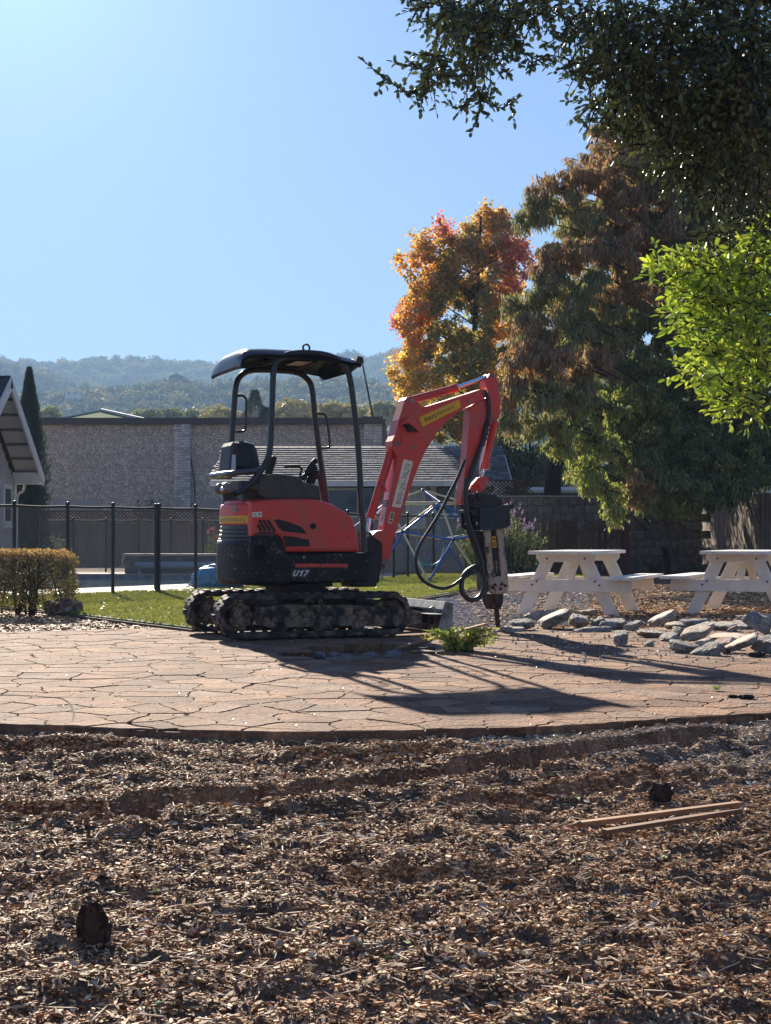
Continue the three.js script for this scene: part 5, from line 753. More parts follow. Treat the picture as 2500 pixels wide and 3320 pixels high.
  pinAt(cC, 0.105, 1133, 1215, 0.034, bk2, 'pin', M.rust, 0.02); pinAt(cC, 0.105, 1205, 1196, 0.03, bk2, 'pin', M.rust, 0.02);
  // breaker body, nose, chisel
  const D0 = cD(0), body = obj('breaker_body', [prism(via(cD, 0.09, [[924, 705], [1000, 696], [1005, 1000], [1020, 1180], [1100, 1180], [1085, 900], [1050, 692], [1098, 684], [1130, 900], [1158, 1180], [1172, 1300], [1160, 1345], [1130, 1362], [1020, 1368], [990, 1340], [960, 1010]]), 0.055, 0.095, 0.01), prism(via(cD, 0, [[935, 705], [1095, 690], [1150, 1180], [1150, 1360], [1010, 1362], [965, 1000]]), -0.06, 0.06, 0.012), prism(via(cD, -0.09, [[924, 705], [1098, 684], [1130, 900], [1172, 1300], [1130, 1362], [1020, 1368], [960, 1010]]), -0.095, -0.055, 0.01)], M.breaker, ex); body.userData.label = 'worn cream hydraulic breaker body';
  obj('dark_stripe', prism(via(cD, 0.06, [[1003, 700], [1048, 696], [1086, 1175], [1050, 1178], [1018, 1000]]), 0.058, 0.072, 0.002), M.blackMatte, body);
  decal('yellow_sticker', via(cD, 0.0735, [[1006, 768], [1052, 764], [1058, 878], [1016, 886]]), (g, w, h) => { g.fillStyle = '#d6a320'; g.fillRect(0, 0, w, h); g.fillStyle = '#231d14'; g.fillRect(10, 14, 22, 30); g.fillRect(40, 10, 14, 40); g.fillRect(12, 66, 16, 50); g.fillRect(36, 62, 18, 22); g.fillRect(38, 92, 16, 26); }, 64, 128, body);
  decal('maker_lettering', via(cD, 0.0965, [[966, 1145], [962, 1030], [996, 1030], [1004, 1145]]), (g, w, h) => { g.fillStyle = '#b8ab96'; g.fillRect(0, 0, w, h); g.fillStyle = '#1c1814'; g.font = 'italic bold 60px sans-serif'; g.textAlign = 'center'; g.textBaseline = 'middle'; g.fillText('FRD', w / 2, h / 2 + 3); }, 160, 64, body);
  decal('model_lettering', via(cD, 0.0735, [[1052, 1150], [1032, 1010], [1066, 1006], [1082, 1150]]), (g, w, h) => { g.fillStyle = '#1a1918'; g.fillRect(0, 0, w, h); g.fillStyle = '#a59c8c'; g.font = 'bold 46px sans-serif'; g.textAlign = 'center'; g.textBaseline = 'middle'; g.fillText('F5LN', w * 0.56, h / 2 + 3); g.beginPath(); g.moveTo(8, 32); g.lineTo(24, 18); g.lineTo(24, 46); g.fill(); }, 160, 64, body);
  for (const [x, y] of [[958, 888], [965, 922], [1040, 1268], [1110, 1262], [1015, 1302], [1095, 1310], [1145, 1278]]) pinAt(cD, 0.095, x, y, 0.014, body, 'bolt', M.rust, 0.012);
  obj('breaker_nose', [prism(via(cD, 0.06, [[965, 1362], [1130, 1364], [1126, 1440], [1104, 1522], [1006, 1526], [968, 1448]]), -0.07, 0.07, 0.014), prism(via(cD, 0.08, [[1045, 1365], [1128, 1366], [1122, 1470], [1080, 1500], [1035, 1440]]), 0.06, 0.088, 0.006)], M.rust, ex);
  obj('chisel', [rod(D0(1080, 1738), D0(1072, 1690), 0.017, 0.024, 14), rod(D0(1072, 1690), D0(1056, 1515), 0.024, 0.024, 14)], M.rust, ex);
  obj('breaker_frame', prism(via(cD, 0.05, [[830, 712], [930, 704], [960, 1000], [985, 1330], [950, 1360], [930, 1200], [900, 1090], [870, 900]]), -0.07, 0.045, 0.006), M.darkIron, ex);
  obj('accumulator', tube(via(cD, -0.06, [[880, 1120], [890, 1200], [900, 1320]]), 0.042, 12, 12), M.steel, ex);
  // breaker hoses
  obj('breaker_hose', tube(via(cC, 0.16, [[1070, 860], [1010, 1010], [930, 1170], [850, 1330], [750, 1490], [680, 1600], [640, 1700], [634, 1790], [655, 1880], [720, 1960], [850, 2012], [950, 1992], [1035, 1935], [1110, 1885], [1200, 1850]]), 0.0155, 110, 9), M.hose, ex);
  obj('breaker_hose', tube(via(cC, 0.14, [[1085, 1030], [1078, 1230], [1098, 1400], [1140, 1540], [1190, 1680], [1225, 1810], [1160, 1820], [1085, 1868], [1042, 1950], [1050, 2050], [1110, 2112], [1175, 2108], [1225, 2060], [1248, 1980], [1250, 1900]]), 0.024, 150, 10), M.hose, ex);
  obj('breaker_hose', tube(via(cC, 0.1, [[1100, 1480], [1160, 1640], [1215, 1800], [1240, 1900], [1250, 2000], [1245, 2080]]), 0.024, 50, 10), M.hose, ex);
  obj('safety_chain', Array.from({ length: 6 }, (_, k) => { const p = cC(0.1)(355 - k * 5, 1800 + k * 24); return new THREE.TorusGeometry(0.013, 0.004, 6, 12).rotateY(k % 2 ? 1.4 : 0.2).translate(p.x, p.y, p.z); }), M.steel, ex);
}
// ================================================================ TREES AND PLANTS
function limb(pts, r0, r1, seg = 14, rs = 7) {                                // tapering limb
  const c = new THREE.CatmullRomCurve3(pts), g = new THREE.TubeGeometry(c, seg, 1, rs, false), p = g.attributes.position, row = rs + 1;
  for (let i = 0; i <= seg; i++) { const o = c.getPointAt(i / seg), r = lerp(r0, r1, i / seg); for (let j = 0; j < row; j++) { const k = i * row + j; p.setXYZ(k, o.x + (p.getX(k) - o.x) * r, o.y + (p.getY(k) - o.y) * r, o.z + (p.getZ(k) - o.z) * r); } }
  g.computeVertexNormals(); return g;
}
// ---- sweetgum in autumn colour
{
  rnd = rngOf(501); const D = 45, P = (x, y, d = D) => at(x, y, d);
  const b = P(1515, 1740); const t = thing('sweetgum_tree', 'tall autumn tree in green, orange and red behind the low house', 'tree');
  const trunk = obj('trunk', [limb([V(b.x, -0.1, -D), V(b.x, 3, -D), P(1535, 1150), P(1560, 700)], 0.22, 0.03, 20)], M.bark, t);
  const L = new Leaves();
  const green = [[0.30, 0.31, 0.06], [0.38, 0.34, 0.07], [0.22, 0.24, 0.05]], orange = [[0.76, 0.36, 0.08], [0.80, 0.44, 0.09], [0.64, 0.29, 0.07]], red = [[0.70, 0.16, 0.13], [0.74, 0.24, 0.16], [0.62, 0.14, 0.13]], yellow = [[0.82, 0.60, 0.11], [0.78, 0.54, 0.10], [0.66, 0.56, 0.12]], rusty = [[0.58, 0.33, 0.09], [0.48, 0.30, 0.085], [0.60, 0.38, 0.11]];
  const puffs = [[1590, 700, 45, 60, rusty], [1560, 760, 60, 60, rusty], [1625, 760, 50, 60, rusty], [1575, 850, 90, 80, rusty], [1430, 745, 22, 35, red], [1450, 800, 55, 45, red], [1380, 800, 45, 55, rusty], [1355, 860, 55, 70, orange], [1420, 880, 80, 80, green], [1500, 800, 60, 60, green], [1520, 930, 90, 90, green], [1650, 800, 50, 45, red], [1690, 800, 32, 35, red], [1670, 870, 50, 55, red], [1640, 960, 60, 70, orange], [1600, 880, 60, 80, rusty], [1380, 960, 60, 70, rusty], [1340, 1000, 45, 55, orange], [1310, 1045, 38, 40, red], [1370, 1060, 60, 60, orange], [1450, 1030, 90, 90, green], [1540, 1060, 100, 100, green], [1640, 1060, 70, 80, orange], [1700, 1000, 45, 60, orange], [1700, 1100, 60, 70, yellow], [1330, 1130, 55, 60, orange], [1320, 1200, 45, 60, yellow], [1390, 1170, 70, 80, yellow], [1470, 1170, 90, 90, green], [1560, 1190, 90, 100, green], [1650, 1180, 80, 80, yellow], [1330, 1260, 50, 50, orange], [1400, 1280, 80, 70, yellow], [1490, 1300, 90, 80, green], [1580, 1310, 90, 80, rusty], [1430, 1390, 80, 70, green], [1520, 1400, 80, 60, yellow], [1600, 1420, 80, 60, green], [1470, 900, 50, 80, rusty], [1560, 960, 50, 60, yellow]];
  const br = [];
  for (const [x, y, rx, ry, cols] of puffs) {
    const dz = R(-1.1, 1.1) * (1 - Math.abs(x - 1510) / 400), c = P(x, y, D + dz), s = D / FOCAL * 1.12, n = Math.round(rx * ry * 0.31);
    br.push(limb([P(1530, y + 90), P((x + 1530) / 2, y + 40, D + dz / 2), c], 0.03, 0.008, 6, 5));
    const subs = Array.from({ length: 16 }, () => { const q = rdir(); return [c.clone().add(V(q.x * rx * s, q.y * ry * s, q.z * rx * s).multiplyScalar(Math.pow(rnd(), 0.35) * 1.1)), R(0.14, 0.36)]; });
    for (let i = 0; i < n; i++) { const [sc, sr] = pick(subs), q = rdir(), p = sc.clone().addScaledVector(q, sr * Math.pow(rnd(), 0.45)); const d = rdir(); d.y -= 0.5; d.normalize(); const col = jit(pick(rnd() < 0.66 ? cols : pick([green, rusty, orange, yellow])), 0.3); L.add(p, d, normalTo(d, 0.6), R(0.08, 0.13), R(0.07, 0.12), col, 0.15); }
  }
  obj('branch', br, M.bark, trunk); L.mesh('crown', M.autumnLeaf, t);
}
// ---- big drooping evergreen with bronze leaf tips
{
  rnd = rngOf(511); const t = thing('bronze_evergreen_tree', 'large drooping evergreen tree with bronze and olive leaves', 'tree');
  const b = at(1790, 1740, 37); const base = V(b.x, -0.1, -37);
  const P = (x, y, d) => at(x, y, d);
  const trunk = obj('trunk', [limb([base, V(b.x, 1.8, -37), P(1800, 1500, 36), P(1900, 1250, 33), P(2050, 1000, 31), P(2150, 700, 30.5)], 0.26, 0.06, 24, 9), limb([P(1800, 1500, 36), P(2000, 1380, 33), P(2300, 1200, 31), P(2600, 1000, 31)], 0.14, 0.06, 20, 8)], M.bark, t);
  const L = new Leaves(), br = [];
  const bronze = [[0.32, 0.19, 0.09], [0.40, 0.24, 0.11], [0.26, 0.18, 0.08], [0.46, 0.23, 0.10], [0.38, 0.27, 0.13]], olive = [[0.20, 0.22, 0.07], [0.16, 0.18, 0.055], [0.28, 0.27, 0.10], [0.33, 0.29, 0.11]], green = [[0.13, 0.17, 0.035], [0.19, 0.23, 0.045], [0.09, 0.125, 0.03], [0.26, 0.30, 0.06]], lime = [[0.34, 0.40, 0.07], [0.27, 0.33, 0.06], [0.42, 0.43, 0.10]];
  // boughs: [px, py, rx, ry, depth, colours, weight]
  const boughs = [[1880, 560, 80, 45, 29, bronze, 1], [1960, 560, 120, 60, 29, bronze, 1], [1800, 610, 90, 60, 29, bronze, 1], [1730, 680, 60, 60, 29, olive, 1], [1690, 720, 25, 45, 29, olive, 0.5], [1850, 690, 120, 70, 29, olive, 0.9], [1960, 660, 130, 90, 29.5, bronze, 1.2], [2080, 600, 140, 110, 30, bronze, 1.2], [2230, 560, 160, 140, 30, olive, 1.3], [2400, 620, 160, 160, 30, bronze, 1.3],
    [1790, 860, 70, 80, 28, bronze, 1], [1860, 820, 110, 75, 28, bronze, 1.1], [1980, 800, 130, 90, 28.5, bronze, 1.3], [2100, 760, 150, 110, 29.5, bronze, 1.2], [2260, 760, 150, 130, 30, olive, 1.2], [1760, 940, 60, 70, 28, olive, 1], [1870, 930, 120, 80, 28, olive, 1.1], [2010, 930, 130, 90, 29, bronze, 1.1], [2160, 920, 130, 100, 30, bronze, 1.1], [2300, 920, 140, 120, 30.5, green, 1.2], [2450, 850, 120, 160, 30.5, green, 1.2],
    [1680, 1000, 55, 60, 28, olive, 0.8], [1730, 1070, 80, 70, 27.5, bronze, 1], [1830, 1050, 100, 80, 27.5, olive, 1.1], [1950, 1050, 120, 80, 28.5, olive, 1.1], [2080, 1060, 120, 90, 29.5, green, 1.2], [2220, 1060, 130, 100, 30, green, 1.3], [2380, 1060, 140, 120, 30, green, 1.3], [1700, 1160, 80, 70, 27, bronze, 1.1], [1800, 1170, 100, 80, 27, bronze, 1.1], [1920, 1180, 110, 80, 28, bronze, 1.1], [2040, 1190, 120, 90, 29, green, 1.2], [2180, 1200, 130, 100, 29.5, green, 1.4], [2330, 1210, 140, 110, 30, green, 1.4], [2460, 1200, 120, 130, 30, green, 1.4],
    [1660, 1270, 60, 70, 27, bronze, 1], [1740, 1270, 90, 80, 27, olive, 1.1], [1850, 1290, 100, 80, 27.5, olive, 1.1], [1970, 1310, 110, 90, 28.5, lime, 0.9], [2090, 1320, 120, 90, 29, green, 1.4], [2230, 1330, 130, 100, 29.5, green, 1.5], [2380, 1340, 140, 110, 29.5, green, 1.5], [1650, 1360, 45, 60, 27, olive, 0.9], [1760, 1370, 80, 70, 27.5, olive, 1], [1830, 1420, 70, 80, 27.5, lime, 1], [1930, 1420, 90, 90, 28, lime, 1], [2050, 1440, 110, 90, 28.5, green, 1.4], [2180, 1450, 120, 100, 29, green, 1.5], [2320, 1450, 130, 100, 29, green, 1.5], [2450, 1440, 120, 110, 29, green, 1.5], [1900, 1530, 70, 70, 28, lime, 1], [1960, 1590, 70, 80, 28, lime, 1], [1990, 1660, 40, 50, 28, lime, 0.8], [2060, 1560, 90, 80, 28.5, bronze, 1], [2160, 1570, 100, 80, 28.5, green, 1.3], [2270, 1570, 100, 80, 28.5, green, 1.4], [2400, 1540, 110, 70, 28.5, green, 1.3], [2220, 1640, 50, 40, 28.5, lime, 0.9], [2280, 1610, 70, 50, 28.5, green, 1],
    [2060, 690, 150, 90, 31, olive, 1.2], [2180, 660, 160, 100, 31, bronze, 1.3], [2330, 700, 160, 120, 31.5, green, 1.3], [1900, 760, 110, 60, 30.5, olive, 1], [1840, 1000, 120, 60, 30, bronze, 1], [1960, 990, 130, 80, 31, green, 1.1], [2110, 860, 140, 90, 31.5, green, 1.2], [2280, 840, 150, 100, 32, green, 1.2], [1780, 1120, 120, 70, 30, olive, 1.1], [1900, 1120, 130, 80, 30.5, green, 1.1], [2020, 500, 120, 60, 30, bronze, 1], [2150, 470, 130, 80, 30, olive, 1.1], [2320, 470, 160, 100, 30.5, bronze, 1.1], [2460, 480, 140, 120, 31, olive, 1.1], [2120, 1640, 70, 40, 28.5, green, 0.9], [2360, 1600, 90, 40, 28.5, green, 1], [1830, 1330, 90, 70, 29, green, 1.1],
    [2560, 700, 160, 200, 30.5, green, 1], [2600, 1100, 160, 220, 30.5, green, 1], [2580, 1400, 140, 160, 30, green, 1]];
  boughs.push([2010, 440, 110, 60, 31, bronze, 1], [2110, 390, 120, 70, 31.5, olive, 1], [2230, 380, 140, 90, 31.5, bronze, 1], [2380, 380, 150, 100, 32, olive, 1]);
  for (const e of boughs.filter((k) => k[0] > 1800)) boughs.push([e[0] + 20, e[1] - 20, e[2] * 1.05, e[3] * 1.05, e[4] + R(3, 6.5), e[5], 0.8]);
  for (const [x, y, rx, ry, d, cols, wt] of boughs) {
    const c = P(x, y, d), s = d / FOCAL, from = P(lerp(x, 2080, 0.55) + 60, y + 60, d + 0.8);
    br.push(limb([from, from.clone().lerp(c, 0.5).add(V(0, 0.1, 0)), c], 0.022, 0.008, 8, 5));
    const n = Math.round(rx * ry * 0.23 * wt), twigs = Array.from({ length: 16 }, () => { const q = rdir(), p = c.clone().add(V(q.x * rx * s, q.y * ry * s * 0.9, q.z * rx * s * 1.1)); return p; });
    for (const p of twigs) br.push(limb([c, c.clone().lerp(p, 0.6).add(V(0, 0.06, 0)), p], 0.012, 0.004, 4, 4));
    for (let i = 0; i < n; i++) {
      const w = pick(twigs), k = Math.pow(rnd(), 0.5), p = c.clone().lerp(w, k).add(V(gauss() * 0.10, gauss() * 0.10, gauss() * 0.10));
      const dr = V(R(-0.5, 0.5), -R(0.3, 1.4), R(-0.5, 0.5)).normalize(), lng = cols === bronze || cols === olive;
      L.add(p, dr, normalTo(dr), lng ? R(0.10, 0.18) : R(0.07, 0.12), lng ? R(0.026, 0.042) : R(0.035, 0.055), jit(pick(rnd() < 0.78 ? cols : pick([bronze, olive, green])).map((k) => k * 0.98), 0.35), 0.2);
    }
  }
  tag(obj('branch', br, M.bark, trunk), 'fine dark branches', null); L.mesh('crown', M.leaf, t);
}
// ---- dark trees filling behind the block wall and fence
function roundTree(name, label, px, pyTop, D, wpx, cols, n, leaf, seed0, yb = -0.1) {
  rnd = rngOf(seed0); const t = thing(name, label, 'tree'), top = at(px, pyTop, D), W = wpx / FOCAL * D, L = new Leaves(), tx = top.x; const H = top.y;
  const trunk = obj('trunk', [limb([V(tx, yb, -D), V(tx + 0.1, H * 0.4, -D), V(tx, H * 0.8, -D)], 0.16, 0.05, 8)], M.bark, t), cl = [], br = [];
  for (let i = 0; i < 34; i++) { const q = rdir(), k = Math.pow(rnd(), 0.4); const c = V(tx + q.x * W / 2 * k, H * 0.6 + q.y * H * 0.36 * k, -D + q.z * W / 2 * k); cl.push(c); br.push(limb([V(tx, H * 0.35, -D), V(tx + q.x * W * 0.1, H * 0.55, -D + q.z * W * 0.1), c], 0.05, 0.01, 6, 4)); }
  for (let i = 0; i < n; i++) { const c = pick(cl), q = rdir(), p = c.clone().addScaledVector(q, W * 0.16 * Math.pow(rnd(), 0.5)), d = rdir(); d.y -= 0.4; d.normalize(); L.add(p, d, normalTo(d, 0.5), leaf * R(0.8, 1.3), leaf * R(0.4, 0.6), jit(pick(cols), 0.35), 0.2); }
  obj('branch', br, M.bark, trunk); L.mesh('crown', M.leaf, t);
}
const DARK = [[0.10, 0.13, 0.04], [0.14, 0.16, 0.05], [0.08, 0.11, 0.035], [0.17, 0.17, 0.06]];
roundTree('shade_tree', 'dark leafy tree behind the lattice screen', 1720, 1330, 42, 330, DARK, 9000, 0.13, 521);
roundTree('shade_tree', 'dark leafy tree beyond the middle of the block wall', 2010, 1180, 43, 460, DARK, 12000, 0.13, 522);
roundTree('shade_tree', 'dark leafy tree beyond the corner of the plank fence', 2330, 1060, 46, 560, DARK, 14000, 0.14, 523);
// ---- cypress at the left, conifers beyond the wall
{
  rnd = rngOf(531); const D = 46, t = thing('cypress_tree', 'narrow dark cypress standing behind the gabled house', 'tree'), tip = at(95, 1206, D), L = new Leaves();
  obj('trunk', limb([V(tip.x, -0.1, -D), V(tip.x, 2, -D), V(tip.x + 0.0, tip.y - 0.3, -D)], 0.12, 0.02, 8), M.bark, t);
  for (let i = 0; i < 15000; i++) { const k = rnd(), y = lerp(0.1, tip.y, k), w = (k < 0.55 ? lerp(0.78, 0.62, k / 0.55) : lerp(0.62, 0.02, Math.pow((k - 0.55) / 0.45, 1.15))) * (0.85 + 0.3 * n2(y * 2.2, i % 7)), a = R(0, 6.28), r = w * Math.pow(rnd(), 0.3), d = V(Math.cos(a) * 0.35, 1, Math.sin(a) * 0.35).normalize(); L.add(V(tip.x + Math.cos(a) * r, y, -D + Math.sin(a) * r), d, V(Math.cos(a), 0.2, Math.sin(a)).normalize(), R(0.12, 0.24), R(0.03, 0.06), jit([0.035, 0.055, 0.028], 0.35), 0.2); }
  L.mesh('crown', M.leaf, t);
}
for (const [px, top, D, w, lab] of [[826, 1262, 95, 4.2, 'slim dark conifer beyond the hall, seen through the canopy posts'], [862, 1318, 92, 4.0, 'small dark conifer beside the slim conifer beyond the hall']]) {
  rnd = rngOf(px); const t = thing('conifer_tree', lab, 'tree'), tip = at(px, top, D), L = new Leaves();
  obj('trunk', limb([V(tip.x, -0.1, -D), V(tip.x, 3, -D), V(tip.x, tip.y - 0.3, -D)], 0.16, 0.02, 6), M.bark, t);
  for (let i = 0; i < 5200; i++) { const k = Math.pow(rnd(), 0.9), y = lerp(3, tip.y, k), r = w * (1 - k) * R(0.2, 1.1) * 1.3, a = R(0, 6.28), d = V(Math.cos(a), -0.25, Math.sin(a)).normalize(); L.add(V(tip.x + Math.cos(a) * r * 0.5, y, -D + Math.sin(a) * r * 0.5), d, normalTo(d, 2), R(0.2, 0.4), R(0.06, 0.1), jit([0.05, 0.075, 0.04]), 0.2); }
  L.mesh('crown', M.leaf, t);
}
// row of sunlit oaks at the foot of the hill, above the hall wall
{
  rnd = rngOf(541); const spots = [[470, 1318, 160, 6], [560, 1322, 170, 6], [640, 1312, 180, 7], [720, 1318, 165, 6], [945, 1284, 170, 7], [1010, 1308, 180, 6], [1090, 1296, 160, 6], [1150, 1312, 175, 6], [1250, 1294, 165, 7], [20, 1312, 170, 7], [165, 1310, 190, 7], [1320, 1306, 180, 7]];
  spots.forEach(([px, top, D, w], i) => {
    const g = crownGeo(560 + i, 700, 14), W = w * R(0.8, 1.1), p = at(px, top, D); g.scale(W, W * 0.9, W); const lo = p.y - W * 0.45;
    const t = thing('valley_oak_tree', 'round sunlit olive oak just beyond the hall roofline', 'tree', [p.x, 0, -D], 0, 'oaks beyond the hall');
    obj('trunk', limb([V(0, -0.1, 0), V(0.1, lo * 0.5, 0), V(0, Math.max(1, lo + W * 0.2), 0)], 0.3, 0.12, 8), M.bark, t);
    share('crown', g.translate(0, lo, 0), new THREE.MeshPhysicalMaterial({ color: lin(...pick([[0.34, 0.34, 0.14], [0.27, 0.30, 0.13], [0.42, 0.36, 0.13]])), side: THREE.DoubleSide, roughness: 0.8, transmission: 0.3, thickness: 0 }), t);
  });
}
// ---- live oak overhanging from the right, near the camera
function twigLeaves(L, W, pts, step, len, wid, cols, spread, gloss, fold = 0.2, dirBias = 0.7) {
  const c = new THREE.CatmullRomCurve3(pts), n = Math.max(3, Math.round(c.getLength() / step));
  if (W) W.push(limb(pts, 0.006, 0.0015, Math.min(10, n), 4));
  for (let i = 0; i <= n; i++) { const u = i / n, p = c.getPoint(u), t = c.getTangent(u); const d = t.clone().multiplyScalar(dirBias).addScaledVector(rdir(), spread); if (i === n) d.copy(t); d.normalize(); L.add(p, d, normalTo(d, 0.9), len * R(0.7, 1.2), wid * R(0.75, 1.2), jit(pick(cols), 0.3), fold); }
}
{
  rnd = rngOf(551); const t = thing('live_oak_tree', 'dark live oak with small leathery leaves overhanging the yard', 'tree'), L = new Leaves(true), W = [];
  const P = (x, y, d) => at(x, y, d), cols = [[0.085, 0.115, 0.035], [0.065, 0.09, 0.03], [0.13, 0.16, 0.045], [0.06, 0.08, 0.028]];
  const trunk = obj('trunk', [limb([V(4.9, -0.1, -9.6), V(4.8, 1.6, -9.5), V(4.3, 3.0, -9.3), V(3.6, 4.2, -9.2)], 0.24, 0.12, 14, 9), limb([V(4.3, 3.0, -9.3), P(2700, 100, 9.2), P(2300, -80, 9), P(1800, -160, 9), P(1500, -120, 9)], 0.10, 0.02, 20, 7), limb([V(4.3, 2.8, -9.3), P(2800, 480, 9.4), P(2450, 330, 9.3), P(2150, 330, 9.2)], 0.07, 0.012, 16, 6), limb([V(3.6, 4.2, -9.2), P(2500, -300, 9.2), P(2100, -420, 9)], 0.09, 0.03, 10, 7)], M.bark, t);
  // hanging spray at the middle of the top edge, traced twig by twig
  const thin = 0.017, main = [[[1500, -120], [1560, 20], [1610, 120], [1640, 190]], [[1500, -120], [1470, 20], [1480, 120], [1500, 230]], [[1490, 60], [1430, 150], [1400, 230], [1340, 290]], [[1400, 250], [1330, 300], [1260, 260], [1175, 196]], [[1430, 180], [1380, 180], [1330, 172]], [[1400, 230], [1330, 215], [1275, 202]], [[1500, 200], [1540, 270], [1560, 340], [1530, 430]], [[1540, 300], [1490, 350], [1445, 336]], [[1555, 320], [1620, 350], [1680, 318]], [[1620, 120], [1670, 130], [1660, 190]], [[1660, 110], [1700, 170], [1775, 210]], [[1710, 190], [1730, 215], [1700, 218]], [[1480, 100], [1420, 80], [1365, 70]], [[1480, 40], [1400, 10], [1330, 0], [1310, 0]], [[1560, 60], [1640, 60], [1700, 40], [1770, 20]], [[1600, 150], [1630, 220], [1650, 240]], [[1450, 200], [1440, 260], [1480, 275]], [[1380, 250], [1370, 300], [1372, 322]]];
  for (const m of main) {
    const d = R(8.7, 9.3), pts = m.map(([x, y]) => P(x, y, d + R(-0.05, 0.05))); twigLeaves(L, W, pts, 0.012, 0.042, 0.025, cols, 0.75);
    const c = new THREE.CatmullRomCurve3(pts), ln = c.getLength();
    for (let k = 0; k < ln * 11; k++) { const u = R(0.05, 0.85), p = c.getPoint(u), q = rdir(); q.y -= 0.35; q.normalize(); const e = R(0.05, 0.14); twigLeaves(L, W, [p, p.clone().addScaledVector(q, e * 0.5), p.clone().addScaledVector(q, e).add(V(0, -0.02, 0))], thin, 0.042, 0.025, cols, 0.75); }
  }
  // dense body of the crown
  const body = [[1480, 40, 130, 80, 9, 70], [1580, 40, 140, 90, 9, 70], [1540, 160, 100, 110, 9, 60], [1440, 240, 80, 60, 9, 26], [1700, 30, 140, 70, 9, 46], [1960, 60, 170, 120, 9, 130], [2140, 60, 180, 130, 9, 150], [2320, 70, 180, 140, 9, 170], [2460, 80, 160, 160, 9, 160], [1960, 190, 130, 90, 9, 90], [2080, 200, 150, 110, 9, 120], [2220, 210, 160, 120, 9, 150], [2380, 220, 160, 130, 9, 170], [2480, 260, 120, 150, 9, 120], [2060, 310, 120, 80, 9.2, 70], [2190, 330, 150, 90, 9.2, 110], [2340, 350, 160, 110, 9.2, 140], [2460, 400, 130, 120, 9.2, 110], [1960, 330, 60, 40, 9.2, 14], [2060, 400, 120, 50, 9.3, 46], [2180, 430, 130, 70, 9.3, 80], [2320, 470, 140, 90, 9.3, 100], [2450, 540, 110, 110, 9.4, 80], [2230, 520, 120, 60, 9.4, 50], [2040, 270, 70, 50, 9, 22], [2400, 640, 110, 90, 9.5, 50], [2480, 740, 90, 100, 9.5, 50], [2300, 580, 100, 70, 9.4, 40], [2330, 750, 90, 60, 9.5, 26], [2600, 300, 160, 300, 9.4, 150], [2300, -120, 400, 120, 9, 200], [1700, -110, 300, 90, 9, 110]];
  for (const [x, y, rx, ry, d, n] of body) for (let k = 0; k < n * 0.68; k++) {
    const q = rdir(), r = Math.pow(rnd(), 0.5), p = P(x + q.x * rx * r, y + q.y * ry * r, d + q.z * 0.8), e = R(0.1, 0.26), dr = V(R(-0.8, 0.6), R(-0.9, 0.3), R(-0.5, 0.5)).normalize();
    twigLeaves(L, W, [p, p.clone().addScaledVector(dr, e * 0.5), p.clone().addScaledVector(dr, e).add(V(0, -0.03, 0))], 0.024, R(0.036, 0.054), R(0.022, 0.032), rnd() < 0.04 ? [[0.2, 0.24, 0.05]] : cols, 0.8);
  }
  for (const m of [[[1980, 330], [1920, 325], [1835, 328]], [[2030, 410], [1960, 400], [1880, 384]], [[1990, 200], [1900, 190], [1850, 210]], [[2100, 430], [2030, 420], [1970, 405]], [[2220, 540], [2100, 555], [2000, 530]]]) { const pts = m.map(([x, y]) => P(x, y, 9.2)); twigLeaves(L, W, pts, 0.008, 0.040, 0.021, cols, 0.8); }
  obj('branch', W, M.bark, trunk); L.mesh('crown', M.glossLeaf, t);
}
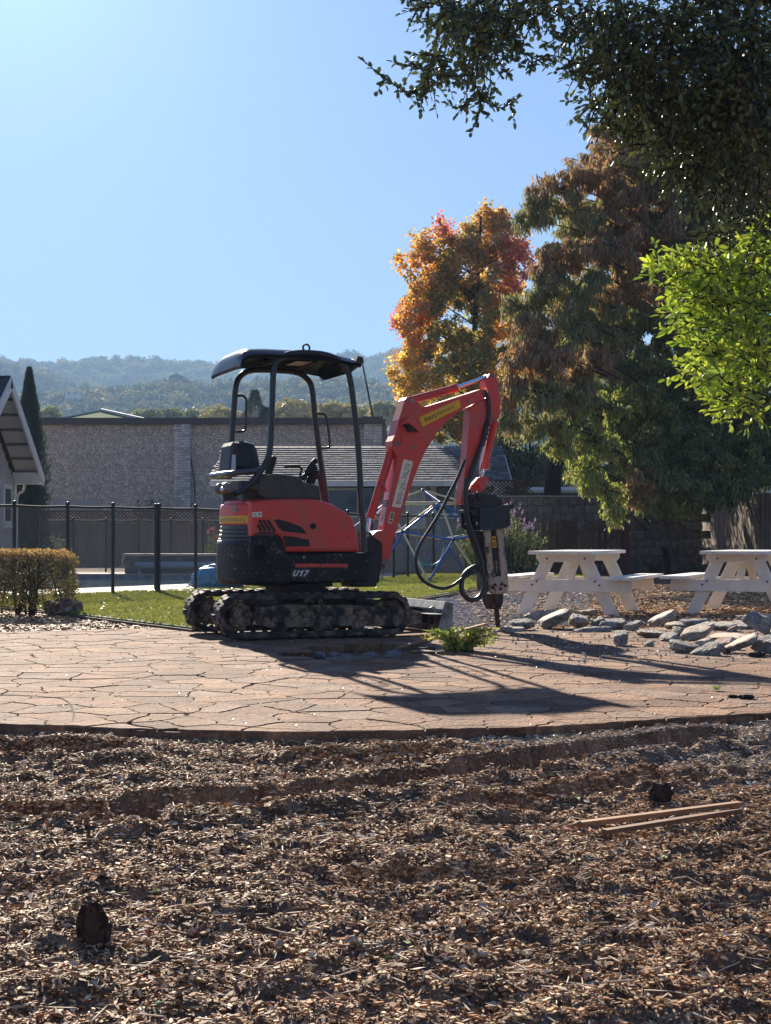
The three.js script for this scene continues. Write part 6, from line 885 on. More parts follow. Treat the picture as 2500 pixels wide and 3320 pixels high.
// ---- bright backlit laurel branch at the right edge
{
  rnd = rngOf(571); const t = thing('laurel_tree', 'bright lime-green backlit laurel reaching in beside the plank fence', 'tree'), L = new Leaves(true), W = [];
  const P = (x, y, d) => at(x, y, d), cols = [[0.46, 0.56, 0.05], [0.38, 0.49, 0.045], [0.56, 0.62, 0.08], [0.28, 0.39, 0.04], [0.20, 0.30, 0.035]];
  const trunk = obj('trunk', [limb([V(4.35, -0.1, -10.2), V(4.25, 0.9, -10.2), V(3.7, 1.6, -10.0)], 0.10, 0.06, 12, 8), limb([V(3.7, 1.6, -10), P(2750, 1080, 9.9), P(2450, 990, 9.8), P(2250, 880, 9.8)], 0.045, 0.008, 14, 6), limb([V(3.7, 1.6, -10), P(2700, 1180, 9.9), P(2420, 1170, 9.7), P(2230, 1120, 9.7)], 0.045, 0.008, 14, 6), limb([V(3.9, 1.3, -10.1), P(2750, 1330, 9.9), P(2450, 1290, 9.7), P(2300, 1200, 9.7)], 0.04, 0.008, 14, 6)], M.bark, t);
  const boughs = [[2240, 850, 110, 45, 60], [2330, 880, 130, 60, 90], [2440, 870, 120, 80, 110], [2210, 920, 80, 45, 36], [2300, 960, 120, 60, 80], [2420, 980, 130, 80, 110], [2180, 1000, 40, 30, 6], [2260, 1030, 90, 50, 50], [2380, 1060, 130, 70, 100], [2480, 1060, 80, 110, 80], [2290, 1110, 70, 40, 26], [2400, 1150, 110, 60, 70], [2260, 1190, 70, 30, 18], [2350, 1220, 100, 50, 50], [2450, 1240, 90, 80, 80], [2360, 1290, 60, 40, 22], [2430, 1330, 80, 45, 40], [2480, 780, 60, 60, 30], [2150, 890, 45, 30, 8], [2580, 1050, 120, 250, 150]];
  for (const [x, y, rx, ry, n] of boughs) for (let k = 0; k < n * 0.46; k++) { const q = rdir(), r = Math.pow(rnd(), 0.6) * R(0.9, 1.25), p = P(x + q.x * rx * r, y + q.y * ry * r, 9.7 + q.z * 0.45), e = R(0.08, 0.17), dr = V(R(-1, 0.3), R(-0.5, 0.5), R(-0.6, 0.6)).normalize(); twigLeaves(L, W, [p, p.clone().addScaledVector(dr, e * 0.5), p.clone().addScaledVector(dr, e)], 0.019, R(0.05, 0.085), R(0.024, 0.032), cols, 0.8, 0, 0.25, 0.75); }
  obj('branch', W, M.bark, trunk); L.mesh('crown', M.limeLeaf, t);
}
// ---- clipped hedge, salvia, weeds, seedlings
{
  rnd = rngOf(581); const t = thing('clipped_hedge', 'clipped box hedge with russet tips beside the lawn', 'hedge', [-4.34, 0, -16.7]), L = new Leaves(), W = [];
  const hx = 0.82, hz = 0.5, H = 0.72;
  for (let k = 0; k < 26; k++) { const a = V(R(-0.7, 0.7), -0.04, R(-0.35, 0.35)), b = V(a.x + R(-0.25, 0.25), R(0.4, 0.66), a.z + R(-0.25, 0.25)); W.push(limb([a, a.clone().lerp(b, 0.5).add(V(R(-0.06, 0.06), 0, R(-0.06, 0.06))), b], 0.016, 0.005, 6, 5)); for (let j = 0; j < 4; j++) { const m = a.clone().lerp(b, R(0.2, 0.8)), q = m.clone().add(V(R(-0.3, 0.3), R(0.1, 0.3), R(-0.3, 0.3))); W.push(limb([m, m.clone().lerp(q, 0.5), q], 0.007, 0.003, 4, 4)); } }
  const superR = (x, z) => Math.pow(Math.abs(x / hx), 5) + Math.pow(Math.abs(z / hz), 5);
  for (let i = 0; i < 34000; i++) {
    let x = R(-hx, hx), y = R(0.06, H), z = R(-hz, hz); const f = rnd(); if (f < 0.35) y = H - R(0, 0.07); else if (f < 0.7) z = hz - R(0, 0.09); else if (f < 0.82) x = hx - R(0, 0.09);
    const cap = H - 0.10 * Math.pow(superR(x, z), 2) + 0.025 * n2(x * 5, z * 5); if (superR(x, z) > 1.05 || y > cap) continue; if (y < 0.3 && rnd() < 0.4 * (1 - y / 0.3)) continue; if (n3(x * 5, y * 5, z * 5) > 0.45 && y < H - 0.1) continue;
    const d = rdir(); d.y += 0.4; d.normalize(); const topish = y > H - 0.10; L.add(V(x, y, z), d, normalTo(d, 0.2), R(0.02, 0.036), R(0.013, 0.02), jit(topish && rnd() < 0.55 ? pick([[0.44, 0.24, 0.09], [0.36, 0.22, 0.075], [0.50, 0.29, 0.12]]) : pick([[0.16, 0.15, 0.045], [0.21, 0.18, 0.06], [0.11, 0.12, 0.035], [0.28, 0.20, 0.07]]), 0.3), 0.2);
  }
  obj('stems', W, M.bark, t); L.mesh('foliage', M.leaf, t);
}
{
  rnd = rngOf(591); const D = 29.5, t = thing('flowering_bush', 'tall bush with purple flower spikes beside the picket fence', 'shrub'), L = new Leaves(), F = new Leaves(), W = [];
  for (let i = 0; i < 150; i++) {
    const px = i < 110 ? R(1560, 1765) : R(1480, 1590), c = at(px, 1740, D + R(-0.7, 0.7)), h = (i < 110 ? 1.38 - 0.55 * Math.pow(Math.abs(px - 1640) / 130, 1.6) : 1.1) * R(0.6, 1.05), a = V(lerp(c.x, at(1640, 1740, D).x, 0.4), -0.05, c.z), b = V(c.x + R(-0.1, 0.1), Math.max(0.3, h), c.z + R(-0.15, 0.15)), cv = [a, a.clone().lerp(b, 0.5).add(V(0, 0.06, 0)), b];
    W.push(limb(cv, 0.008, 0.003, 6, 4)); const cc = new THREE.CatmullRomCurve3(cv);
    for (let k = 0; k < 70; k++) { const u = R(0.1, 0.97), p = cc.getPoint(u).add(V(gauss() * 0.07, gauss() * 0.05, gauss() * 0.07)), d = rdir(); d.y -= 0.2; d.normalize(); L.add(p, d, normalTo(d, 0.6), R(0.05, 0.1), R(0.015, 0.028), jit(pick([[0.17, 0.2, 0.07], [0.12, 0.15, 0.05], [0.24, 0.25, 0.11], [0.08, 0.1, 0.035]]), 0.3), 0.2); }
    if (b.y > 0.85 && rnd() < 0.75) { const e = b.clone().add(V(R(-0.06, 0.08), R(0.10, 0.2), R(-0.05, 0.05))); W.push(limb([b, b.clone().lerp(e, 0.5), e], 0.004, 0.002, 4, 4)); for (let k = 0; k < 26; k++) { const p = b.clone().lerp(e, rnd()), d = rdir(); F.add(p, d, normalTo(d), R(0.02, 0.035), R(0.012, 0.02), jit(pick([[0.42, 0.26, 0.48], [0.5, 0.36, 0.55], [0.3, 0.17, 0.36]]), 0.2), 0.2); } }
    else if (px < 1620 && rnd() < 0.4) for (let k = 0; k < 14; k++) { const d = rdir(); F.add(b.clone().add(V(gauss() * 0.05, gauss() * 0.05, gauss() * 0.05)), d, normalTo(d), 0.035, 0.03, jit([0.5, 0.2, 0.16], 0.2), 0.2); }
  }
  obj('stem', W, M.bark, t); L.mesh('foliage', M.leaf, t); F.mesh('flowers', M.leaf, t).userData.label = 'purple flower spikes';
}
function clump(name, label, category, pos, w, h, n, leaf, cols, mat = M.leaf, seed0 = 600) {
  rnd = rngOf(seed0); const t = thing(name, label, category, pos), L = new Leaves(), W = [];
  for (let i = 0; i < n; i++) { const a = R(0, 6.28), r = w / 2 * Math.sqrt(rnd()), b = V(Math.cos(a) * r, h * (1 - 0.5 * (r / (w / 2)) ** 2) * R(0.55, 1.05), Math.sin(a) * r), cv = [V(b.x * 0.3, -0.03, b.z * 0.3), V(b.x * 0.6, b.y * 0.6, b.z * 0.6), b]; W.push(limb(cv, 0.006, 0.002, 5, 4)); const c = new THREE.CatmullRomCurve3(cv); for (let k = 0; k < 16; k++) { const p = c.getPoint(R(0.25, 1)), d = rdir(); d.y = Math.abs(d.y) * 0.5; d.normalize(); L.add(p.add(V(gauss() * leaf * 0.5, gauss() * leaf * 0.4, gauss() * leaf * 0.5)), d, normalTo(d, 1), leaf * R(0.7, 1.2), leaf * R(0.3, 0.5), jit(pick(cols), 0.3), 0.2); } }
  obj('stem', W, M.bark, t); L.mesh('foliage', mat, t); return t;
}
{ const c = at(500, 1660, 48.5); clump('dark_shrub', 'dark shrub showing above the lattice fence against the hall', 'shrub', [c.x, 0, -48.5], 2.4, 2.2, 260, 0.12, DARK, M.leaf, 611); }
{ const c = onGround(165, 1850, 0.02); clump('pool_shrub', 'pale grey-green shrub behind the pool fence', 'shrub', [-7.9, 0, -35.4], 1.0, 1.0, 150, 0.07, [[0.2, 0.23, 0.15], [0.15, 0.18, 0.11], [0.26, 0.28, 0.2]], M.leaf, 612); }
{ const c = at(690, 1800, 39); const t = clump('rose_bush', 'small rose bush with pink blooms by the board fence', 'shrub', [c.x, 0, -39], 0.6, 1.05, 40, 0.07, [[0.12, 0.16, 0.05], [0.17, 0.2, 0.07]], M.leaf, 613); const F = new Leaves(); for (let k = 0; k < 60; k++) { const d = rdir(); F.add(V([-0.1, 0.12, 0.02][k % 3] + gauss() * 0.04, 1.0 + [0, -0.1, 0.08][k % 3] + gauss() * 0.04, 0.1), d, normalTo(d), 0.05, 0.04, jit([0.55, 0.15, 0.17], 0.2)); } F.mesh('bloom', M.leaf, t); }
for (const [px, py, w, h, s, lab] of [[2120, 1862, 0.35, 0.3, 614, 'low green weeds at the foot of the block wall'], [2250, 1868, 0.3, 0.25, 615, 'small weeds by the short round post'], [1955, 1850, 0.3, 0.25, 617, 'weeds in front of the picket gate']]) { const c = onGround(px, py, -0.03); clump('weed', lab, 'weeds', [c.x, -0.03, c.z], w, h, 40, 0.06, [[0.12, 0.17, 0.04], [0.17, 0.22, 0.05], [0.08, 0.11, 0.03]], M.leaf, s); }
{ // yellow-green compound-leaved plant by the pit
  rnd = rngOf(621); const c = onGround(1490, 2112); const t = thing('cut_plant', 'yellow-green leafy plant lying beside the pit in the patio', 'plant', [c.x, 0, c.z]), L = new Leaves(), W = [];
  for (let i = 0; i < 70; i++) { const a = R(0, 6.28), e = R(0.12, 0.30), b = V(Math.cos(a) * e + R(-0.05, 0.05), R(0.04, 0.17), Math.sin(a) * e * 0.5), cv = [V(R(-0.12, 0.12), 0.0, R(-0.05, 0.05)), V(b.x * 0.5, b.y * 0.85, b.z * 0.5), b]; W.push(limb(cv, 0.004, 0.0015, 5, 4)); twigLeaves(L, null, cv, 0.014, 0.044, 0.017, rnd() < 0.35 ? [[0.55, 0.46, 0.06], [0.62, 0.52, 0.07]] : [[0.34, 0.42, 0.06], [0.42, 0.46, 0.07], [0.24, 0.32, 0.04]], 0.9); }
  obj('stem', W, M.bark, t); L.mesh('foliage', M.limeLeaf, t);
}
{ // feathery seedling in front of the track
  rnd = rngOf(622); const c = onGround(1028, 2112, -0.08); const t = thing('feathery_seedling', 'thin feathery seedling growing from the pit before the track', 'plant', [c.x, -0.085, c.z]), L = new Leaves(), W = [];
  W.push(limb([V(0, 0, 0), V(0.01, 0.15, 0), V(-0.02, 0.36, 0)], 0.006, 0.003, 6, 5));
  for (const [x, y, y0] of [[-0.19, 0.34, 0.26], [0.16, 0.34, 0.28], [-0.2, 0.12, 0.22], [0.16, 0.16, 0.2], [0.05, 0.40, 0.32], [-0.1, 0.42, 0.33], [0.2, 0.24, 0.24]]) { const cv = [V(0, y0, 0), V(x * 0.5, Math.max(y, y0) + 0.02, R(-0.03, 0.03)), V(x, y, R(-0.05, 0.05))]; W.push(limb(cv, 0.003, 0.001, 6, 4)); const k = new THREE.CatmullRomCurve3(cv); for (let i = 3; i < 22; i++) for (const s of [1, -1]) { const p = k.getPoint(i / 22), tg = k.getTangent(i / 22), d = V(tg.x * 0.3, s * 0.5 - 0.35, s * 0.8).normalize(); L.add(p, d, normalTo(d), 0.045, 0.008, jit([0.13, 0.17, 0.06], 0.2), 0.1); } }
  obj('stem', W, M.bark, t); L.mesh('foliage', M.leaf, t);
}
// ================================================================ OBJECTS IN THE YARD
// ---- picnic tables
function picnicTable() {
  const t = new THREE.Group(); rnd = rngOf(701);
  const plank = (name, L, w, h, x, y, z, parent = t) => obj(name, rbox(L, h, w, 0.005, x, y, z), M.white, parent);
  for (let k = -2; k <= 2; k++) plank('tabletop_plank', 1.8 + R(-0.006, 0.006), 0.138, 0.038, 0, 0.722, k * 0.144);
  for (const s of [-1, 1]) for (const k of [0, 1]) plank('bench_plank', 1.8, 0.138, 0.038, 0, 0.441, s * (0.60 + k * 0.144));
  for (const x of [-0.56, 0.56]) {
    const o = Math.sign(x);
    obj('top_brace', prism([[-0.34, 0.66], [-0.31, 0.615], [0.31, 0.615], [0.34, 0.66], [0.34, 0.702], [-0.34, 0.702]], -0.019, 0.019, 0.003).rotateY(Math.PI / 2).translate(x + o * 0.042, 0, 0), M.white, t);
    obj('bench_brace', prism([[-0.745, 0.285], [0.745, 0.285], [0.745, 0.421], [-0.745, 0.421]], -0.019, 0.019, 0.003).rotateY(Math.PI / 2).translate(x + o * 0.042, 0, 0), M.white, t);
    for (const s of [-1, 1]) { const leg = obj('leg', prism([[0.115, 0.70], [0.265, 0.70], [0.60, 0.0], [0.445, 0.0]].map(([a, b]) => [a * s, b]), -0.019, 0.019, 0.003).rotateY(Math.PI / 2).translate(x, 0, 0), M.white, t); for (const [z, y] of [[0.215, 0.655], [0.385, 0.36], [0.335, 0.40]]) obj('bolt', new THREE.CylinderGeometry(0.011, 0.011, 0.012, 8).rotateZ(Math.PI / 2).translate(x + o * 0.066, y, z * s), M.rust, leg); }
    obj('centre_brace', bar(V(x, 0.34, 0), V(x * 0.12, 0.68, 0), 0.085, 0.036), M.white, t);
  }
  return t;
}
{
  const a = picnicTable(); a.name = numbered('picnic_table'); scene.add(a); a.position.set(2.24, -0.03, -17.15); a.rotation.y = Math.PI / 2 - 0.37; tag(a, 'white wooden picnic table nearest the excavator breaker', 'picnic table', 'white picnic tables');
  const b = a.clone(); b.name = numbered('picnic_table'); scene.add(b); b.position.set(4.18, -0.03, -17.15); b.rotation.y = Math.PI / 2 - 0.41; tag(b, 'white wooden picnic table nearer the plank fence', 'picnic table', 'white picnic tables');
}
// ---- broken concrete
{
  rnd = rngOf(711);
  const topM = std({ map: tex(256, mottle([190, 156, 132], [158, 128, 108], 6, 301, 5, 0.15), 0.5), roughness: 0.85, bumpMap: fineBump, bumpScale: 0.004 });
  const cut = [[172, 160, 144], [146, 138, 127], [184, 168, 148]].map((c, k) => std({ map: tex(256, (u, v) => { const n = pf(u, v, 8, 5, 310 + k), s = pf(u, v, 40, 2, 320 + k); let q = mixc(c, c.map((x) => x * 0.62), clamp((n - 0.3) * 1.8, 0, 1)); if (s > 0.68) q = mixc(q, [196, 188, 176], 0.6); return q; }, 0.4), roughness: 0.95, bumpMap: fineBump, bumpScale: 0.012 }));
  function chunk(w, d, h, s, flatTop) {                                       // lump bounded by a few torn planes; the cast face is the flat top of a slab piece
    const q = rngOf(s), planes = [[V((q() - 0.5) * 0.3, 1, (q() - 0.5) * 0.3).normalize(), flatTop ? 0.40 : 0.42 + 0.25 * q()], [V(0, -1, 0), 0.5]], g = new THREE.IcosahedronGeometry(1, 4), p = g.attributes.position;
    for (let i = 0; i < 11; i++) { const a = q() * 6.2832, y = (q() - 0.5) * (flatTop ? 0.5 : 1.3), r = Math.sqrt(1 - Math.min(0.95, y * y)); planes.push([V(Math.cos(a) * r, y, Math.sin(a) * r), 0.55 + 0.32 * q()]); }
    const who = [];
    for (let i = 0; i < p.count; i++) { const n = V(p.getX(i), p.getY(i), p.getZ(i)).normalize(); let best = 1.15, id = -1; planes.forEach(([m, k], j) => { const c = n.dot(m); if (c > 0.02 && k / c < best) { best = k / c; id = j; } }); who.push(id); const rough = flatTop && id === 0 ? 0.012 : 0.16, f = best * (1 + rough * fbm3(n.x * 3.1 + s, n.y * 3.1, n.z * 3.1, 4) + (rough > 0.05 ? 0.03 * n3(n.x * 11, n.y * 11 + s, n.z * 11) : 0)); p.setXYZ(i, n.x * f * w * 0.6, n.y * f * h * 0.9, n.z * f * d * 0.6); }
    const side = [], cap = []; for (let i = 0; i < p.count; i += 3) { const o = flatTop && who[i] === 0 && who[i + 1] === 0 && who[i + 2] === 0 ? cap : side; for (let k = 0; k < 3; k++) o.push(p.getX(i + k), p.getY(i + k), p.getZ(i + k)); }
    const geo = (a) => { const g = new THREE.BufferGeometry(); g.setAttribute('position', new THREE.BufferAttribute(new Float32Array(a), 3)); g.computeVertexNormals(); return toCreasedNormals(g, 0.5); };
    return cap.length ? [geo(side), geo(cap)] : [geo(side)];
  }
  // [px, py of its foot, width in px, height in px, roll, pitch, flat?]
  const list = [[1690, 2045, 95, 50, 0.1, 0.2], [1800, 2040, 150, 85, 0.45, 0.1, 1], [1870, 2038, 90, 65, -0.3, 0.2], [1760, 2000, 110, 42, 0.1, 0.1], [1905, 2050, 110, 26, 0.05, 0], [1945, 2040, 60, 60, 0.3, 0.2], [1990, 2040, 100, 52, 0.05, 0.1], [2045, 2048, 44, 44, 0.2, 0.1], [2012, 2095, 88, 56, 0.35, 0.3], [1905, 1995, 70, 40, 0.2, 0], [2105, 2068, 95, 40, -0.1, 0.1], [2150, 2030, 110, 70, 0.55, 0, 1], [2185, 2042, 70, 44, 0.1, 0.2], [2170, 2082, 80, 40, 0.2, 0.1], [2205, 2062, 64, 44, 0.3, 0], [2270, 2078, 130, 56, 0.3, 0.2], [2240, 2040, 90, 60, 0.1, 0], [2330, 2045, 110, 48, 0.1, 0.1], [2395, 2040, 90, 52, -0.1, 0.2], [2350, 2076, 170, 34, 0.06, 0.05, 1], [2215, 2118, 130, 56, 0.2, 0.3], [2285, 2098, 60, 44, 0.2, 0.3], [2300, 2128, 100, 48, 0.4, 0.3], [2350, 2108, 90, 70, 0.5, 0.4, 1], [2345, 2122, 50, 34, 0.7, 0, 1], [2415, 2122, 120, 62, 0.5, 0.2, 1], [2470, 2060, 110, 90, 0.4, 0.2], [2440, 2085, 80, 40, 0.1, 0.2], [2490, 2120, 110, 70, 0.2, 0.3], [2490, 2020, 70, 56, 0.2, 0], [2555, 2080, 120, 70, 0.2, 0.3], [1640, 2052, 60, 22, 0.1, 0.1], [2440, 2022, 80, 40, 0.2, 0], [1600, 2062, 34, 12, 0.1, 0.1], [2080, 2030, 50, 34, 0.2, 0.4]];
  for (let i = 0; i < 26; i++) { const far = rnd(), px = R(1640, 2520), lo = px < 2100 ? 2052 : 2120; list.push([px, lerp(2012, lo, far), R(26, 62), R(16, 34), R(0, 0.5), R(0, 0.3), rnd() < 0.2 ? 1 : undefined]); }
  list.forEach(([px, py, w, h, roll, pitch, flatTop], i) => {
    const c = onGround(px, py, -0.01), s = FOCAL / -c.z, W = w / s, H = h / s * (flatTop ? 0.38 : 0.48), g = chunk(W * 1.05, W * R(0.6, 0.95), Math.max(0.04, H) * 1.15, 800 + i, flatTop);
    const t = thing('concrete_chunk', flatTop ? 'tilted slab of broken patio with tan top in the rubble by the picnic tables' : 'rough grey chunk of broken concrete in the rubble by the picnic tables', 'rubble', [c.x, 0, c.z], 0, flatTop ? 'tan-topped broken slabs' : 'broken concrete chunks');
    const ry = R(0, 6.28), e = new THREE.Euler(pitch * R(0.3, 1), ry, roll * (rnd() < 0.7 ? 1 : -1), 'ZXY'); const m4 = new THREE.Matrix4().makeRotationFromEuler(e); let low = 9; for (const q of g) { boxUV(clean(q)); q.applyMatrix4(m4); q.computeBoundingBox(); low = Math.min(low, q.boundingBox.min.y); }
    t.position.y = -low - 0.012 + (inPoly(c.x, c.z, PATIO) ? 0 : -0.02);
    share('broken_side', g[0], pick(cut), t).name = g[1] ? 'broken_side' : 'lump'; if (g[1]) share('cast_face', g[1], topM, t);
  });
}
// ---- geodesic climbing dome
{
  rnd = rngOf(721); const Rr = 1.76, c = at(1372, 1740, 29.3), t = thing('climbing_dome', 'blue and yellow geodesic climbing dome on the lawn', 'climbing frame', [c.x, 0.03, c.z], 0.42);
  const ico = new THREE.IcosahedronGeometry(1, 0), seen = new Map(), vs = []; const p = ico.attributes.position, q = new THREE.Quaternion().setFromUnitVectors(V(p.getX(0), p.getY(0), p.getZ(0)).normalize(), V(0, 1, 0));
  const key = (v) => [v.x, v.y, v.z].map((k) => Math.round(k * 100)).join(), idOf = (v) => { const k = key(v); if (!seen.has(k)) { seen.set(k, vs.length); vs.push(v); } return seen.get(k); }, edges = new Set();
  for (let i = 0; i < p.count; i += 3) { const tr = [0, 1, 2].map((k) => V(p.getX(i + k), p.getY(i + k), p.getZ(i + k)).normalize().applyQuaternion(q)), mid = [0, 1, 2].map((k) => tr[k].clone().add(tr[(k + 1) % 3]).normalize()); const e = (a, b) => { const [m, n] = [idOf(a), idOf(b)].sort((x, y) => x - y); edges.add(m + ',' + n); }; for (let k = 0; k < 3; k++) { e(tr[k], mid[k]); e(mid[k], tr[(k + 1) % 3]); e(mid[k], mid[(k + 1) % 3]); } }
  const blue = std({ color: lin(0.02, 0.10, 0.42), roughness: 0.35 }), yel = std({ color: lin(0.64, 0.56, 0.34), roughness: 0.4 }); const strutG = new Map();
  let k = 0; for (const e of [...edges].sort()) { const [a, b] = e.split(',').map((n) => vs[+n]); if (a.y < -0.05 || b.y < -0.05) continue; const A = a.clone().multiplyScalar(Rr), B = b.clone().multiplyScalar(Rr); obj('strut', rod(A, B, 0.021, 0.021, 8), (Math.abs(a.y - b.y) < 0.02 && a.y > 0.4 && a.y < 0.6) || hash(k, 3, 5) < 0.48 ? yel : blue, t); k++; }
  for (const v of vs) if (v.y > -0.05) obj('hub', new THREE.SphereGeometry(0.042, 10, 8).scale(1, 0.8, 1).translate(v.x * Rr, v.y * Rr, v.z * Rr), M.black, t);
  // swing seat hanging inside
  obj('swing', [tube([V(-0.3, 0.62, 0.3), V(-0.22, 0.36, 0.3), V(0, 0.28, 0.3), V(0.22, 0.36, 0.3), V(0.32, 0.62, 0.3)], 0.02, 24, 6), rod(V(-0.3, 0.62, 0.3), V(-0.1, 1.5, 0.2), 0.008, 0.008, 5), rod(V(0.32, 0.62, 0.3), V(0.15, 1.5, 0.2), 0.008, 0.008, 5)], std({ color: lin(0.1, 0.35, 0.35), roughness: 0.5 }), t);
}
// ---- blue tarp bundle
{
  const c = onGround(700, 1906, 0.04), g = new THREE.IcosahedronGeometry(0.5, 4), p = g.attributes.position; for (let i = 0; i < p.count; i++) { const v = V(p.getX(i), p.getY(i), p.getZ(i)), n = v.clone().normalize(), k = 1 + 0.10 * fbm3(n.x * 2, n.y * 2, n.z * 2, 3) + 0.07 * (1 - Math.abs(n3(n.x * 3.2 + 4, n.y * 3.2, n.z * 3.2))) ** 2 * 2; const y = v.y * k; p.setXYZ(i, v.x * k * (y < -0.15 ? 1.2 : 1), Math.max(y, -0.36), v.z * k); } g.computeVertexNormals();
  const t = thing('tarp_bundle', 'crumpled blue tarp bundle on the edge of the lawn', 'tarp', [c.x + 0.05, 0.045, c.z]); const bl = std({ color: lin(0.012, 0.19, 0.36), roughness: 0.38 });
  obj('tarp', g.scale(0.78, 0.42, 0.55).translate(-0.04, 0.15, 0), bl, t); obj('drawstring', tube([V(-0.3, 0.12, 0.1), V(-0.46, 0.03, 0.14), V(-0.52, 0.01, 0.12)], 0.012, 12, 6), M.white, t);
  const o = c.clone().add(V(0.14, 0.37, -0.08)); const og = new THREE.IcosahedronGeometry(0.08, 2), op = og.attributes.position; for (let i = 0; i < op.count; i++) { const k = 1 + 0.25 * n3(op.getX(i) * 25, op.getY(i) * 25, op.getZ(i) * 25); op.setXYZ(i, op.getX(i) * k * 1.9, op.getY(i) * k * 0.5, op.getZ(i) * k); } og.computeVertexNormals();
  tag(obj('orange_rag', og.translate(o.x, o.y - 0.02, o.z), std({ color: lin(0.55, 0.13, 0.06), roughness: 0.7 })), 'small orange rag lying on the blue tarp bundle', 'rag');
  const h = onGround(560, 1918, 0.04); tag(obj('flat_tarp', slab([[-1.0, -0.12], [0.9, -0.2], [1.2, 0.05], [0.2, 0.1], [-0.9, 0.06]], 0, 0.014, 0.003).translate(h.x + 0.5, 0.05, h.z), std({ color: lin(0.45, 0.55, 0.6), roughness: 0.4 })), 'pale folded sheet lying flat beside the blue tarp bundle', 'sheet');
}
// ---- bed rocks
function rockGeo(s, a = 0.35) { const g = new THREE.IcosahedronGeometry(0.5, 3), p = g.attributes.position; for (let i = 0; i < p.count; i++) { const v = V(p.getX(i), p.getY(i), p.getZ(i)), k = 1 + a * fbm3(v.x * 3 + s, v.y * 3, v.z * 3, 4); p.setXYZ(i, v.x * k, v.y * k, v.z * k); } g.computeVertexNormals(); return g; }
for (const [px, py, w, h, s, c, lab] of [[205, 2000, 120, 62, 1, [0.30, 0.25, 0.22], 'pitted grey-brown boulder under the end of the hedge'], [425, 2000, 22, 16, 2, [0.42, 0.34, 0.27], 'small round tan stone at the lawn edge'], [560, 2012, 40, 20, 3, [0.22, 0.2, 0.18], 'flat grey stone at the corner of the lawn'], [290, 1985, 36, 16, 4, [0.22, 0.19, 0.17], 'low dark stone between boulder and lawn'], [480, 2005, 24, 10, 5, [0.28, 0.22, 0.18], 'small brown stone along the lawn edging']]) {
  const g = onGround(px, py, -0.02), k = -g.z / FOCAL; tag(obj('garden_stone', rockGeo(s * 7.3, s === 1 ? 0.5 : 0.3).scale(w * k, h * k * 1.1, w * k * 0.8).translate(g.x, h * k * 0.42 - 0.02, g.z), std({ color: lin(...c), map: tex(128, mottle([255, 245, 235], [150, 140, 132], 8, 330 + s, 5, 0.2), 0.25), roughness: 0.95, bumpMap: fineBump, bumpScale: 0.01 })), lab, 'stone');
}
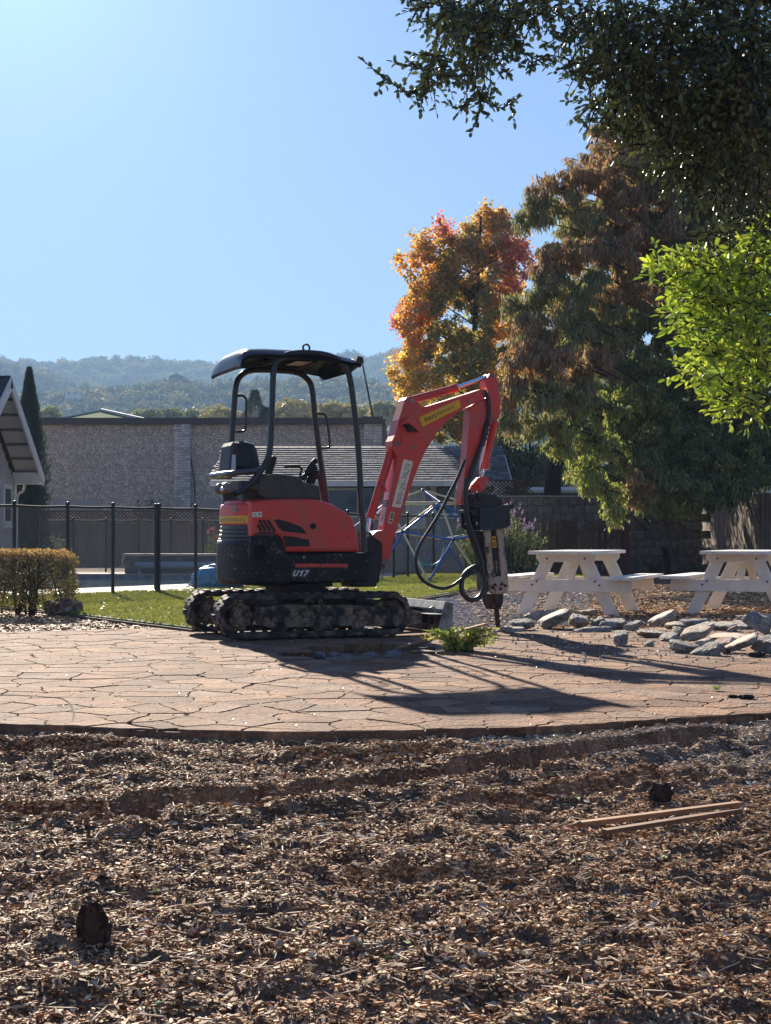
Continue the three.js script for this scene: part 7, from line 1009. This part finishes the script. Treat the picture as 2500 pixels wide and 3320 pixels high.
// ---- survey stakes, bark lumps, lath, log, litter
{
  rnd = rngOf(731);
  const P = (x, y, h) => onGround(x, y, h);
  const a = P(1880, 2686, -0.05), b = P(2398, 2627, -0.05), s1 = thing('wooden_stake', 'pale split wooden stake lying across the mulch, the longer of the pair', 'stake'); obj('shaft', bar(V(a.x, -0.036, a.z), V(b.x, -0.028, b.z), 0.026, 0.015), M.wood, s1); obj('point', (() => { const d = V(a.x - b.x, 0, a.z - b.z).normalize(); return rod(V(a.x, -0.036, a.z), V(a.x, -0.037, a.z).addScaledVector(d, 0.03), 0.013, 0.004, 4); })(), M.wood, s1);
  const c = P(1960, 2712, -0.06), d = P(2400, 2645, -0.06), s2 = thing('wooden_stake', 'darker wooden stake lying in front of the pale stake', 'stake'); obj('shaft', bar(V(c.x, -0.046, c.z), V(d.x, -0.042, d.z), 0.025, 0.015), std({ map: woodTex([136, 96, 62], [100, 68, 44], 53), roughness: 0.75 }), s2);
  function barkLump(lab, px, py, w, h, s) { const o = P(px, py, -0.09), k = -o.z / FOCAL, W = w * k, H = h * k, g = new THREE.CylinderGeometry(0.5, 0.5, 1, 26, 16), p = g.attributes.position; for (let i = 0; i < p.count; i++) { const x = p.getX(i), y = p.getY(i), z = p.getZ(i), an = Math.atan2(z, x), f = (1 + 0.35 * fbm3(Math.cos(an) * 1.6 + s, y * 1.1, Math.sin(an) * 1.6, 4) + 0.13 * n3(Math.cos(an) * 7, y * 1.6, Math.sin(an) * 7 + s)) * lerp(1.1, 0.55, sstep(y + 0.2 * fbm2(an * 2, s), 0.1, 0.62)); p.setXYZ(i, x * f, y * (1 + 0.18 * n2(an * 2.2 + s, 3)), z * f); } g.computeVertexNormals(); return tag(obj('bark_lump', g.scale(W, H, W * 0.6).rotateZ(R(-0.12, 0.12)).translate(o.x, bedHeight(o.x, o.z) + H * 0.44, o.z), std({ map: tex(256, (u, v) => mixc([88, 62, 45], [38, 27, 21], clamp(1.7 * pf(u, v, 10, 5, 340 + s) - 0.35, 0, 1)), [0.12, 0.2]), roughness: 0.95, bumpMap: fineBump, bumpScale: 0.02 })), lab, 'bark'); }
  barkLump('upright reddish lump of bark in the mulch with a rough hollow top', 300, 3078, 92, 140, 3); barkLump('dark brown bark lump standing behind the wooden stakes', 2142, 2640, 62, 66, 8);
  const l0 = P(1290, 2100, 0.012), l1 = P(1572, 2024, 0.012); tag(obj('wood_lath', bar(V(l0.x, 0.014, l0.z), V(l1.x, 0.014, l1.z), 0.03, 0.016), M.wood), 'thin wooden lath lying on the patio by the dozer blade', 'lath');
  const g0 = P(1335, 2117, -0.03), g1 = P(1412, 2118, -0.03); tag(obj('cut_log', [rod(V(g0.x, -0.03, g0.z), V(g1.x, -0.02, g1.z), 0.045, 0.04, 12)], M.bark), 'short cut log lying in the pit', 'log');
  const rl = []; for (let k = 0; k < 16; k++) { const x = R(-0.6, 0.2), z = -11.3 + R(-0.45, 0.45); const t = tag(obj('pit_stone', rockGeo(k * 3.1, 0.4).scale(R(0.08, 0.2), R(0.05, 0.09), R(0.08, 0.16)).rotateY(R(0, 6)).translate(x, -0.07 + R(0, 0.02), z), std({ color: lin(0.16, 0.145, 0.135), roughness: 0.95, bumpMap: fineBump, bumpScale: 0.01 })), 'rough stone lying in the dug-out pit of the patio', 'stone', 'stones in the pit'); }
  for (const [px, py, w, s, lab] of [[2420, 2266, 30, 1, 'dark clod of earth on the patio near its edge'], [2455, 2130, 34, 2, 'dark earth clod in front of the rubble'], [2375, 2262, 20, 3, 'small brown clod beside the larger clod near the patio edge']]) { const o = P(px, py, 0), k = -o.z / FOCAL; tag(obj('earth_clod', rockGeo(s * 5.7, 0.7).scale(w * 1.6 * k, w * 0.6 * k, w * k).translate(o.x, w * 0.2 * k, o.z), M.darkSoilAndCrackShade), lab, 'clod'); }
  const gl = P(2325, 2240, 0), L = new Leaves(); for (let k = 0; k < 9; k++) { const dd = V(Math.cos(k * 0.9), 0.5 + 0.3 * rnd(), Math.sin(k * 0.9)).normalize(); L.add(V(gl.x, 0.004, gl.z), dd, normalTo(dd, 1.5), 0.045, 0.022, jit([0.12, 0.2, 0.04])); } tag(L.mesh('green_sprig', M.leaf), 'small green leaf sprig lying alone on the patio', 'sprig');
  for (const [px, py, s, lab] of [[1815, 2432, 1, 'tiny green seedling sprouting beyond the long rut'], [500, 2905, 2, 'green leaf lying in the mulch near the bark lump']]) { const o = P(px, py, -0.08), q = new Leaves(); rnd = rngOf(740 + s); for (let k = 0; k < 6; k++) { const dd = V(R(-1, 1), R(0.2, 1.1), R(-1, 1)).normalize(); q.add(V(o.x, bedHeight(o.x, o.z) + 0.008, o.z), dd, normalTo(dd, 1), 0.024, 0.013, jit([0.11, 0.18, 0.05])); } tag(q.mesh('seedling', M.leaf), lab, 'seedling'); }
  // uncut crack across the patio's left corner: its shade painted as a dark strip
  const crack = [[-60, 2252], [60, 2254], [130, 2258], [200, 2264], [222, 2276], [232, 2292], [240, 2312], [235, 2340]].map(([x, y]) => P(x, y, 0.0));
  struct('painted_crack_strip', crack.slice(1).map((e, i) => { const w = [0.007, 0.006, 0.007, 0.008, 0.012, 0.009, 0.006][i]; return bar(V(crack[i].x, 0.0005, crack[i].z), V(e.x, 0.0005, e.z), w, 0.003); }), M.darkSoilAndCrackShade);
}
renderer.render(scene, camera);
